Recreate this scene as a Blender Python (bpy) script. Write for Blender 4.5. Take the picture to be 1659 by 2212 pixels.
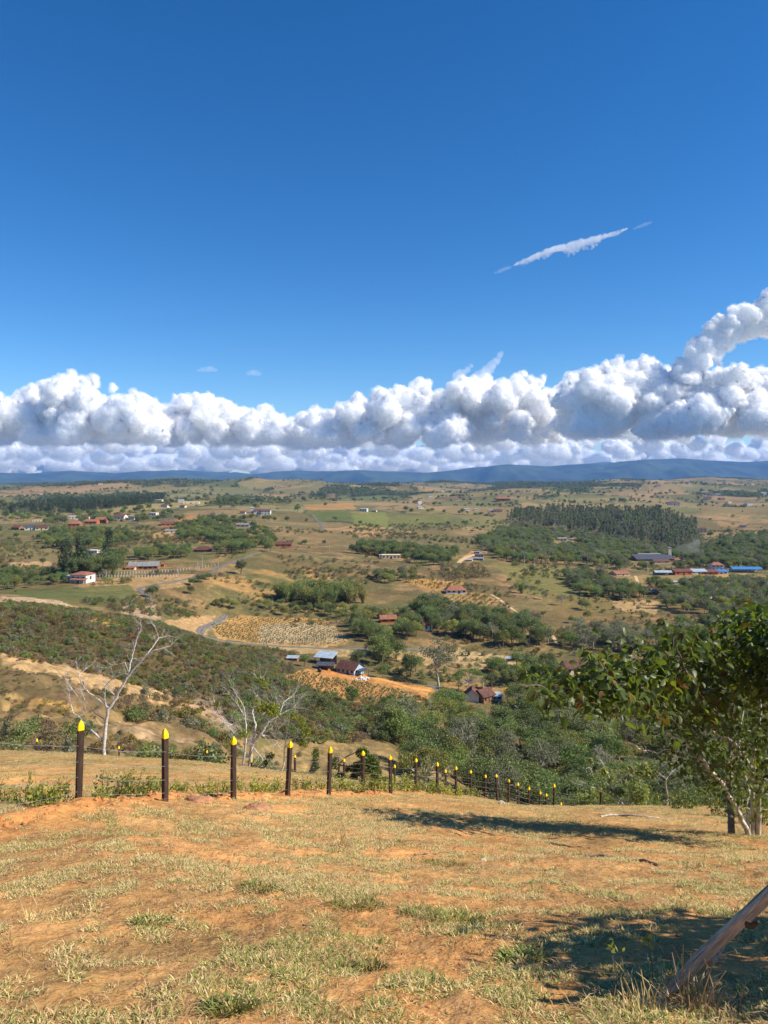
import bpy, math, random
import numpy as np
from mathutils import Vector, Matrix

# ------------------------------------------------------------------ camera, world, sun, exposure
sc = bpy.context.scene
for _o in list(bpy.data.objects):
    bpy.data.objects.remove(_o)
EYE, F, H0, CX = 1.6, 1662.0, 1015.0, 829.5      # eye height, focal length / horizon / centre in a 1659 x 2212 frame
cd = bpy.data.cameras.new('camera')
cam = bpy.data.objects.new('camera', cd)
sc.collection.objects.link(cam)
cam.location = (0, 0, EYE)
cam.rotation_euler = (math.pi / 2, 0, 0)
cd.sensor_fit = 'HORIZONTAL'
cd.sensor_width = 36
cd.lens = 36 * F / 1659
cd.shift_y = -(1106 - H0) / 1659
cd.clip_start = 0.05
cd.clip_end = 400000
sc.camera = cam

SUN = Vector((0.745, -0.14, 0.65)).normalized()
world = bpy.data.worlds.new('World')
sc.world = world
world.use_nodes = True
_n, _l = world.node_tree.nodes, world.node_tree.links
sky = _n.new('ShaderNodeTexSky')
sky.sky_type = 'NISHITA'
sky.sun_disc = False
sky.sun_elevation = math.asin(SUN.z)
sky.sun_rotation = math.atan2(SUN.x, SUN.y)
sky.altitude = 1500
sky.air_density = 1.0
sky.dust_density = 0.0
sky.ozone_density = 3.0
_hs = _n.new('ShaderNodeHueSaturation')
_hs.inputs['Saturation'].default_value = 1.32
_tn = _n.new('ShaderNodeMix')
_tn.data_type = 'RGBA'
_tn.blend_type = 'MULTIPLY'
_tn.inputs['Factor'].default_value = 1.0
_tn.inputs[7].default_value = (0.86, 1.0, 1.12, 1)
_l.new(sky.outputs[0], _hs.inputs['Color'])
_l.new(_hs.outputs[0], _tn.inputs[6])
_l.new(_tn.outputs[2], _n['Background'].inputs[0])
_n['Background'].inputs[1].default_value = 0.09

sun_data = bpy.data.lights.new('sun', 'SUN')
sun_data.energy = 5.0
sun_data.angle = math.radians(0.5)
sun_data.color = (1.0, 0.93, 0.82)
sun = bpy.data.objects.new('sun', sun_data)
sun.rotation_euler = SUN.to_track_quat('Z', 'Y').to_euler()
sun.location = (60, -20, 90)
sc.collection.objects.link(sun)

sc.view_settings.view_transform = 'Standard'
sc.view_settings.look = 'None'
sc.view_settings.exposure = 0.55
sc.view_settings.gamma = 1.0
sc.view_settings.use_curve_mapping = False
sc.render.engine = 'CYCLES'
sc.cycles.use_denoising = True
sc.cycles.max_bounces = 20
sc.cycles.diffuse_bounces = 3
sc.cycles.volume_bounces = 16
sc.cycles.transmission_bounces = 4
sc.cycles.transparent_max_bounces = 8

# ------------------------------------------------------------------ helpers
def at(x, y, Y):
    return Vector(((x - CX) / F * Y, Y, EYE - (y - H0) / F * Y))

def lin(c):
    c = c / 255.0
    return c / 12.92 if c <= 0.04045 else ((c + 0.055) / 1.055) ** 2.4

def rgb(r, g, b):
    return (lin(r), lin(g), lin(b))

def sstep(a, b, x):
    t = np.clip((x - a) / (b - a), 0, 1)
    return t * t * (3 - 2 * t)

def _hash(ix, iy, seed):
    h = (ix.astype(np.int64) * 374761393 + iy.astype(np.int64) * 668265263 + seed * 974711) & 0xFFFFFFFF
    h = ((h ^ (h >> 13)) * 1274126177) & 0xFFFFFFFF
    h = ((h ^ (h >> 16)) * 2246822519) & 0xFFFFFFFF
    return ((h ^ (h >> 15)) & 0xFFFFFF) / float(0xFFFFFF)

def vnoise(x, y, seed=0):
    x = np.asarray(x, float); y = np.asarray(y, float)
    ix, iy = np.floor(x), np.floor(y)
    fx, fy = x - ix, y - iy
    fx = fx * fx * fx * (fx * (fx * 6 - 15) + 10); fy = fy * fy * fy * (fy * (fy * 6 - 15) + 10)
    ix, iy = ix.astype(np.int64), iy.astype(np.int64)
    a = _hash(ix, iy, seed); b = _hash(ix + 1, iy, seed); c = _hash(ix, iy + 1, seed); d = _hash(ix + 1, iy + 1, seed)
    return (a * (1 - fx) + b * fx) * (1 - fy) + (c * (1 - fx) + d * fx) * fy

def fbm(x, y, octv=4, seed=0, gain=0.5):
    s = 0.0; a = 1.0; tot = 0.0
    x = np.asarray(x, float); y = np.asarray(y, float)
    for k in range(octv):
        s = s + a * (vnoise(x, y, seed + k * 17) - 0.5); tot += a
        x, y = x * 1.93 + y * 0.31 + 5.3, y * 1.93 - x * 0.31 + 2.1
        a *= gain
    return s / tot * 2

def inpoly(x, y, poly):
    p = np.asarray(poly, float)
    x = np.asarray(x); y = np.asarray(y)
    res = np.zeros(x.shape, bool)
    sel = (x >= p[:, 0].min()) & (x <= p[:, 0].max()) & (y >= p[:, 1].min()) & (y <= p[:, 1].max())
    if not sel.any():
        return res
    xs, ys = x[sel], y[sel]
    r = np.zeros(xs.shape, bool)
    j = len(p) - 1
    for i in range(len(p)):
        xi, yi, xj, yj = p[i, 0], p[i, 1], p[j, 0], p[j, 1]
        if yi != yj:
            r ^= ((yi > ys) != (yj > ys)) & (xs < (xj - xi) * (ys - yi) / (yj - yi) + xi)
        j = i
    res[sel] = r
    return res

class MB:
    """collects vertices, faces (tri / quad) and a material slot per face"""
    def __init__(self):
        self.v = []; self.f3 = []; self.f4 = []; self.n = 0
    def add(self, V, faces, m=0):
        V = np.asarray(V, float).reshape(-1, 3)
        f = np.asarray(faces, int)
        if f.size:
            f = f + self.n
            (self.f3 if f.shape[1] == 3 else self.f4).append((f, m))
        self.v.append(V); self.n += len(V)
    def mesh(self, name, mats, smooth=False):
        V = np.concatenate(self.v) if self.v else np.zeros((0, 3))
        me = bpy.data.meshes.new(name)
        n3 = sum(len(f) for f, m in self.f3); n4 = sum(len(f) for f, m in self.f4)
        me.vertices.add(len(V)); me.vertices.foreach_set('co', V.astype(np.float32).ravel())
        lp = np.concatenate([f.ravel() for f, m in self.f3] + [f.ravel() for f, m in self.f4]) if n3 + n4 else np.zeros(0, int)
        me.loops.add(len(lp)); me.loops.foreach_set('vertex_index', lp.astype(np.int32))
        me.polygons.add(n3 + n4)
        ls = np.concatenate([np.arange(n3) * 3, n3 * 3 + np.arange(n4) * 4]).astype(np.int32)
        me.polygons.foreach_set('loop_start', ls)
        mi = np.concatenate([np.full(len(f), m) for f, m in self.f3] + [np.full(len(f), m) for f, m in self.f4]) if n3 + n4 else np.zeros(0)
        for m in mats:
            me.materials.append(m)
        me.polygons.foreach_set('material_index', mi.astype(np.int32))
        me.polygons.foreach_set('use_smooth', np.full(n3 + n4, smooth))
        me.update(calc_edges=True)
        me.validate()
        return me
    def obj(self, name, mats, parent=None, smooth=False):
        return link(name, self.mesh(name, mats if isinstance(mats, (list, tuple)) else [mats], smooth), parent)

def link(name, data, parent=None):
    o = bpy.data.objects.new(name, data)
    sc.collection.objects.link(o)
    if parent is not None:
        o.parent = parent
    return o

def tag(o, label=None, cat=None, group=None, kind=None):
    if label: o['label'] = label
    if cat: o['category'] = cat
    if group: o['group'] = group
    if kind: o['kind'] = kind
    return o

def empty(name, loc, label=None, cat=None, group=None, rz=0.0):
    o = link(name, None)
    o.location = loc
    o.rotation_euler = (0, 0, rz)
    return tag(o, label, cat, group)

def tube(mb, pts, rad, sides=6, m=0, cap=True):
    P = [Vector(p) for p in pts]
    n = len(P)
    rad = [rad] * n if not hasattr(rad, '__len__') else rad
    up = None; V = []
    for i in range(n):
        d = (P[min(i + 1, n - 1)] - P[max(i - 1, 0)])
        d = d.normalized() if d.length > 1e-9 else Vector((0, 0, 1))
        if up is None:
            up = d.orthogonal().normalized()
        else:
            up = (up - d * up.dot(d))
            up = up.normalized() if up.length > 1e-6 else d.orthogonal().normalized()
        q = d.cross(up)
        for k in range(sides):
            a = 2 * math.pi * k / sides
            V.append(P[i] + (up * math.cos(a) + q * math.sin(a)) * rad[i])
    fs = []
    for i in range(n - 1):
        for k in range(sides):
            k2 = (k + 1) % sides
            fs.append((i * sides + k, i * sides + k2, (i + 1) * sides + k2, (i + 1) * sides + k))
    mb.add([tuple(v) for v in V], fs, m)
    if cap:
        b = mb.n - len(V)
        for i0 in (0, (n - 1) * sides):
            c = P[0] if i0 == 0 else P[-1]
            mb.add([tuple(c)] + [tuple(V[i0 + k]) for k in range(sides)], [(0, 1 + k, 1 + (k + 1) % sides) if i0 else (0, 1 + (k + 1) % sides, 1 + k) for k in range(sides)], m)

BOXF = [(0, 3, 2, 1), (4, 5, 6, 7), (0, 1, 5, 4), (1, 2, 6, 5), (2, 3, 7, 6), (3, 0, 4, 7)]
def box(mb, x0, x1, y0, y1, z0, z1, m=0):
    mb.add([(x0, y0, z0), (x1, y0, z0), (x1, y1, z0), (x0, y1, z0), (x0, y0, z1), (x1, y0, z1), (x1, y1, z1), (x0, y1, z1)], BOXF, m)

# ------------------------------------------------------------------ materials
def newmat(name):
    m = bpy.data.materials.new(name)
    m.use_nodes = True
    nt = m.node_tree
    bs = nt.nodes['Principled BSDF']
    return m, nt, bs

def N(nt, t, **kw):
    n = nt.nodes.new(t)
    for k, v in kw.items():
        setattr(n, k, v)
    return n

def mixc(nt, fac, a, b, blend='MIX'):
    n = nt.nodes.new('ShaderNodeMix')
    n.data_type = 'RGBA'; n.blend_type = blend
    for sock, val in ((0, fac), (6, a), (7, b)):
        if hasattr(val, 'is_output'):
            nt.links.new(val, n.inputs[sock])
        elif sock == 0:
            n.inputs[0].default_value = val
        else:
            n.inputs[sock].default_value = tuple(val) + (1,) if len(val) == 3 else val
    return n.outputs[2]

def noise_fac(nt, scale, detail=4, lo=0.35, hi=0.65, coord='Object', stretch=None, rough=0.55):
    tc = nt.nodes.new('ShaderNodeTexCoord')
    src = tc.outputs[coord]
    if stretch:
        mp = nt.nodes.new('ShaderNodeMapping'); mp.inputs['Scale'].default_value = stretch
        nt.links.new(src, mp.inputs[0]); src = mp.outputs[0]
    nz = nt.nodes.new('ShaderNodeTexNoise')
    nz.inputs['Scale'].default_value = scale; nz.inputs['Detail'].default_value = detail; nz.inputs['Roughness'].default_value = rough
    nt.links.new(src, nz.inputs['Vector'])
    mr = nt.nodes.new('ShaderNodeMapRange'); mr.inputs[1].default_value = lo; mr.inputs[2].default_value = hi
    nt.links.new(nz.outputs[0], mr.inputs[0])
    return mr.outputs[0], nz.outputs[0]

def plain(name, c1, c2=None, scale=3.0, rough=0.8, spec=0.2, bump=0.0, stretch=None, metal=0.0, bscale=None):
    m, nt, bs = newmat(name)
    c2 = c2 or tuple(v * 0.7 for v in c1)
    f, raw = noise_fac(nt, scale, 5, 0.3, 0.7, stretch=stretch)
    nt.links.new(mixc(nt, f, c2, c1), bs.inputs['Base Color'])
    bs.inputs['Roughness'].default_value = rough
    bs.inputs['Specular IOR Level'].default_value = spec
    bs.inputs['Metallic'].default_value = metal
    if bump:
        f2, raw2 = noise_fac(nt, bscale or scale * 3, 5, stretch=stretch)
        b = nt.nodes.new('ShaderNodeBump'); b.inputs['Strength'].default_value = bump; b.inputs['Distance'].default_value = 0.02
        nt.links.new(raw2, b.inputs['Height']); nt.links.new(b.outputs[0], bs.inputs['Normal'])
    return m

def leafmat(name, c_dark, c_light, trans=0.3, gloss=0.25, rough=0.5, objvar=0.35, tint=None):
    """colour differs from leaf to leaf and from plant to plant; light passes through the blade"""
    m, nt, bs = newmat(name)
    g = nt.nodes.new('ShaderNodeNewGeometry')
    oi = nt.nodes.new('ShaderNodeObjectInfo')
    c = mixc(nt, g.outputs['Random Per Island'], c_dark, c_light)
    mr = nt.nodes.new('ShaderNodeMapRange'); mr.inputs[3].default_value = 1 - objvar; mr.inputs[4].default_value = 1 + objvar
    nt.links.new(oi.outputs['Random'], mr.inputs[0])
    hs = nt.nodes.new('ShaderNodeHueSaturation')
    nt.links.new(c, hs.inputs['Color']); nt.links.new(mr.outputs[0], hs.inputs['Value'])
    mr2 = nt.nodes.new('ShaderNodeMapRange'); mr2.inputs[3].default_value = 0.475; mr2.inputs[4].default_value = 0.515
    mul = nt.nodes.new('ShaderNodeMath'); mul.operation = 'FRACT'
    m7 = nt.nodes.new('ShaderNodeMath'); m7.operation = 'MULTIPLY'; m7.inputs[1].default_value = 7.31
    nt.links.new(oi.outputs['Random'], m7.inputs[0]); nt.links.new(m7.outputs[0], mul.inputs[0]); nt.links.new(mul.outputs[0], mr2.inputs[0])
    nt.links.new(mr2.outputs[0], hs.inputs['Hue'])
    col = hs.outputs[0]
    nt.links.new(col, bs.inputs['Base Color'])
    bs.inputs['Roughness'].default_value = rough
    bs.inputs['Specular IOR Level'].default_value = gloss
    tr = nt.nodes.new('ShaderNodeBsdfTranslucent')
    tc = mixc(nt, 1.0, col, tint or (1.5, 1.6, 0.7), 'MULTIPLY')
    nt.links.new(tc, tr.inputs[0])
    ms = nt.nodes.new('ShaderNodeMixShader'); ms.inputs[0].default_value = trans
    nt.links.new(bs.outputs[0], ms.inputs[1]); nt.links.new(tr.outputs[0], ms.inputs[2])
    nt.links.new(ms.outputs[0], nt.nodes['Material Output'].inputs['Surface'])
    return m
CLOUDS, HAZE, HAZE_D = True, True, 4.2e-5
# ------------------------------------------------------------------ terrain: heights through measured points, then relief
# near hillside: (x, y of the ground in the frame, distance)
GP = [(0, 2230, 3.4), (400, 2225, 3.4), (830, 2220, 3.4), (1250, 2220, 3.4), (1659, 2220, 3.4),
      (0, 2010, 5.2), (830, 2005, 5.2), (1659, 2005, 5.2), (0, 1860, 7.6), (830, 1880, 8), (1659, 1900, 8),
      (0, 1748, 11), (170, 1742, 11.2), (357, 1725, 13.9), (504, 1728, 15.2), (621, 1720, 17.5), (710, 1715, 20.2),
      (784, 1711, 23), (844, 1712, 26), (830, 1800, 12), (1250, 1830, 12), (1659, 1850, 12), (1100, 1760, 20), (1400, 1790, 18), (1659, 1812, 17),
      (900, 1717, 26), (1000, 1724, 30), (1048, 1729, 37), (1100, 1740, 34), (1200, 1750, 36), (1300, 1759, 37), (1450, 1768, 38), (1659, 1778, 38),
      (0, 1690, 19), (300, 1690, 20), (0, 1645, 29), (0, 1622, 38), (130, 1630, 40), (258, 1650, 41), (447, 1662, 41), (540, 1675, 40), (638, 1690, 39), (744, 1702, 38),
      (0, 1640, 50), (258, 1690, 52), (540, 1740, 55), (830, 1850, 55), (1200, 1890, 55), (1659, 1920, 55),
      # valley floor and the opposite slopes
      (0, 1592, 70), (150, 1575, 75), (300, 1610, 80), (450, 1640, 85), (640, 1700, 95), (830, 1760, 95), (1200, 1830, 95), (1659, 1850, 100),
      (0, 1500, 95), (150, 1500, 100), (300, 1560, 105), (440, 1585, 110), (600, 1655, 120), (760, 1655, 125), (860, 1680, 130), (1200, 1770, 150), (1659, 1780, 150),
      (0, 1420, 128), (150, 1447, 131), (300, 1487, 136), (450, 1533, 142), (620, 1590, 150), (760, 1612, 152), (860, 1615, 165),
      (0, 1436, 150), (200, 1475, 155), (400, 1535, 165), (620, 1560, 180), (830, 1560, 195), (1000, 1640, 190), (1300, 1660, 195), (1659, 1670, 200),
      (0, 1310, 225), (180, 1330, 225), (350, 1365, 222), (480, 1420, 225), (600, 1470, 235), (700, 1510, 240), (860, 1515, 245), (1050, 1520, 262), (1300, 1530, 262), (1659, 1540, 265),
      (0, 1308, 262), (200, 1335, 262), (350, 1360, 262), (760, 1452, 290), (930, 1470, 292), (1200, 1455, 300), (1659, 1450, 310),
      (80, 1300, 290), (300, 1320, 300), (450, 1375, 320), (600, 1395, 335), (860, 1402, 335), (1000, 1405, 345), (1250, 1400, 350), (1659, 1390, 360),
      (600, 1336, 395), (750, 1380, 350), (480, 1330, 390), (920, 1355, 385), (1140, 1347, 400), (1400, 1330, 430), (1659, 1310, 450),
      (0, 1268, 400), (180, 1255, 410), (310, 1285, 370), (450, 1260, 420), (700, 1302, 440), (985, 1280, 480), (1300, 1300, 480),
      (310, 1228, 470), (430, 1235, 470), (560, 1195, 560), (600, 1178, 690), (850, 1205, 640), (1030, 1207, 640), (1230, 1215, 700), (1500, 1240, 640), (1659, 1240, 640),
      (100, 1165, 700), (350, 1160, 720), (1420, 1203, 830), (1659, 1190, 850), (0, 1130, 950), (200, 1132, 900), (570, 1112, 1050), (720, 1140, 900), (850, 1110, 1120),
      (1000, 1150, 950), (1200, 1160, 1000), (1450, 1165, 1050), (1300, 1103, 1500), (1100, 1105, 1450), (1520, 1108, 1500), (1659, 1110, 1500),
      (0, 1090, 1500), (200, 1092, 1500), (350, 1078, 1700), (700, 1085, 1700), (920, 1088, 1700), (1450, 1088, 1900), (1540, 1078, 2200), (1659, 1070, 2300),
      (0, 1062, 2600), (300, 1055, 2600), (600, 1063, 2500), (900, 1066, 2600), (1200, 1060, 2800),
      (0, 1045, 4200), (130, 1043, 4300), (300, 1033, 4500), (450, 1037, 4600), (620, 1038, 4300), (800, 1044, 4800), (1000, 1045, 5000), (1200, 1042, 5000), (1400, 1037, 4600), (1580, 1030, 4300), (1659, 1030, 4300),
      (0, 1041, 7500), (400, 1040, 7500), (830, 1043, 7500), (1250, 1042, 7500), (1659, 1038, 7500),
      (0, 1040, 12000), (830, 1041, 12000), (1659, 1040, 12000)]
_g = np.array(GP, float)
_gu = (_g[:, 0] - CX) / F
_gs = (_g[:, 1] - H0) / F - EYE / _g[:, 2]          # slope seen from the photographer's feet: z = -s * Y
_gc = np.stack([_gu * 2.0, np.log(_g[:, 2])], 1)
def _U(r2):
    return 0.5 * r2 * np.log(np.maximum(r2, 1e-12))
_n_ = len(_gc)
_A = np.zeros((_n_ + 3, _n_ + 3))
_d2 = ((_gc[:, None, :] - _gc[None, :, :]) ** 2).sum(-1)
_A[:_n_, :_n_] = _U(_d2) + np.eye(_n_) * 2e-4
_A[:_n_, _n_:] = np.c_[np.ones(_n_), _gc]
_A[_n_:, :_n_] = _A[:_n_, _n_:].T
_W = np.linalg.solve(_A, np.r_[_gs, 0, 0, 0])

def slope_s(u, L):
    shp = np.shape(u)
    a = np.ravel(u) * 2.0; b = np.ravel(L)
    out = np.empty(a.shape)
    for i in range(0, len(a), 60000):
        aa, bb = a[i:i + 60000], b[i:i + 60000]
        r2 = (aa[:, None] - _gc[None, :, 0]) ** 2 + (bb[:, None] - _gc[None, :, 1]) ** 2
        out[i:i + 60000] = _U(r2) @ _W[:_n_] + _W[_n_] + _W[_n_ + 1] * aa + _W[_n_ + 2] * bb
    return out.reshape(shp)

# fence line along which the soil was dug up (x in frame, distance)
NEAR_FENCE = [(170, 11.2), (357, 13.85), (504, 15.6), (621, 17.9), (710, 20.4), (784, 23), (844, 26), (898, 29), (945, 32), (985, 35), (1017, 38), (1048, 41), (1074, 44)]
NF = np.array([((x - CX) / F * Y, Y) for x, Y in NEAR_FENCE])
NF = np.vstack([NF[0] + (NF[0] - NF[1]) * 2.2, NF])
def seg_dist(X, Y, P):
    d = np.full(np.shape(X), 1e9)
    for a, b in zip(P[:-1], P[1:]):
        ab = b - a; L2 = ab @ ab
        t = np.clip(((X - a[0]) * ab[0] + (Y - a[1]) * ab[1]) / L2, 0, 1)
        d = np.minimum(d, np.hypot(X - a[0] - t * ab[0], Y - a[1] - t * ab[1]))
    return d

def gz(X, Y, fine=True):
    X = np.asarray(X, float); Y = np.asarray(Y, float)
    Yc = np.maximum(Y, 2.5)
    u = np.clip(X / Yc, -0.8, 0.8)
    z = -slope_s(u, np.log(Yc)) * np.where(Y > 2.5, Y, 2.5 + (Y - 2.5) * 0.9)
    near = 1 - sstep(45, 90, Y)
    z = z + fbm(X / 2.6, Y / 2.6, 3, 5) * 0.10 * near
    if fine:
        nn = 1 - sstep(22, 40, Y)
        m = Y < 42
        if np.any(m):
            zz = np.zeros(z.shape)
            zz[m] = fbm(X[m] / 0.55, Y[m] / 0.55, 4, 9, 0.55) * 0.045 + fbm(X[m] / 0.13, Y[m] / 0.13, 2, 31) * 0.010
            d = seg_dist(X[m] - 0.12, Y[m] + 0.1, NF)
            zz[m] += np.exp(-(d / 0.42) ** 2) * (0.075 + 0.10 * fbm(X[m] / 0.3, Y[m] / 0.3, 3, 77))
            z = z + zz * nn
    z = z + fbm(X / 34, Y / 34, 4, 21) * 2.0 * sstep(70, 130, Y) * (1 - 0.5 * sstep(240, 300, Y))
    lw = sstep(58, 75, Y) * (1 - sstep(150, 175, Y)) * (1 - sstep(-14, 5, X))
    z = z + (np.abs(fbm(X / 13, Y / 13, 4, 61)) - 0.2) * 2.2 * lw - np.abs(fbm(X / 3.2, Y / 5.6, 3, 67)) * 1.5 * lw
    z = z + fbm(X / 170, Y / 170, 4, 41) * 10.0 * sstep(420, 1200, Y)
    z = z + fbm(X / 620 + 3.1, Y / 800, 4, 51) * 48.0 * sstep(900, 3400, Y) * (1 - 0.6 * sstep(4500, 6500, Y)) - 24.0 * sstep(2600, 4500, Y) - 14.0 * sstep(4600, 6500, Y)
    return z

_HY = np.exp(np.linspace(math.log(2.6), math.log(9500), 2600))
def hit(x, y):
    """world point of the ground seen at frame position (x, y)"""
    u = (x - CX) / F; t = (y - H0) / F
    Z = gz(u * _HY, _HY)
    k = np.nonzero(Z >= EYE - t * _HY)[0]
    i = int(k[0]) if len(k) else len(_HY) - 1
    Y = _HY[i]
    if i > 0:
        a = Z[i - 1] - (EYE - t * _HY[i - 1]); b = Z[i] - (EYE - t * _HY[i])
        f = a / (a - b) if a != b else 0.5
        Y = _HY[i - 1] + (Y - _HY[i - 1]) * min(max(f, 0), 1)
    return Vector((u * Y, Y, float(gz(np.array([u * Y]), np.array([Y]))[0])))

def ground(X, Y):
    return float(gz(np.array([X]), np.array([Y]))[0])

# grid: fine inside the view, coarse beside and behind it
_ud = np.linspace(-0.56, 0.56, 430)
_ue = 0.56 + (np.linspace(0, 1, 26)[1:] ** 1.5) * 0.6
_cu = np.concatenate([-_ue[::-1], _ud, _ue])
_ry = np.concatenate([np.linspace(-8, 2.4, 16), np.exp(np.linspace(math.log(2.6), math.log(600), 700)), np.exp(np.linspace(math.log(600), math.log(11500), 340))[1:]])
UU, YY = np.meshgrid(_cu, _ry)
_Ye = np.maximum(YY, 2.6)
XX = np.where(np.abs(UU) <= 0.56, UU * _Ye, np.sign(UU) * (0.56 * _Ye + (np.abs(UU) - 0.56) / 0.6 * (0.6 * _Ye + 14)))
ZZ = gz(XX, YY)

# what the ground is made of, point by point
PXd = CX + F * XX / np.maximum(YY, 0.5)
PYd = H0 + F * (EYE - ZZ) / np.maximum(YY, 0.5)
GC = np.zeros(XX.shape + (3,))
def paint(mask, col, a=1.0):
    w = (mask * a)[..., None] if mask.dtype != bool else (mask.astype(float) * a)[..., None]
    GC[...] = GC * (1 - w) + np.array(col) * w
n_a = fbm(XX / 60, YY / 60, 4, 101); n_b = fbm(XX / 14, YY / 14, 4, 103); n_c = fbm(XX / 4, YY / 4, 3, 107)
paint(np.ones(XX.shape), rgb(142, 124, 82))
paint(sstep(-0.05, 0.3, n_a), rgb(122, 118, 70), 0.85)
paint(sstep(0.05, 0.4, -n_a), rgb(132, 106, 72), 0.75)
paint(sstep(0.2, 0.42, n_b) * sstep(60, 100, YY), rgb(190, 150, 104), 0.6)
paint(sstep(0.05, 0.35, -n_b), rgb(100, 96, 60), 0.65)
paint(sstep(0.1, 0.4, n_c), rgb(104, 98, 62), 0.4)
# far fields: irregular plots
def worley(x, y, seed):
    ix, iy = np.floor(x).astype(np.int64), np.floor(y).astype(np.int64)
    f1 = np.full(x.shape, 9.0); f2 = np.full(x.shape, 9.0); idv = np.zeros(x.shape); id2 = np.zeros(x.shape)
    for dx in (-1, 0, 1):
        for dy in (-1, 0, 1):
            jx, jy = ix + dx, iy + dy
            px = jx + _hash(jx, jy, seed); py = jy + _hash(jx, jy, seed + 1)
            d = np.hypot(px - x, py - y)
            h = _hash(jx, jy, seed + 2); h2 = _hash(jx, jy, seed + 3)
            c = d < f1
            f2 = np.where(c, f1, np.minimum(f2, d)); idv = np.where(c, h, idv); id2 = np.where(c, h2, id2); f1 = np.where(c, d, f1)
    return f1, f2, idv, id2
_wx = XX + fbm(XX / 300, YY / 300, 3, 201) * 130; _wy = YY + fbm(XX / 300, YY / 300, 3, 205) * 130
f1, f2, idv, id2 = worley(_wx / 210, _wy / 290, 211)
PAL = np.array([rgb(146, 132, 88), rgb(128, 126, 80), rgb(112, 120, 72), rgb(152, 130, 90), rgb(160, 134, 96), rgb(136, 128, 84), rgb(118, 116, 72), rgb(150, 140, 96), rgb(164, 136, 98), rgb(126, 112, 76)])
wf = sstep(620, 1000, YY)
pc = PAL[np.minimum((idv * len(PAL)).astype(int), len(PAL) - 1)]
GC[...] = GC * (1 - wf[..., None] * 0.9) + pc * wf[..., None] * 0.9
paint(sstep(0.10, 0.3, fbm(XX / 90, YY / 90, 4, 221)) * wf, rgb(104, 106, 66), 0.55)
paint(sstep(0.22, 0.32, fbm(XX / 120, YY / 160, 4, 231)) * wf, rgb(178, 146, 106), 0.6)
FORW = fbm(XX / 420, YY / 520, 5, 241) + 0.10 * fbm(XX / 60, YY / 60, 3, 245)
paint(sstep(0.22, 0.27, FORW) * sstep(900, 1300, YY), rgb(66, 76, 50), 0.85)
paint((f2 - f1 < 0.035) * (id2 > 0.3) * wf, rgb(66, 74, 48), 0.7)
# stretches of ground that stand out, by the outline each has
warp = fbm(XX / 9, YY / 9, 4, 301); warp2 = fbm(XX / 9 + 40, YY / 9, 4, 305)
def patch(poly, col, a=1.0, wob=8.0, nmin=None, nz=None):
    q = np.asarray(poly)
    k = np.clip((PYd - H0) / 400.0, 0.12, 1.0)
    m = inpoly(PXd + warp * wob * 1.6 * k, PYd + warp2 * wob * k, poly) & (YY > 44)
    if nmin is not None:
        m = m * sstep(nmin - 0.12, nmin + 0.12, nz if nz is not None else n_b)
    paint(m, col, a)
SAND = rgb(212, 172, 124); PINK = rgb(200, 166, 140); ORAN = rgb(206, 148, 88); SCRUB = rgb(98, 86, 58)
patch([(0, 1305), (180, 1325), (350, 1352), (470, 1400), (640, 1450), (720, 1500), (700, 1560), (560, 1560), (450, 1528), (300, 1480), (150, 1440), (0, 1412)], SCRUB, 0.85)
patch([(0, 1408), (150, 1437), (300, 1477), (450, 1526), (470, 1542), (380, 1540), (250, 1505), (120, 1462), (0, 1436)], SAND, 0.95, 10)
patch([(0, 1440), (120, 1465), (260, 1510), (240, 1540), (120, 1520), (0, 1490)], rgb(126, 102, 76), 0.9)
patch([(0, 1490), (150, 1525), (280, 1545), (400, 1560), (430, 1600), (330, 1625), (200, 1600), (80, 1590), (0, 1570)], rgb(200, 160, 108), 0.8, 18)
patch([(40, 1500), (160, 1520), (190, 1545), (80, 1540)], rgb(220, 174, 92), 0.9, 16)
patch([(190, 1555), (330, 1570), (440, 1600), (470, 1640), (330, 1650), (230, 1620)], rgb(196, 166, 134), 0.7, 14)
patch([(330, 1470), (440, 1500), (560, 1560), (480, 1556), (360, 1510)], PINK, 0.6, 12)
patch([(590, 1606), (700, 1600), (800, 1612), (870, 1655), (850, 1685), (700, 1676), (560, 1660), (520, 1640)], rgb(172, 144, 96), 0.95, 6)
patch([(0, 1290), (60, 1290), (130, 1298), (180, 1320), (150, 1332), (70, 1312), (0, 1302)], rgb(222, 186, 150), 0.95, 6)
patch([(150, 1308), (200, 1320), (265, 1340), (220, 1345), (170, 1330)], rgb(220, 186, 124), 0.8, 8)
patch([(220, 1328), (262, 1326), (290, 1348), (225, 1352)], rgb(226, 186, 110), 1.0, 5)
patch([(255, 1310), (330, 1305), (352, 1335), (300, 1345), (260, 1330)], rgb(202, 168, 140), 0.9, 8)
patch([(320, 1345), (430, 1330), (470, 1330), (440, 1372), (360, 1360)], rgb(216, 172, 122), 0.85, 6)
patch([(230, 1250), (420, 1240), (420, 1262), (330, 1275), (180, 1278), (170, 1262)], rgb(196, 158, 108), 0.85, 5)
patch([(20, 1278), (280, 1262), (300, 1285), (250, 1296), (60, 1292)], rgb(106, 116, 62), 0.8, 5)
patch([(440, 1250), (560, 1225), (680, 1230), (720, 1262), (640, 1290), (480, 1310), (440, 1290)], rgb(190, 146, 92), 0.7, 12, 0.0)
patch([(450, 1345), (520, 1330), (640, 1335), (700, 1338), (745, 1370), (752, 1390), (700, 1398), (560, 1394), (470, 1378)], rgb(204, 158, 98), 1.0, 3)
patch([(560, 1352), (640, 1345), (720, 1352), (750, 1385), (690, 1394), (560, 1390)], rgb(212, 184, 146), 0.9, 6)
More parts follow.
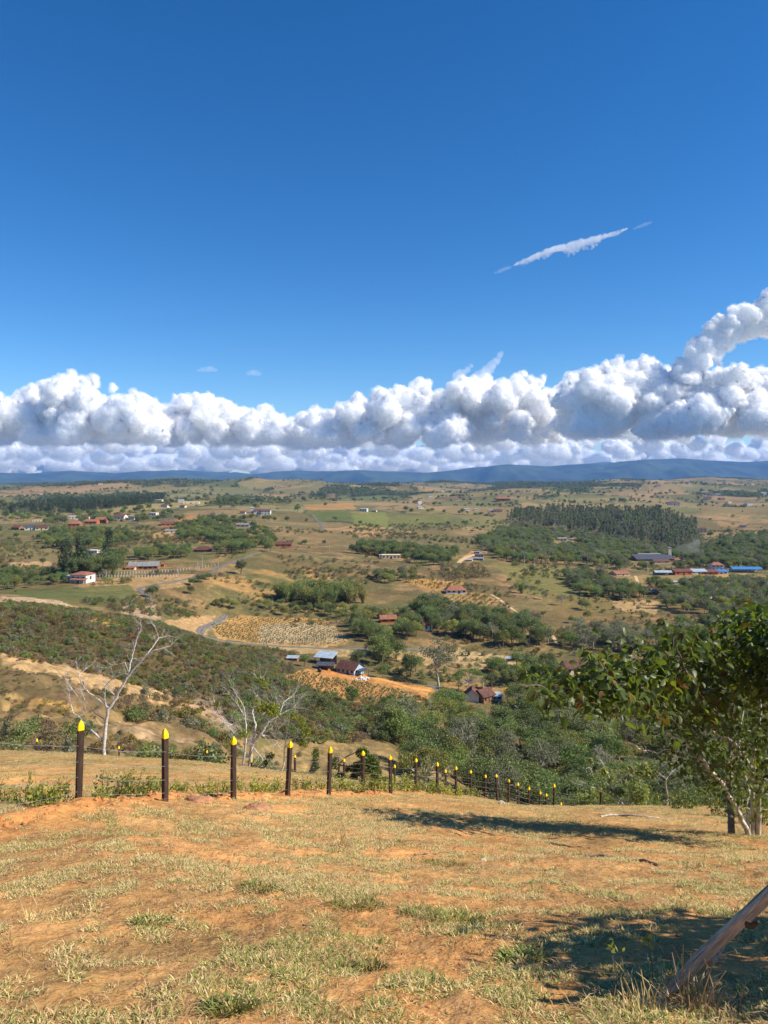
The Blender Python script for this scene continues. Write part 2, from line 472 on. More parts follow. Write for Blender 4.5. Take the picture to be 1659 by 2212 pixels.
patch([(612, 1462), (660, 1445), (760, 1450), (830, 1470), (900, 1485), (930, 1498), (890, 1530), (800, 1525), (690, 1500)], rgb(212, 154, 96), 0.95, 4)
patch([(690, 1443), (760, 1450), (800, 1462), (740, 1468), (690, 1455)], rgb(222, 150, 84), 1.0, 2)
patch([(780, 1458), (940, 1488), (935, 1500), (790, 1470)], rgb(226, 162, 88), 1.0, 2)
patch([(860, 1500), (930, 1500), (960, 1530), (900, 1560), (850, 1530)], rgb(216, 150, 84), 0.7, 6)
patch([(560, 1396), (860, 1400), (900, 1412), (1000, 1404), (1080, 1420), (1160, 1430), (1200, 1445), (1100, 1452), (990, 1440), (880, 1428), (700, 1418)], rgb(208, 174, 124), 0.85, 8)
patch([(985, 1400), (1090, 1420), (1230, 1452), (1200, 1460), (1060, 1440), (990, 1425)], rgb(218, 186, 134), 0.9, 4)
patch([(930, 1490), (1010, 1500), (1060, 1510), (1000, 1520), (930, 1515)], rgb(206, 156, 98), 0.85, 4)
patch([(960, 1470), (1060, 1480), (1130, 1492), (1060, 1500), (960, 1490)], rgb(196, 152, 98), 0.8, 6)
patch([(865, 1254), (925, 1250), (1010, 1260), (940, 1276)], rgb(206, 156, 90), 1.0, 2)
patch([(960, 1285), (1040, 1280), (1082, 1298), (1040, 1312), (965, 1300)], rgb(180, 146, 94), 0.9, 2)
patch([(880, 1320), (1010, 1325), (1080, 1345), (940, 1340)], rgb(176, 132, 84), 0.7, 8)
patch([(1060, 1215), (1240, 1225), (1330, 1290), (1380, 1330), (1270, 1330), (1120, 1270)], rgb(136, 130, 74), 0.7, 5)
patch([(1180, 1280), (1330, 1290), (1400, 1320), (1300, 1350), (1200, 1330)], rgb(140, 116, 74), 0.7, 6)
patch([(1320, 1300), (1420, 1296), (1420, 1325), (1340, 1320)], rgb(208, 170, 118), 0.8, 6)
patch([(1330, 1245), (1560, 1238), (1659, 1242), (1659, 1275), (1500, 1262), (1350, 1262)], rgb(176, 150, 96), 0.75, 4)
patch([(1540, 1236), (1659, 1245), (1659, 1262), (1560, 1252)], rgb(206, 164, 110), 0.6, 5)
patch([(1020, 1190), (1060, 1195), (1010, 1212), (985, 1212)], rgb(206, 156, 104), 0.9, 2)
patch([(760, 1110), (832, 1106), (842, 1138), (766, 1140)], rgb(132, 136, 74), 0.95, 1.5)
patch([(672, 1106), (756, 1104), (762, 1122), (680, 1128)], rgb(108, 116, 66), 0.9, 1.5)
patch([(690, 1140), (790, 1134), (900, 1146), (880, 1158), (760, 1160)], rgb(204, 156, 112), 0.7, 8, 0.0)
patch([(655, 1090), (760, 1086), (770, 1100), (665, 1102)], rgb(184, 142, 90), 0.9, 2)
patch([(840, 1116), (960, 1108), (975, 1130), (845, 1134)], rgb(126, 124, 72), 0.8, 2)
patch([(372, 1118), (440, 1112), (450, 1128), (385, 1132)], rgb(190, 140, 92), 0.95, 2)
patch([(330, 1150), (450, 1150), (440, 1172), (330, 1176)], rgb(206, 160, 104), 0.7, 6, 0.0)
patch([(20, 1215), (110, 1212), (110, 1228), (30, 1230)], rgb(214, 172, 124), 0.9, 4)
patch([(0, 1180), (120, 1185), (140, 1215), (0, 1212)], rgb(150, 132, 88), 0.8, 4)
patch([(150, 1104), (300, 1090), (470, 1078), (440, 1092), (220, 1108)], rgb(174, 156, 102), 0.8, 1.5)
patch([(0, 1100), (110, 1096), (120, 1112), (0, 1118)], rgb(134, 132, 82), 0.9, 1.5)
patch([(1500, 1090), (1659, 1092), (1659, 1115), (1520, 1112)], rgb(142, 124, 84), 0.9, 2)
patch([(1520, 1108), (1659, 1112), (1659, 1135), (1560, 1140)], rgb(180, 144, 100), 0.7, 4, 0.0)
patch([(1080, 1082), (1440, 1072), (1500, 1096), (1100, 1104)], rgb(168, 140, 96), 0.6, 2, -0.1)
rg = np.abs(fbm(XX / 7.5, YY / 7.5, 4, 331)); rg2 = np.abs(fbm(XX / 2.4, YY / 2.4, 3, 337))
gul = inpoly(PXd, PYd, [(0, 1440), (150, 1470), (300, 1510), (470, 1545), (560, 1600), (520, 1665), (300, 1680), (0, 1640)]) & (YY > 46)
paint(gul * sstep(0.12, 0.32, rg), rgb(134, 108, 78), 0.75)
paint(gul * sstep(0.10, 0.30, rg2), rgb(150, 122, 88), 0.5)
paint(gul * sstep(0.0, 0.25, n_c), rgb(116, 104, 68), 0.55)
paint((YY > 60) * (YY < 420) * sstep(0.14, 0.34, rg2), rgb(108, 96, 64), 0.35)
GC *= 0.80
# the near hillside: burnt-orange soil under thin dry turf
nearw = 1 - sstep(42, 60, YY)
soil = np.array(rgb(206, 152, 97)); turf = np.array(rgb(184, 156, 106)); pale = np.array(rgb(222, 178, 124))
k1 = sstep(-0.25, 0.3, fbm(XX / 1.7, YY / 1.7, 4, 401)); k2 = sstep(0.1, 0.45, fbm(XX / 0.5, YY / 0.5, 3, 405))
nc = soil * (1 - k1[..., None] * 0.35) + turf * k1[..., None] * 0.35
nc = nc * (1 - 0.35 * k2[..., None]) + pale * 0.35 * k2[..., None]
fd = np.where(YY < 46, np.exp(-(seg_dist(XX - 0.12, YY + 0.12, NF) / 0.5) ** 2), 0)
nc = nc * (1 - fd[..., None]) + np.array(rgb(208, 148, 92)) * fd[..., None]
farturf = sstep(15, 30, YY)[..., None] * 0.55 * (1 - fd[..., None])
nc = nc * (1 - farturf) + np.array(rgb(172, 146, 94)) * farturf
GC[...] = GC * (1 - nearw[..., None]) + nc * nearw[..., None]
GA = nearw

def ground_material():
    m, nt, bs = newmat('earth_and_turf')
    at_ = N(nt, 'ShaderNodeAttribute', attribute_name='earth'); col = at_.outputs['Color']; al = at_.outputs['Alpha']
    f1_, r1 = noise_fac(nt, 0.22, 8, 0.3, 0.7, rough=0.65)
    c = mixc(nt, 0.75, col, mixc(nt, f1_, (0.62, 0.64, 0.6), (1.32, 1.28, 1.2)), 'MULTIPLY')
    f5_, r5 = noise_fac(nt, 0.9, 6, 0.36, 0.64, rough=0.7)
    c = mixc(nt, 0.7, c, mixc(nt, f5_, (0.6, 0.64, 0.58), (1.3, 1.26, 1.2)), 'MULTIPLY')
    # dry litter and clods, only where the turf is near
    f2_, r2 = noise_fac(nt, 9.0, 8, 0.42, 0.62, rough=0.7)
    f3_, r3 = noise_fac(nt, 38.0, 6, 0.55, 0.66, rough=0.7, stretch=(1, 0.45, 1))
    f4_, r4 = noise_fac(nt, 24.0, 5, 0.56, 0.7, rough=0.7)
    mul = lambda a, b: (lambda q: (nt.links.new(a, q.inputs[0]), (nt.links.new(b, q.inputs[1]) if hasattr(b, 'is_output') else setattr(q.inputs[1], 'default_value', b)), q.outputs[0])[2])(N(nt, 'ShaderNodeMath', operation='MULTIPLY'))
    c2 = mixc(nt, f2_, mixc(nt, 1.0, c, (0.84, 0.79, 0.74), 'MULTIPLY'), mixc(nt, 1.0, c, (1.1, 1.07, 1.02), 'MULTIPLY'))
    c2 = mixc(nt, mul(f3_, 0.5), c2, rgb(196, 172, 118))
    c2 = mixc(nt, mul(f4_, 0.55), c2, rgb(96, 68, 44))
    c = mixc(nt, al, c, c2)
    nt.links.new(c, bs.inputs['Base Color'])
    bs.inputs['Roughness'].default_value = 0.95
    bs.inputs['Specular IOR Level'].default_value = 0.1
    b = N(nt, 'ShaderNodeBump'); b.inputs['Strength'].default_value = 0.7; b.inputs['Distance'].default_value = 0.05
    nt.links.new(r2, b.inputs['Height'])
    b2 = N(nt, 'ShaderNodeBump'); b2.inputs['Strength'].default_value = 0.5; b2.inputs['Distance'].default_value = 1.2
    nt.links.new(r1, b2.inputs['Height']); nt.links.new(b.outputs[0], b2.inputs['Normal'])
    nt.links.new(b2.outputs[0], bs.inputs['Normal'])
    return m
M_EARTH = ground_material()
_mb = MB()
nr, ncw = XX.shape
_idx = np.arange(nr * ncw).reshape(nr, ncw)
_fq = np.stack([_idx[:-1, :-1], _idx[:-1, 1:], _idx[1:, 1:], _idx[1:, :-1]], -1).reshape(-1, 4)
_mb.add(np.stack([XX, YY, ZZ], -1).reshape(-1, 3), _fq)
terrain = _mb.obj('terrain', M_EARTH, smooth=True)
tag(terrain, 'orange dry hillside running down to a patchwork valley of fields', 'ground', kind='structure')
_ca = terrain.data.color_attributes.new('earth', 'FLOAT_COLOR', 'POINT')
_ca.data.foreach_set('color', np.concatenate([GC, GA[..., None]], -1).astype(np.float32).ravel())

# ------------------------------------------------------------------ mountains on the horizon
M_MOUNT = plain('wooded_mountain', rgb(74, 86, 56), rgb(34, 46, 32), 0.0016, 0.95, 0.05)
def ridge(name, prof, Y, y_base, depth, seed, label, rough=1.0):
    px = np.array([p[0] for p in prof], float); py = np.array([p[1] for p in prof], float)
    xs = np.linspace(px[0], px[-1], 460); ds = np.concatenate([np.linspace(-1, 0, 30), np.linspace(0, 0.6, 8)[1:]])
    Xg, Dg = np.meshgrid((xs - CX) / F * Y, ds)
    top = EYE - (np.interp(xs, px, py) - H0) / F * Y
    base = EYE - (y_base - H0) / F * Y - 60
    f = 1 - np.abs(Dg) ** 1.25
    spur = fbm(Xg / 700, Dg * 2.6, 5, seed) * np.clip(-Dg * 2.2, 0, 1) * (1 + Dg * 0.6)
    Z = base + (top[None, :] - base) * np.clip(f + spur * 0.9 * rough, 0, 1.2)
    Z = np.where(np.abs(Dg) < 1e-6, top[None, :] + fbm(Xg / 160, Xg * 0, 3, seed + 3) * 9, Z)
    Yg = Y + Dg * depth
    mb = MB(); r, c = Xg.shape; ix = np.arange(r * c).reshape(r, c)
    mb.add(np.stack([Xg, Yg, Z], -1).reshape(-1, 3), np.stack([ix[:-1, :-1], ix[:-1, 1:], ix[1:, 1:], ix[1:, :-1]], -1).reshape(-1, 4))
    o = mb.obj(name, M_MOUNT, smooth=True)
    return tag(o, label, 'mountains', kind='structure')
ridge('mountain_range', [(-300, 1024), (0, 1021), (60, 1023), (150, 1017), (250, 1022), (300, 1019), (400, 1015), (450, 1020), (510, 1021), (555, 1025), (600, 1018), (650, 1016), (700, 1018), (780, 1016), (860, 1019), (920, 1022), (970, 1017), (1020, 1010), (1100, 1003), (1180, 1007), (1260, 1002), (1300, 1005), (1340, 997), (1400, 992), (1470, 990), (1540, 995), (1600, 998), (1659, 995), (1900, 1000)],
      14500, 1048, 3800, 7, 'long blue mountain range along the horizon, highest towards the right')
ridge('distant_mountain', [(1180, 1012), (1240, 1006), (1290, 999), (1310, 998), (1345, 1001), (1400, 1008)], 17500, 1040, 900, 9, 'pale far mountain peeping over the blue range', 0.5)
# unseen pale plain added behind the mountains, to throw light up at the clouds
_mb = MB(); _mb.add([(-130000, 19500, -1000), (130000, 19500, -1000), (130000, 150000, -1000), (-130000, 150000, -1000)], [(0, 1, 2, 3)])
tag(_mb.obj('far_plain', plain('far_plain_earth', rgb(190, 176, 140), rgb(150, 144, 108), 0.0004, 0.95, 0.05)), 'unseen plain added beyond the mountains to brighten the cloud bases', 'ground', kind='structure')
# ------------------------------------------------------------------ clouds, far outside the hazy air
def ico(sub):
    t = (1 + 5 ** 0.5) / 2
    V = [(-1, t, 0), (1, t, 0), (-1, -t, 0), (1, -t, 0), (0, -1, t), (0, 1, t), (0, -1, -t), (0, 1, -t), (t, 0, -1), (t, 0, 1), (-t, 0, -1), (-t, 0, 1)]
    Fc = [(0, 11, 5), (0, 5, 1), (0, 1, 7), (0, 7, 10), (0, 10, 11), (1, 5, 9), (5, 11, 4), (11, 10, 2), (10, 7, 6), (7, 1, 8), (3, 9, 4), (3, 4, 2), (3, 2, 6), (3, 6, 8), (3, 8, 9), (4, 9, 5), (2, 4, 11), (6, 2, 10), (8, 6, 7), (9, 8, 1)]
    V = [Vector(v).normalized() for v in V]
    for _ in range(sub):
        mid = {}; nf = []
        def m_(a, b):
            k = (min(a, b), max(a, b))
            if k not in mid:
                V.append(((V[a] + V[b]) / 2).normalized()); mid[k] = len(V) - 1
            return mid[k]
        for a, b, c in Fc:
            ab, bc, ca = m_(a, b), m_(b, c), m_(c, a)
            nf += [(a, ab, ca), (b, bc, ab), (c, ca, bc), (ab, bc, ca)]
        Fc = nf
    return np.array([tuple(v) for v in V]), np.array(Fc)
ICO1 = ico(1); ICO2 = ico(2); ICO3 = ico(3)

def cloud_material(name, dens, aniso=0.0):
    """thin scraps: loose droplets one sees through"""
    m = bpy.data.materials.new(name); m.use_nodes = True
    nt = m.node_tree; nt.nodes.clear()
    o = nt.nodes.new('ShaderNodeOutputMaterial'); v = nt.nodes.new('ShaderNodeVolumeScatter')
    v.inputs['Color'].default_value = (1, 1, 1, 1); v.inputs['Density'].default_value = dens; v.inputs['Anisotropy'].default_value = aniso
    nt.links.new(v.outputs[0], o.inputs['Volume'])
    return m
def cloud_body(name, depth):
    """thick cloud: light wanders some way inside before it comes out again"""
    m, nt, bs = newmat(name)
    bs.inputs['Base Color'].default_value = (0.97, 0.97, 0.97, 1); bs.inputs['Roughness'].default_value = 1.0; bs.inputs['Specular IOR Level'].default_value = 0.0
    bs.inputs['Subsurface Weight'].default_value = 1.0; bs.inputs['Subsurface Radius'].default_value = (1, 1, 1); bs.inputs['Subsurface Scale'].default_value = depth
    bs.subsurface_method = 'RANDOM_WALK'
    return m
def puff(P, x, y, z, r, lev, rn, sy=1.0):
    P.append((x, y, z, r))
    if lev == 0: return
    for k in range(rn.randint(4, 6)):
        th = rn.uniform(0, 2 * math.pi); ph = rn.uniform(-0.3, 1.4)
        d = r * rn.uniform(0.65, 0.98); rr = r * rn.uniform(0.32, 0.56)
        puff(P, x + d * math.cos(ph) * math.cos(th), y + d * math.cos(ph) * math.sin(th) * sy, z + d * math.sin(ph) * 0.9, rr, lev - 1, rn, sy)
M_MIST = cloud_material('cloud_edge_mist', 0.0034)
def cloud_mesh(name, P, vox, disp, mat, zb=None, mist=0.0, sx=1.0, billow=0.0):
    P = np.array(P)
    mb = MB()
    V0, F0 = ICO1
    n = len(P)
    V = (V0[None] * np.array([sx, 1, 1]) * P[:, None, 3:4] * 1.04 + P[:, None, :3])
    if zb is not None:
        V[..., 2] = np.where(V[..., 2] < zb, zb + (V[..., 2] - zb) * 0.6, V[..., 2])
    mb.add(V.reshape(-1, 3), (F0[None] + (np.arange(n) * len(V0))[:, None, None]).reshape(-1, 3))
    o = mb.obj(name, mat)
    r = o.modifiers.new('merge', 'REMESH'); r.mode = 'VOXEL'; r.voxel_size = vox; r.use_smooth_shade = True
    for k, (sz, st) in enumerate(disp):
        t = bpy.data.textures.new('billow', 'CLOUDS'); t.noise_scale = sz; t.noise_depth = 3
        d = o.modifiers.new('billow', 'DISPLACE'); d.texture = t; d.strength = st; d.texture_coords = 'GLOBAL'; d.mid_level = 0.5
    if billow:
        t = bpy.data.textures.new('cauliflower', 'VORONOI'); t.noise_scale = billow; t.noise_intensity = 1.0
        d = o.modifiers.new('cauliflower', 'DISPLACE'); d.texture = t; d.strength = -billow * 0.62; d.texture_coords = 'GLOBAL'; d.mid_level = 0.45
    if mist:
        q = link('edge_mist', o.data.copy(), o); q.data.materials.clear(); q.data.materials.append(M_MIST)
        for md in o.modifiers:
            n_ = q.modifiers.new(md.name, md.type)
            if md.type == 'REMESH': n_.mode = 'VOXEL'; n_.voxel_size = vox * 1.5; n_.use_smooth_shade = True
            elif md.name.startswith('cauli'): n_.texture = md.texture; n_.strength = md.strength; n_.texture_coords = 'GLOBAL'; n_.mid_level = md.mid_level
            else: n_.texture = md.texture; n_.strength = md.strength * 1.5; n_.texture_coords = 'GLOBAL'; n_.mid_level = 0.5 - mist / (md.strength * 1.5) / len(disp)
    return o
CPROF = [(-80, 842), (0, 834), (60, 824), (110, 808), (150, 797), (200, 800), (230, 812), (262, 832), (300, 836), (335, 858), (352, 876), (385, 852), (420, 824), (460, 832), (492, 848), (540, 872), (580, 866), (604, 894), (640, 894), (680, 870), (720, 868), (760, 848), (800, 834), (850, 822), (890, 814), (960, 814), (1000, 804), (1040, 803), (1100, 798), (1150, 802), (1190, 822), (1220, 818), (1240, 798), (1280, 788), (1320, 772), (1360, 762), (1400, 768), (1440, 788), (1466, 812), (1490, 806), (1540, 780), (1600, 772), (1640, 790), (1680, 770), (1760, 760)]
_cpx = np.array([p[0] for p in CPROF]); _cpy = np.array([p[1] for p in CPROF])
ctop = lambda x: float(np.interp(x, _cpx, _cpy))
M_CLOUD = cloud_body('cloud_mass', 1000.0)
def cloud_row(name, Y, x0, x1, topf, base, rmin, rmax, n, vox, seed, mat=None, lev=2, low=0.9, sx=1.0, fine=0.12):
    rn = random.Random(seed); P = []
    for i in range(n):
        x = x0 + (x1 - x0) * (i + rn.random()) / n; t = topf(x)
        r = rmin * 0.7 + (rmax * 1.1 - rmin * 0.7) * rn.random() ** 1.9
        if t + 1.5 * r > base: r = max(2, (base - t) / 1.5)
        y = t + 1.45 * r + rn.random() ** low * max(0, base - t - 1.5 * r)
        Yk = Y * (1 + rn.uniform(-0.05, 0.05)); w = at(x, y, Yk)
        puff(P, w.x, w.y, w.z, r * Yk / F, lev, rn)
    s = Y / F
    P = [p for p in P if p[3] > 1.1 * s]
    return cloud_mesh(name, P, vox * s, [(rmax * 0.55 * s, rmax * 0.5 * s), (rmax * 0.17 * s, rmax * fine * s)], mat or M_CLOUD, EYE - (base - H0) / F * Y, 5.0 * s, sx, rmax * 0.36 * s)
if CLOUDS:
    tag(cloud_row('cloud', 23000, -70, 350, ctop, 945, 8, 32, 210, 1.6, 11), 'white heaped cloud low over the left of the horizon', 'cloud', 'heaped clouds along the horizon')
    tag(cloud_row('cloud', 24500, 352, 602, ctop, 950, 7, 26, 130, 1.6, 12), 'small white heaped cloud with a round knob between two larger clouds', 'cloud', 'heaped clouds along the horizon')
    tag(cloud_row('cloud', 24000, 615, 1215, ctop, 950, 7, 30, 330, 1.6, 13), 'long white heaped cloud over the middle of the horizon', 'cloud', 'heaped clouds along the horizon')
    tag(cloud_row('cloud', 21500, 1230, 1465, ctop, 930, 8, 36, 170, 1.6, 14), 'domed white cloud with a grey flat base right of the middle', 'cloud', 'heaped clouds along the horizon')
    tag(cloud_row('cloud', 20500, 1470, 1760, ctop, 925, 8, 36, 170, 1.6, 15), 'white heaped cloud at the right edge below the rising tower', 'cloud', 'heaped clouds along the horizon')
    _rn = random.Random(4); _P = []
    for x, y, r in [(1470, 812, 22), (1482, 800, 24), (1500, 792, 26), (1478, 795, 18), (1502, 772, 24), (1520, 750, 28), (1548, 738, 22), (1540, 708, 15), (1575, 716, 27), (1592, 692, 22), (1612, 684, 26), (1640, 694, 22), (1660, 670, 30), (1690, 684, 34), (1705, 652, 28), (1556, 690, 11), (1528, 728, 14), (1740, 660, 36), (1620, 712, 20), (1660, 706, 24), (1600, 722, 16), (1680, 640, 22), (1570, 742, 16), (1545, 762, 18)]:
        w = at(x, y, 20500); puff(_P, w.x, w.y, w.z, r * 20500 / F, 2, _rn)
    tag(cloud_mesh('cloud', _P, 20500 / F * 1.6, [(260, 150)], M_CLOUD, None, 45, 1.0, 110), 'leaning white cloud tower rising at the right edge of the sky', 'cloud', 'heaped clouds along the horizon')
    wv = lambda a, b, k, p: (lambda x: a + b * math.sin(x * k + p) + 0.5 * b * math.sin(x * k * 2.7 + p * 3) + 0.3 * b * math.sin(x * k * 6.1))
    M_CLF = cloud_body('far_cloud_mass', 2500.0)
    tag(cloud_row('clouds', 33000, -80, 1740, wv(905, 26, 0.011, 0.4), 985, 7, 22, 120, 1.6, 21, M_CLF, 2, 0.9, 1.5, 0.12), 'rows of small far clouds sinking towards the horizon', 'clouds', kind='stuff')
    tag(cloud_row('clouds', 50000, -80, 1740, wv(945, 18, 0.016, 1.0), 1004, 6, 15, 90, 1.4, 22, M_CLF, 1, 0.9, 2.4, 0.08), 'farther rows of low clouds just above the mountains', 'clouds', kind='stuff')
    tag(cloud_row('clouds', 68000, -80, 1740, wv(972, 9, 0.024, 2.2), 1014, 6, 13, 100, 1.4, 24, M_CLF, 1, 0.9, 3.0, 0.08), 'farthest low clouds resting on the mountain tops', 'clouds', kind='stuff')
    M_CLV = cloud_material('veil_droplets', 0.00012)
    tag(cloud_row('clouds', 95000, -160, 1820, wv(900, 12, 0.008, 2.0), 1030, 14, 40, 130, 4.0, 23, M_CLV, 1, 0.8), 'grey blue veil of cloud behind the heaped clouds', 'clouds', kind='stuff')
    # the single streak of high cloud and three stray scraps
    M_WISP = cloud_material('wisp_droplets', 0.0028, 0.2)
    _rn = random.Random(8); _P = []
    for i in range(520):
        f = _rn.random(); g = math.sin(math.pi * f) ** 0.7
        x = 1108 + (1356 - 1108) * f; yc = np.interp(f, [0, 0.3, 0.6, 0.85, 1], [579, 548, 528, 512, 499])
        dn = _rn.random() ** 1.5
        y = yc - 6 + dn * 30 * g * (0.55 + 0.45 * math.sin(f * 21) * math.sin(f * 9 + 1))
        w = at(x, y, 26000 * (1 + _rn.uniform(-0.003, 0.003))); _P.append((w.x, w.y, w.z, _rn.uniform(3.5, 8.0) * (0.3 + 0.7 * g) * (1 - 0.55 * dn) * 26000 / F))
    tag(cloud_mesh('cloud', _P, 26000 / F * 0.9, [(160, 60)], M_WISP), 'thin feathered white streak of cloud alone in the blue', 'cloud')
    for lab, pts in (('faint scrap trailing off the lower end of the white streak', [(1072, 589, 3), (1080, 586, 4), (1088, 582, 4), (1096, 579, 4), (1102, 577, 3)]),
                     ('faint scrap off the upper end of the white streak', [(1372, 494, 3), (1380, 490, 4), (1388, 487, 4), (1396, 484, 4), (1405, 481, 3)]),
                     ('tiny pale scrap of cloud above the round knob', [(430, 800, 4), (440, 798, 6), (452, 797, 7), (463, 799, 5)]),
                     ('tiny pale scrap of cloud right of the round knob', [(538, 807, 5), (548, 805, 7), (558, 808, 5)])):
        _P = []
        for x, y, r in pts:
            w = at(x, y, 26000); _P.append((w.x, w.y, w.z, r * 0.95 * 26000 / F))
        tag(cloud_mesh('cloud', _P, 26000 / F * 0.8, [(120, 40)], cloud_material('scrap_droplets', 0.0012), None, 0.0, 1.7), lab, 'cloud')
    for x, y, pts in ((1075, 775, [(1040, 812, 14), (1046, 806, 13), (1052, 800, 12), (1062, 790, 10), (1072, 780, 9), (1080, 768, 7), (1084, 763, 5)]), (1015, 795, [(988, 814, 12), (994, 810, 11), (1000, 806, 9), (1010, 799, 7), (1018, 791, 5)])):
        _P = []
        for a, b, r in pts:
            w = at(a, b, 23800); puff(_P, w.x, w.y, w.z, r * 23800 / F, 1, _rn)
        tag(cloud_mesh('cloud', _P, 23800 / F * 1.2, [(90, 60), (30, 25)], cloud_material('curl_droplets', 0.0018)), 'thin white curl rising from the top of the long middle cloud' if x > 1050 else 'small white tuft left of the curl on the long cloud', 'cloud')

# ------------------------------------------------------------------ the air between here and the mountains
if HAZE:
    m = bpy.data.materials.new('hazy_air'); m.use_nodes = True
    nt = m.node_tree; nt.nodes.clear()
    o_ = nt.nodes.new('ShaderNodeOutputMaterial'); v_ = nt.nodes.new('ShaderNodeVolumePrincipled')
    v_.inputs['Color'].default_value = (0.22, 0.47, 1.0, 1); v_.inputs['Density'].default_value = HAZE_D; v_.inputs['Anisotropy'].default_value = 0.0
    nt.links.new(v_.outputs[0], o_.inputs['Volume'])
    mb = MB(); box(mb, -17500, 17500, -60, 18600, -420, 420)
    tag(mb.obj('haze', m), 'thin blue haze in the air over the valley', 'haze', kind='stuff')
# ------------------------------------------------------------------ trees and bushes: kinds
M_BARK = plain('bark_grey', rgb(150, 138, 122), rgb(88, 78, 66), 6, 0.9, 0.1)
M_BARKD = plain('bark_brown', rgb(104, 86, 66), rgb(58, 46, 36), 6, 0.9, 0.1)
M_BARKP = plain('bark_pale', rgb(206, 200, 186), rgb(132, 122, 108), 5, 0.85, 0.1)
L_MID = leafmat('leaf_mid_green', (0.090, 0.130, 0.036), (0.235, 0.290, 0.088), 0.3, 0.2, 0.55, 0.30)
L_DEEP = leafmat('leaf_deep_green', (0.085, 0.115, 0.040), (0.212, 0.246, 0.085), 0.28, 0.25, 0.5, 0.30)
L_YEL = leafmat('leaf_yellow_green', (0.160, 0.175, 0.044), (0.356, 0.343, 0.101), 0.32, 0.2, 0.55, 0.25)
L_GREY = leafmat('leaf_grey_green', (0.138, 0.144, 0.087), (0.283, 0.274, 0.179), 0.25, 0.15, 0.6, 0.25)
L_PINE = leafmat('needle_dark', (0.056, 0.078, 0.039), (0.130, 0.154, 0.074), 0.2, 0.15, 0.6, 0.2)
L_BROWN = leafmat('leaf_dry_brown', (0.135, 0.098, 0.051), (0.316, 0.245, 0.135), 0.2, 0.1, 0.7, 0.3, (1.2, 1.1, 0.8))
L_RUST = leafmat('leaf_olive_rust', (0.122, 0.120, 0.038), (0.316, 0.233, 0.074), 0.25, 0.15, 0.6, 0.3)

def leaf_quads(C, size, rn, aspect=0.5, up=0.5, cup=0.0):
    """one rhombic blade per centre"""
    n = len(C)
    d = rn.normal(size=(n, 3)); d /= np.linalg.norm(d, axis=1, keepdims=True) + 1e-9
    nrm = rn.normal(size=(n, 3)); nrm[:, 2] = np.abs(nrm[:, 2]) + up
    s = np.cross(nrm, d); s /= np.linalg.norm(s, axis=1, keepdims=True) + 1e-9
    size = np.asarray(size)[:, None] if np.ndim(size) else np.full((n, 1), size)
    a = C - d * size * 0.5; b = C + d * size * 0.5
    p = C + s * size * aspect * 0.5; q = C - s * size * aspect * 0.5
    V = np.stack([a, p, b, q], 1).reshape(-1, 3)
    return V, np.arange(n * 4).reshape(n, 4)

def crown_of(clumps, per, size, rn, flat=0.75):
    Cs = []; Ss = []
    for (c, r) in clumps:
        k = max(6, int(per * (0.7 + 0.6 * rn.random())))
        v = rn.normal(size=(k, 3)); v /= np.linalg.norm(v, axis=1, keepdims=True)
        rad = r * (0.35 + 0.75 * rn.random((k, 1)) ** 0.6)
        p = np.array(c) + v * rad * np.array([1, 1, flat])
        Cs.append(p); Ss.append(size * (0.6 + 0.8 * rn.random(k)))
    mb = MB(); V, Fq = leaf_quads(np.concatenate(Cs), np.concatenate(Ss), rn)
    mb.add(V, Fq)
    return mb

def limb(mb, p0, p1, r0, r1, rn, bend=0.12, k=4, sides=5):
    p0 = Vector(p0); p1 = Vector(p1); L = (p1 - p0).length
    pts = []
    o = Vector(rn.normal(size=3)) * L * bend
    for i in range(k + 1):
        f = i / k
        pts.append(p0.lerp(p1, f) + o * math.sin(math.pi * f) + (Vector(rn.normal(size=3)) * L * 0.02 if 0 < i < k else Vector((0, 0, 0))))
    tube(mb, pts, [r0 + (r1 - r0) * i / k for i in range(k + 1)], sides, 0, False)
    return pts

def make_round(seed, H, R, ncl, per, size, base=0.3, flat=0.8, twigs=0):
    rn = np.random.default_rng(seed)
    tr = MB(); cl = []
    zc = H * (base + (1 - base) * 0.52); rz = H * (1 - base) * 0.5
    ax = np.array([rn.uniform(0.8, 1.2), rn.uniform(0.8, 1.2), 1.0])
    for i in range(ncl):
        v = rn.normal(size=3); v /= np.linalg.norm(v)
        if v[2] < -0.35: v[2] *= -0.6
        q = rn.uniform(0.45, 0.92)
        c = np.array([v[0] * R * q, v[1] * R * q, v[2] * rz * q]) * ax + np.array([0, 0, zc])
        cl.append((c, R * rn.uniform(0.24, 0.42)))
    top = Vector((rn.normal() * 0.15 * R, rn.normal() * 0.15 * R, zc - rz * 0.3))
    limb(tr, (0, 0, -0.3), top, H * 0.03, H * 0.018, rn, 0.05)
    for c, r in cl[::max(1, ncl // 9)]:
        limb(tr, top, c, H * 0.014, H * 0.004, rn)
    return tr, crown_of(cl, per, size, rn, flat)

def make_flat(seed, H, R, ncl, per, size):
    rn = np.random.default_rng(seed)
    tr = MB(); cl = []
    for i in range(ncl):
        a = rn.uniform(0, 6.283); q = math.sqrt(rn.random())
        c = np.array([math.cos(a) * R * q, math.sin(a) * R * q, H * (0.93 - 0.28 * q * q) + rn.normal() * H * 0.045])
        cl.append((c, R * rn.uniform(0.16, 0.28)))
    f0 = Vector((0, 0, H * 0.42))
    limb(tr, (0, 0, -0.3), f0, H * 0.032, H * 0.024, rn, 0.06)
    for c, r in cl[::max(1, ncl // 12)]:
        limb(tr, f0, c - np.array([0, 0, r * 0.3]), H * 0.016, H * 0.004, rn, 0.14)
    return tr, crown_of(cl, per, size, rn, 0.5)

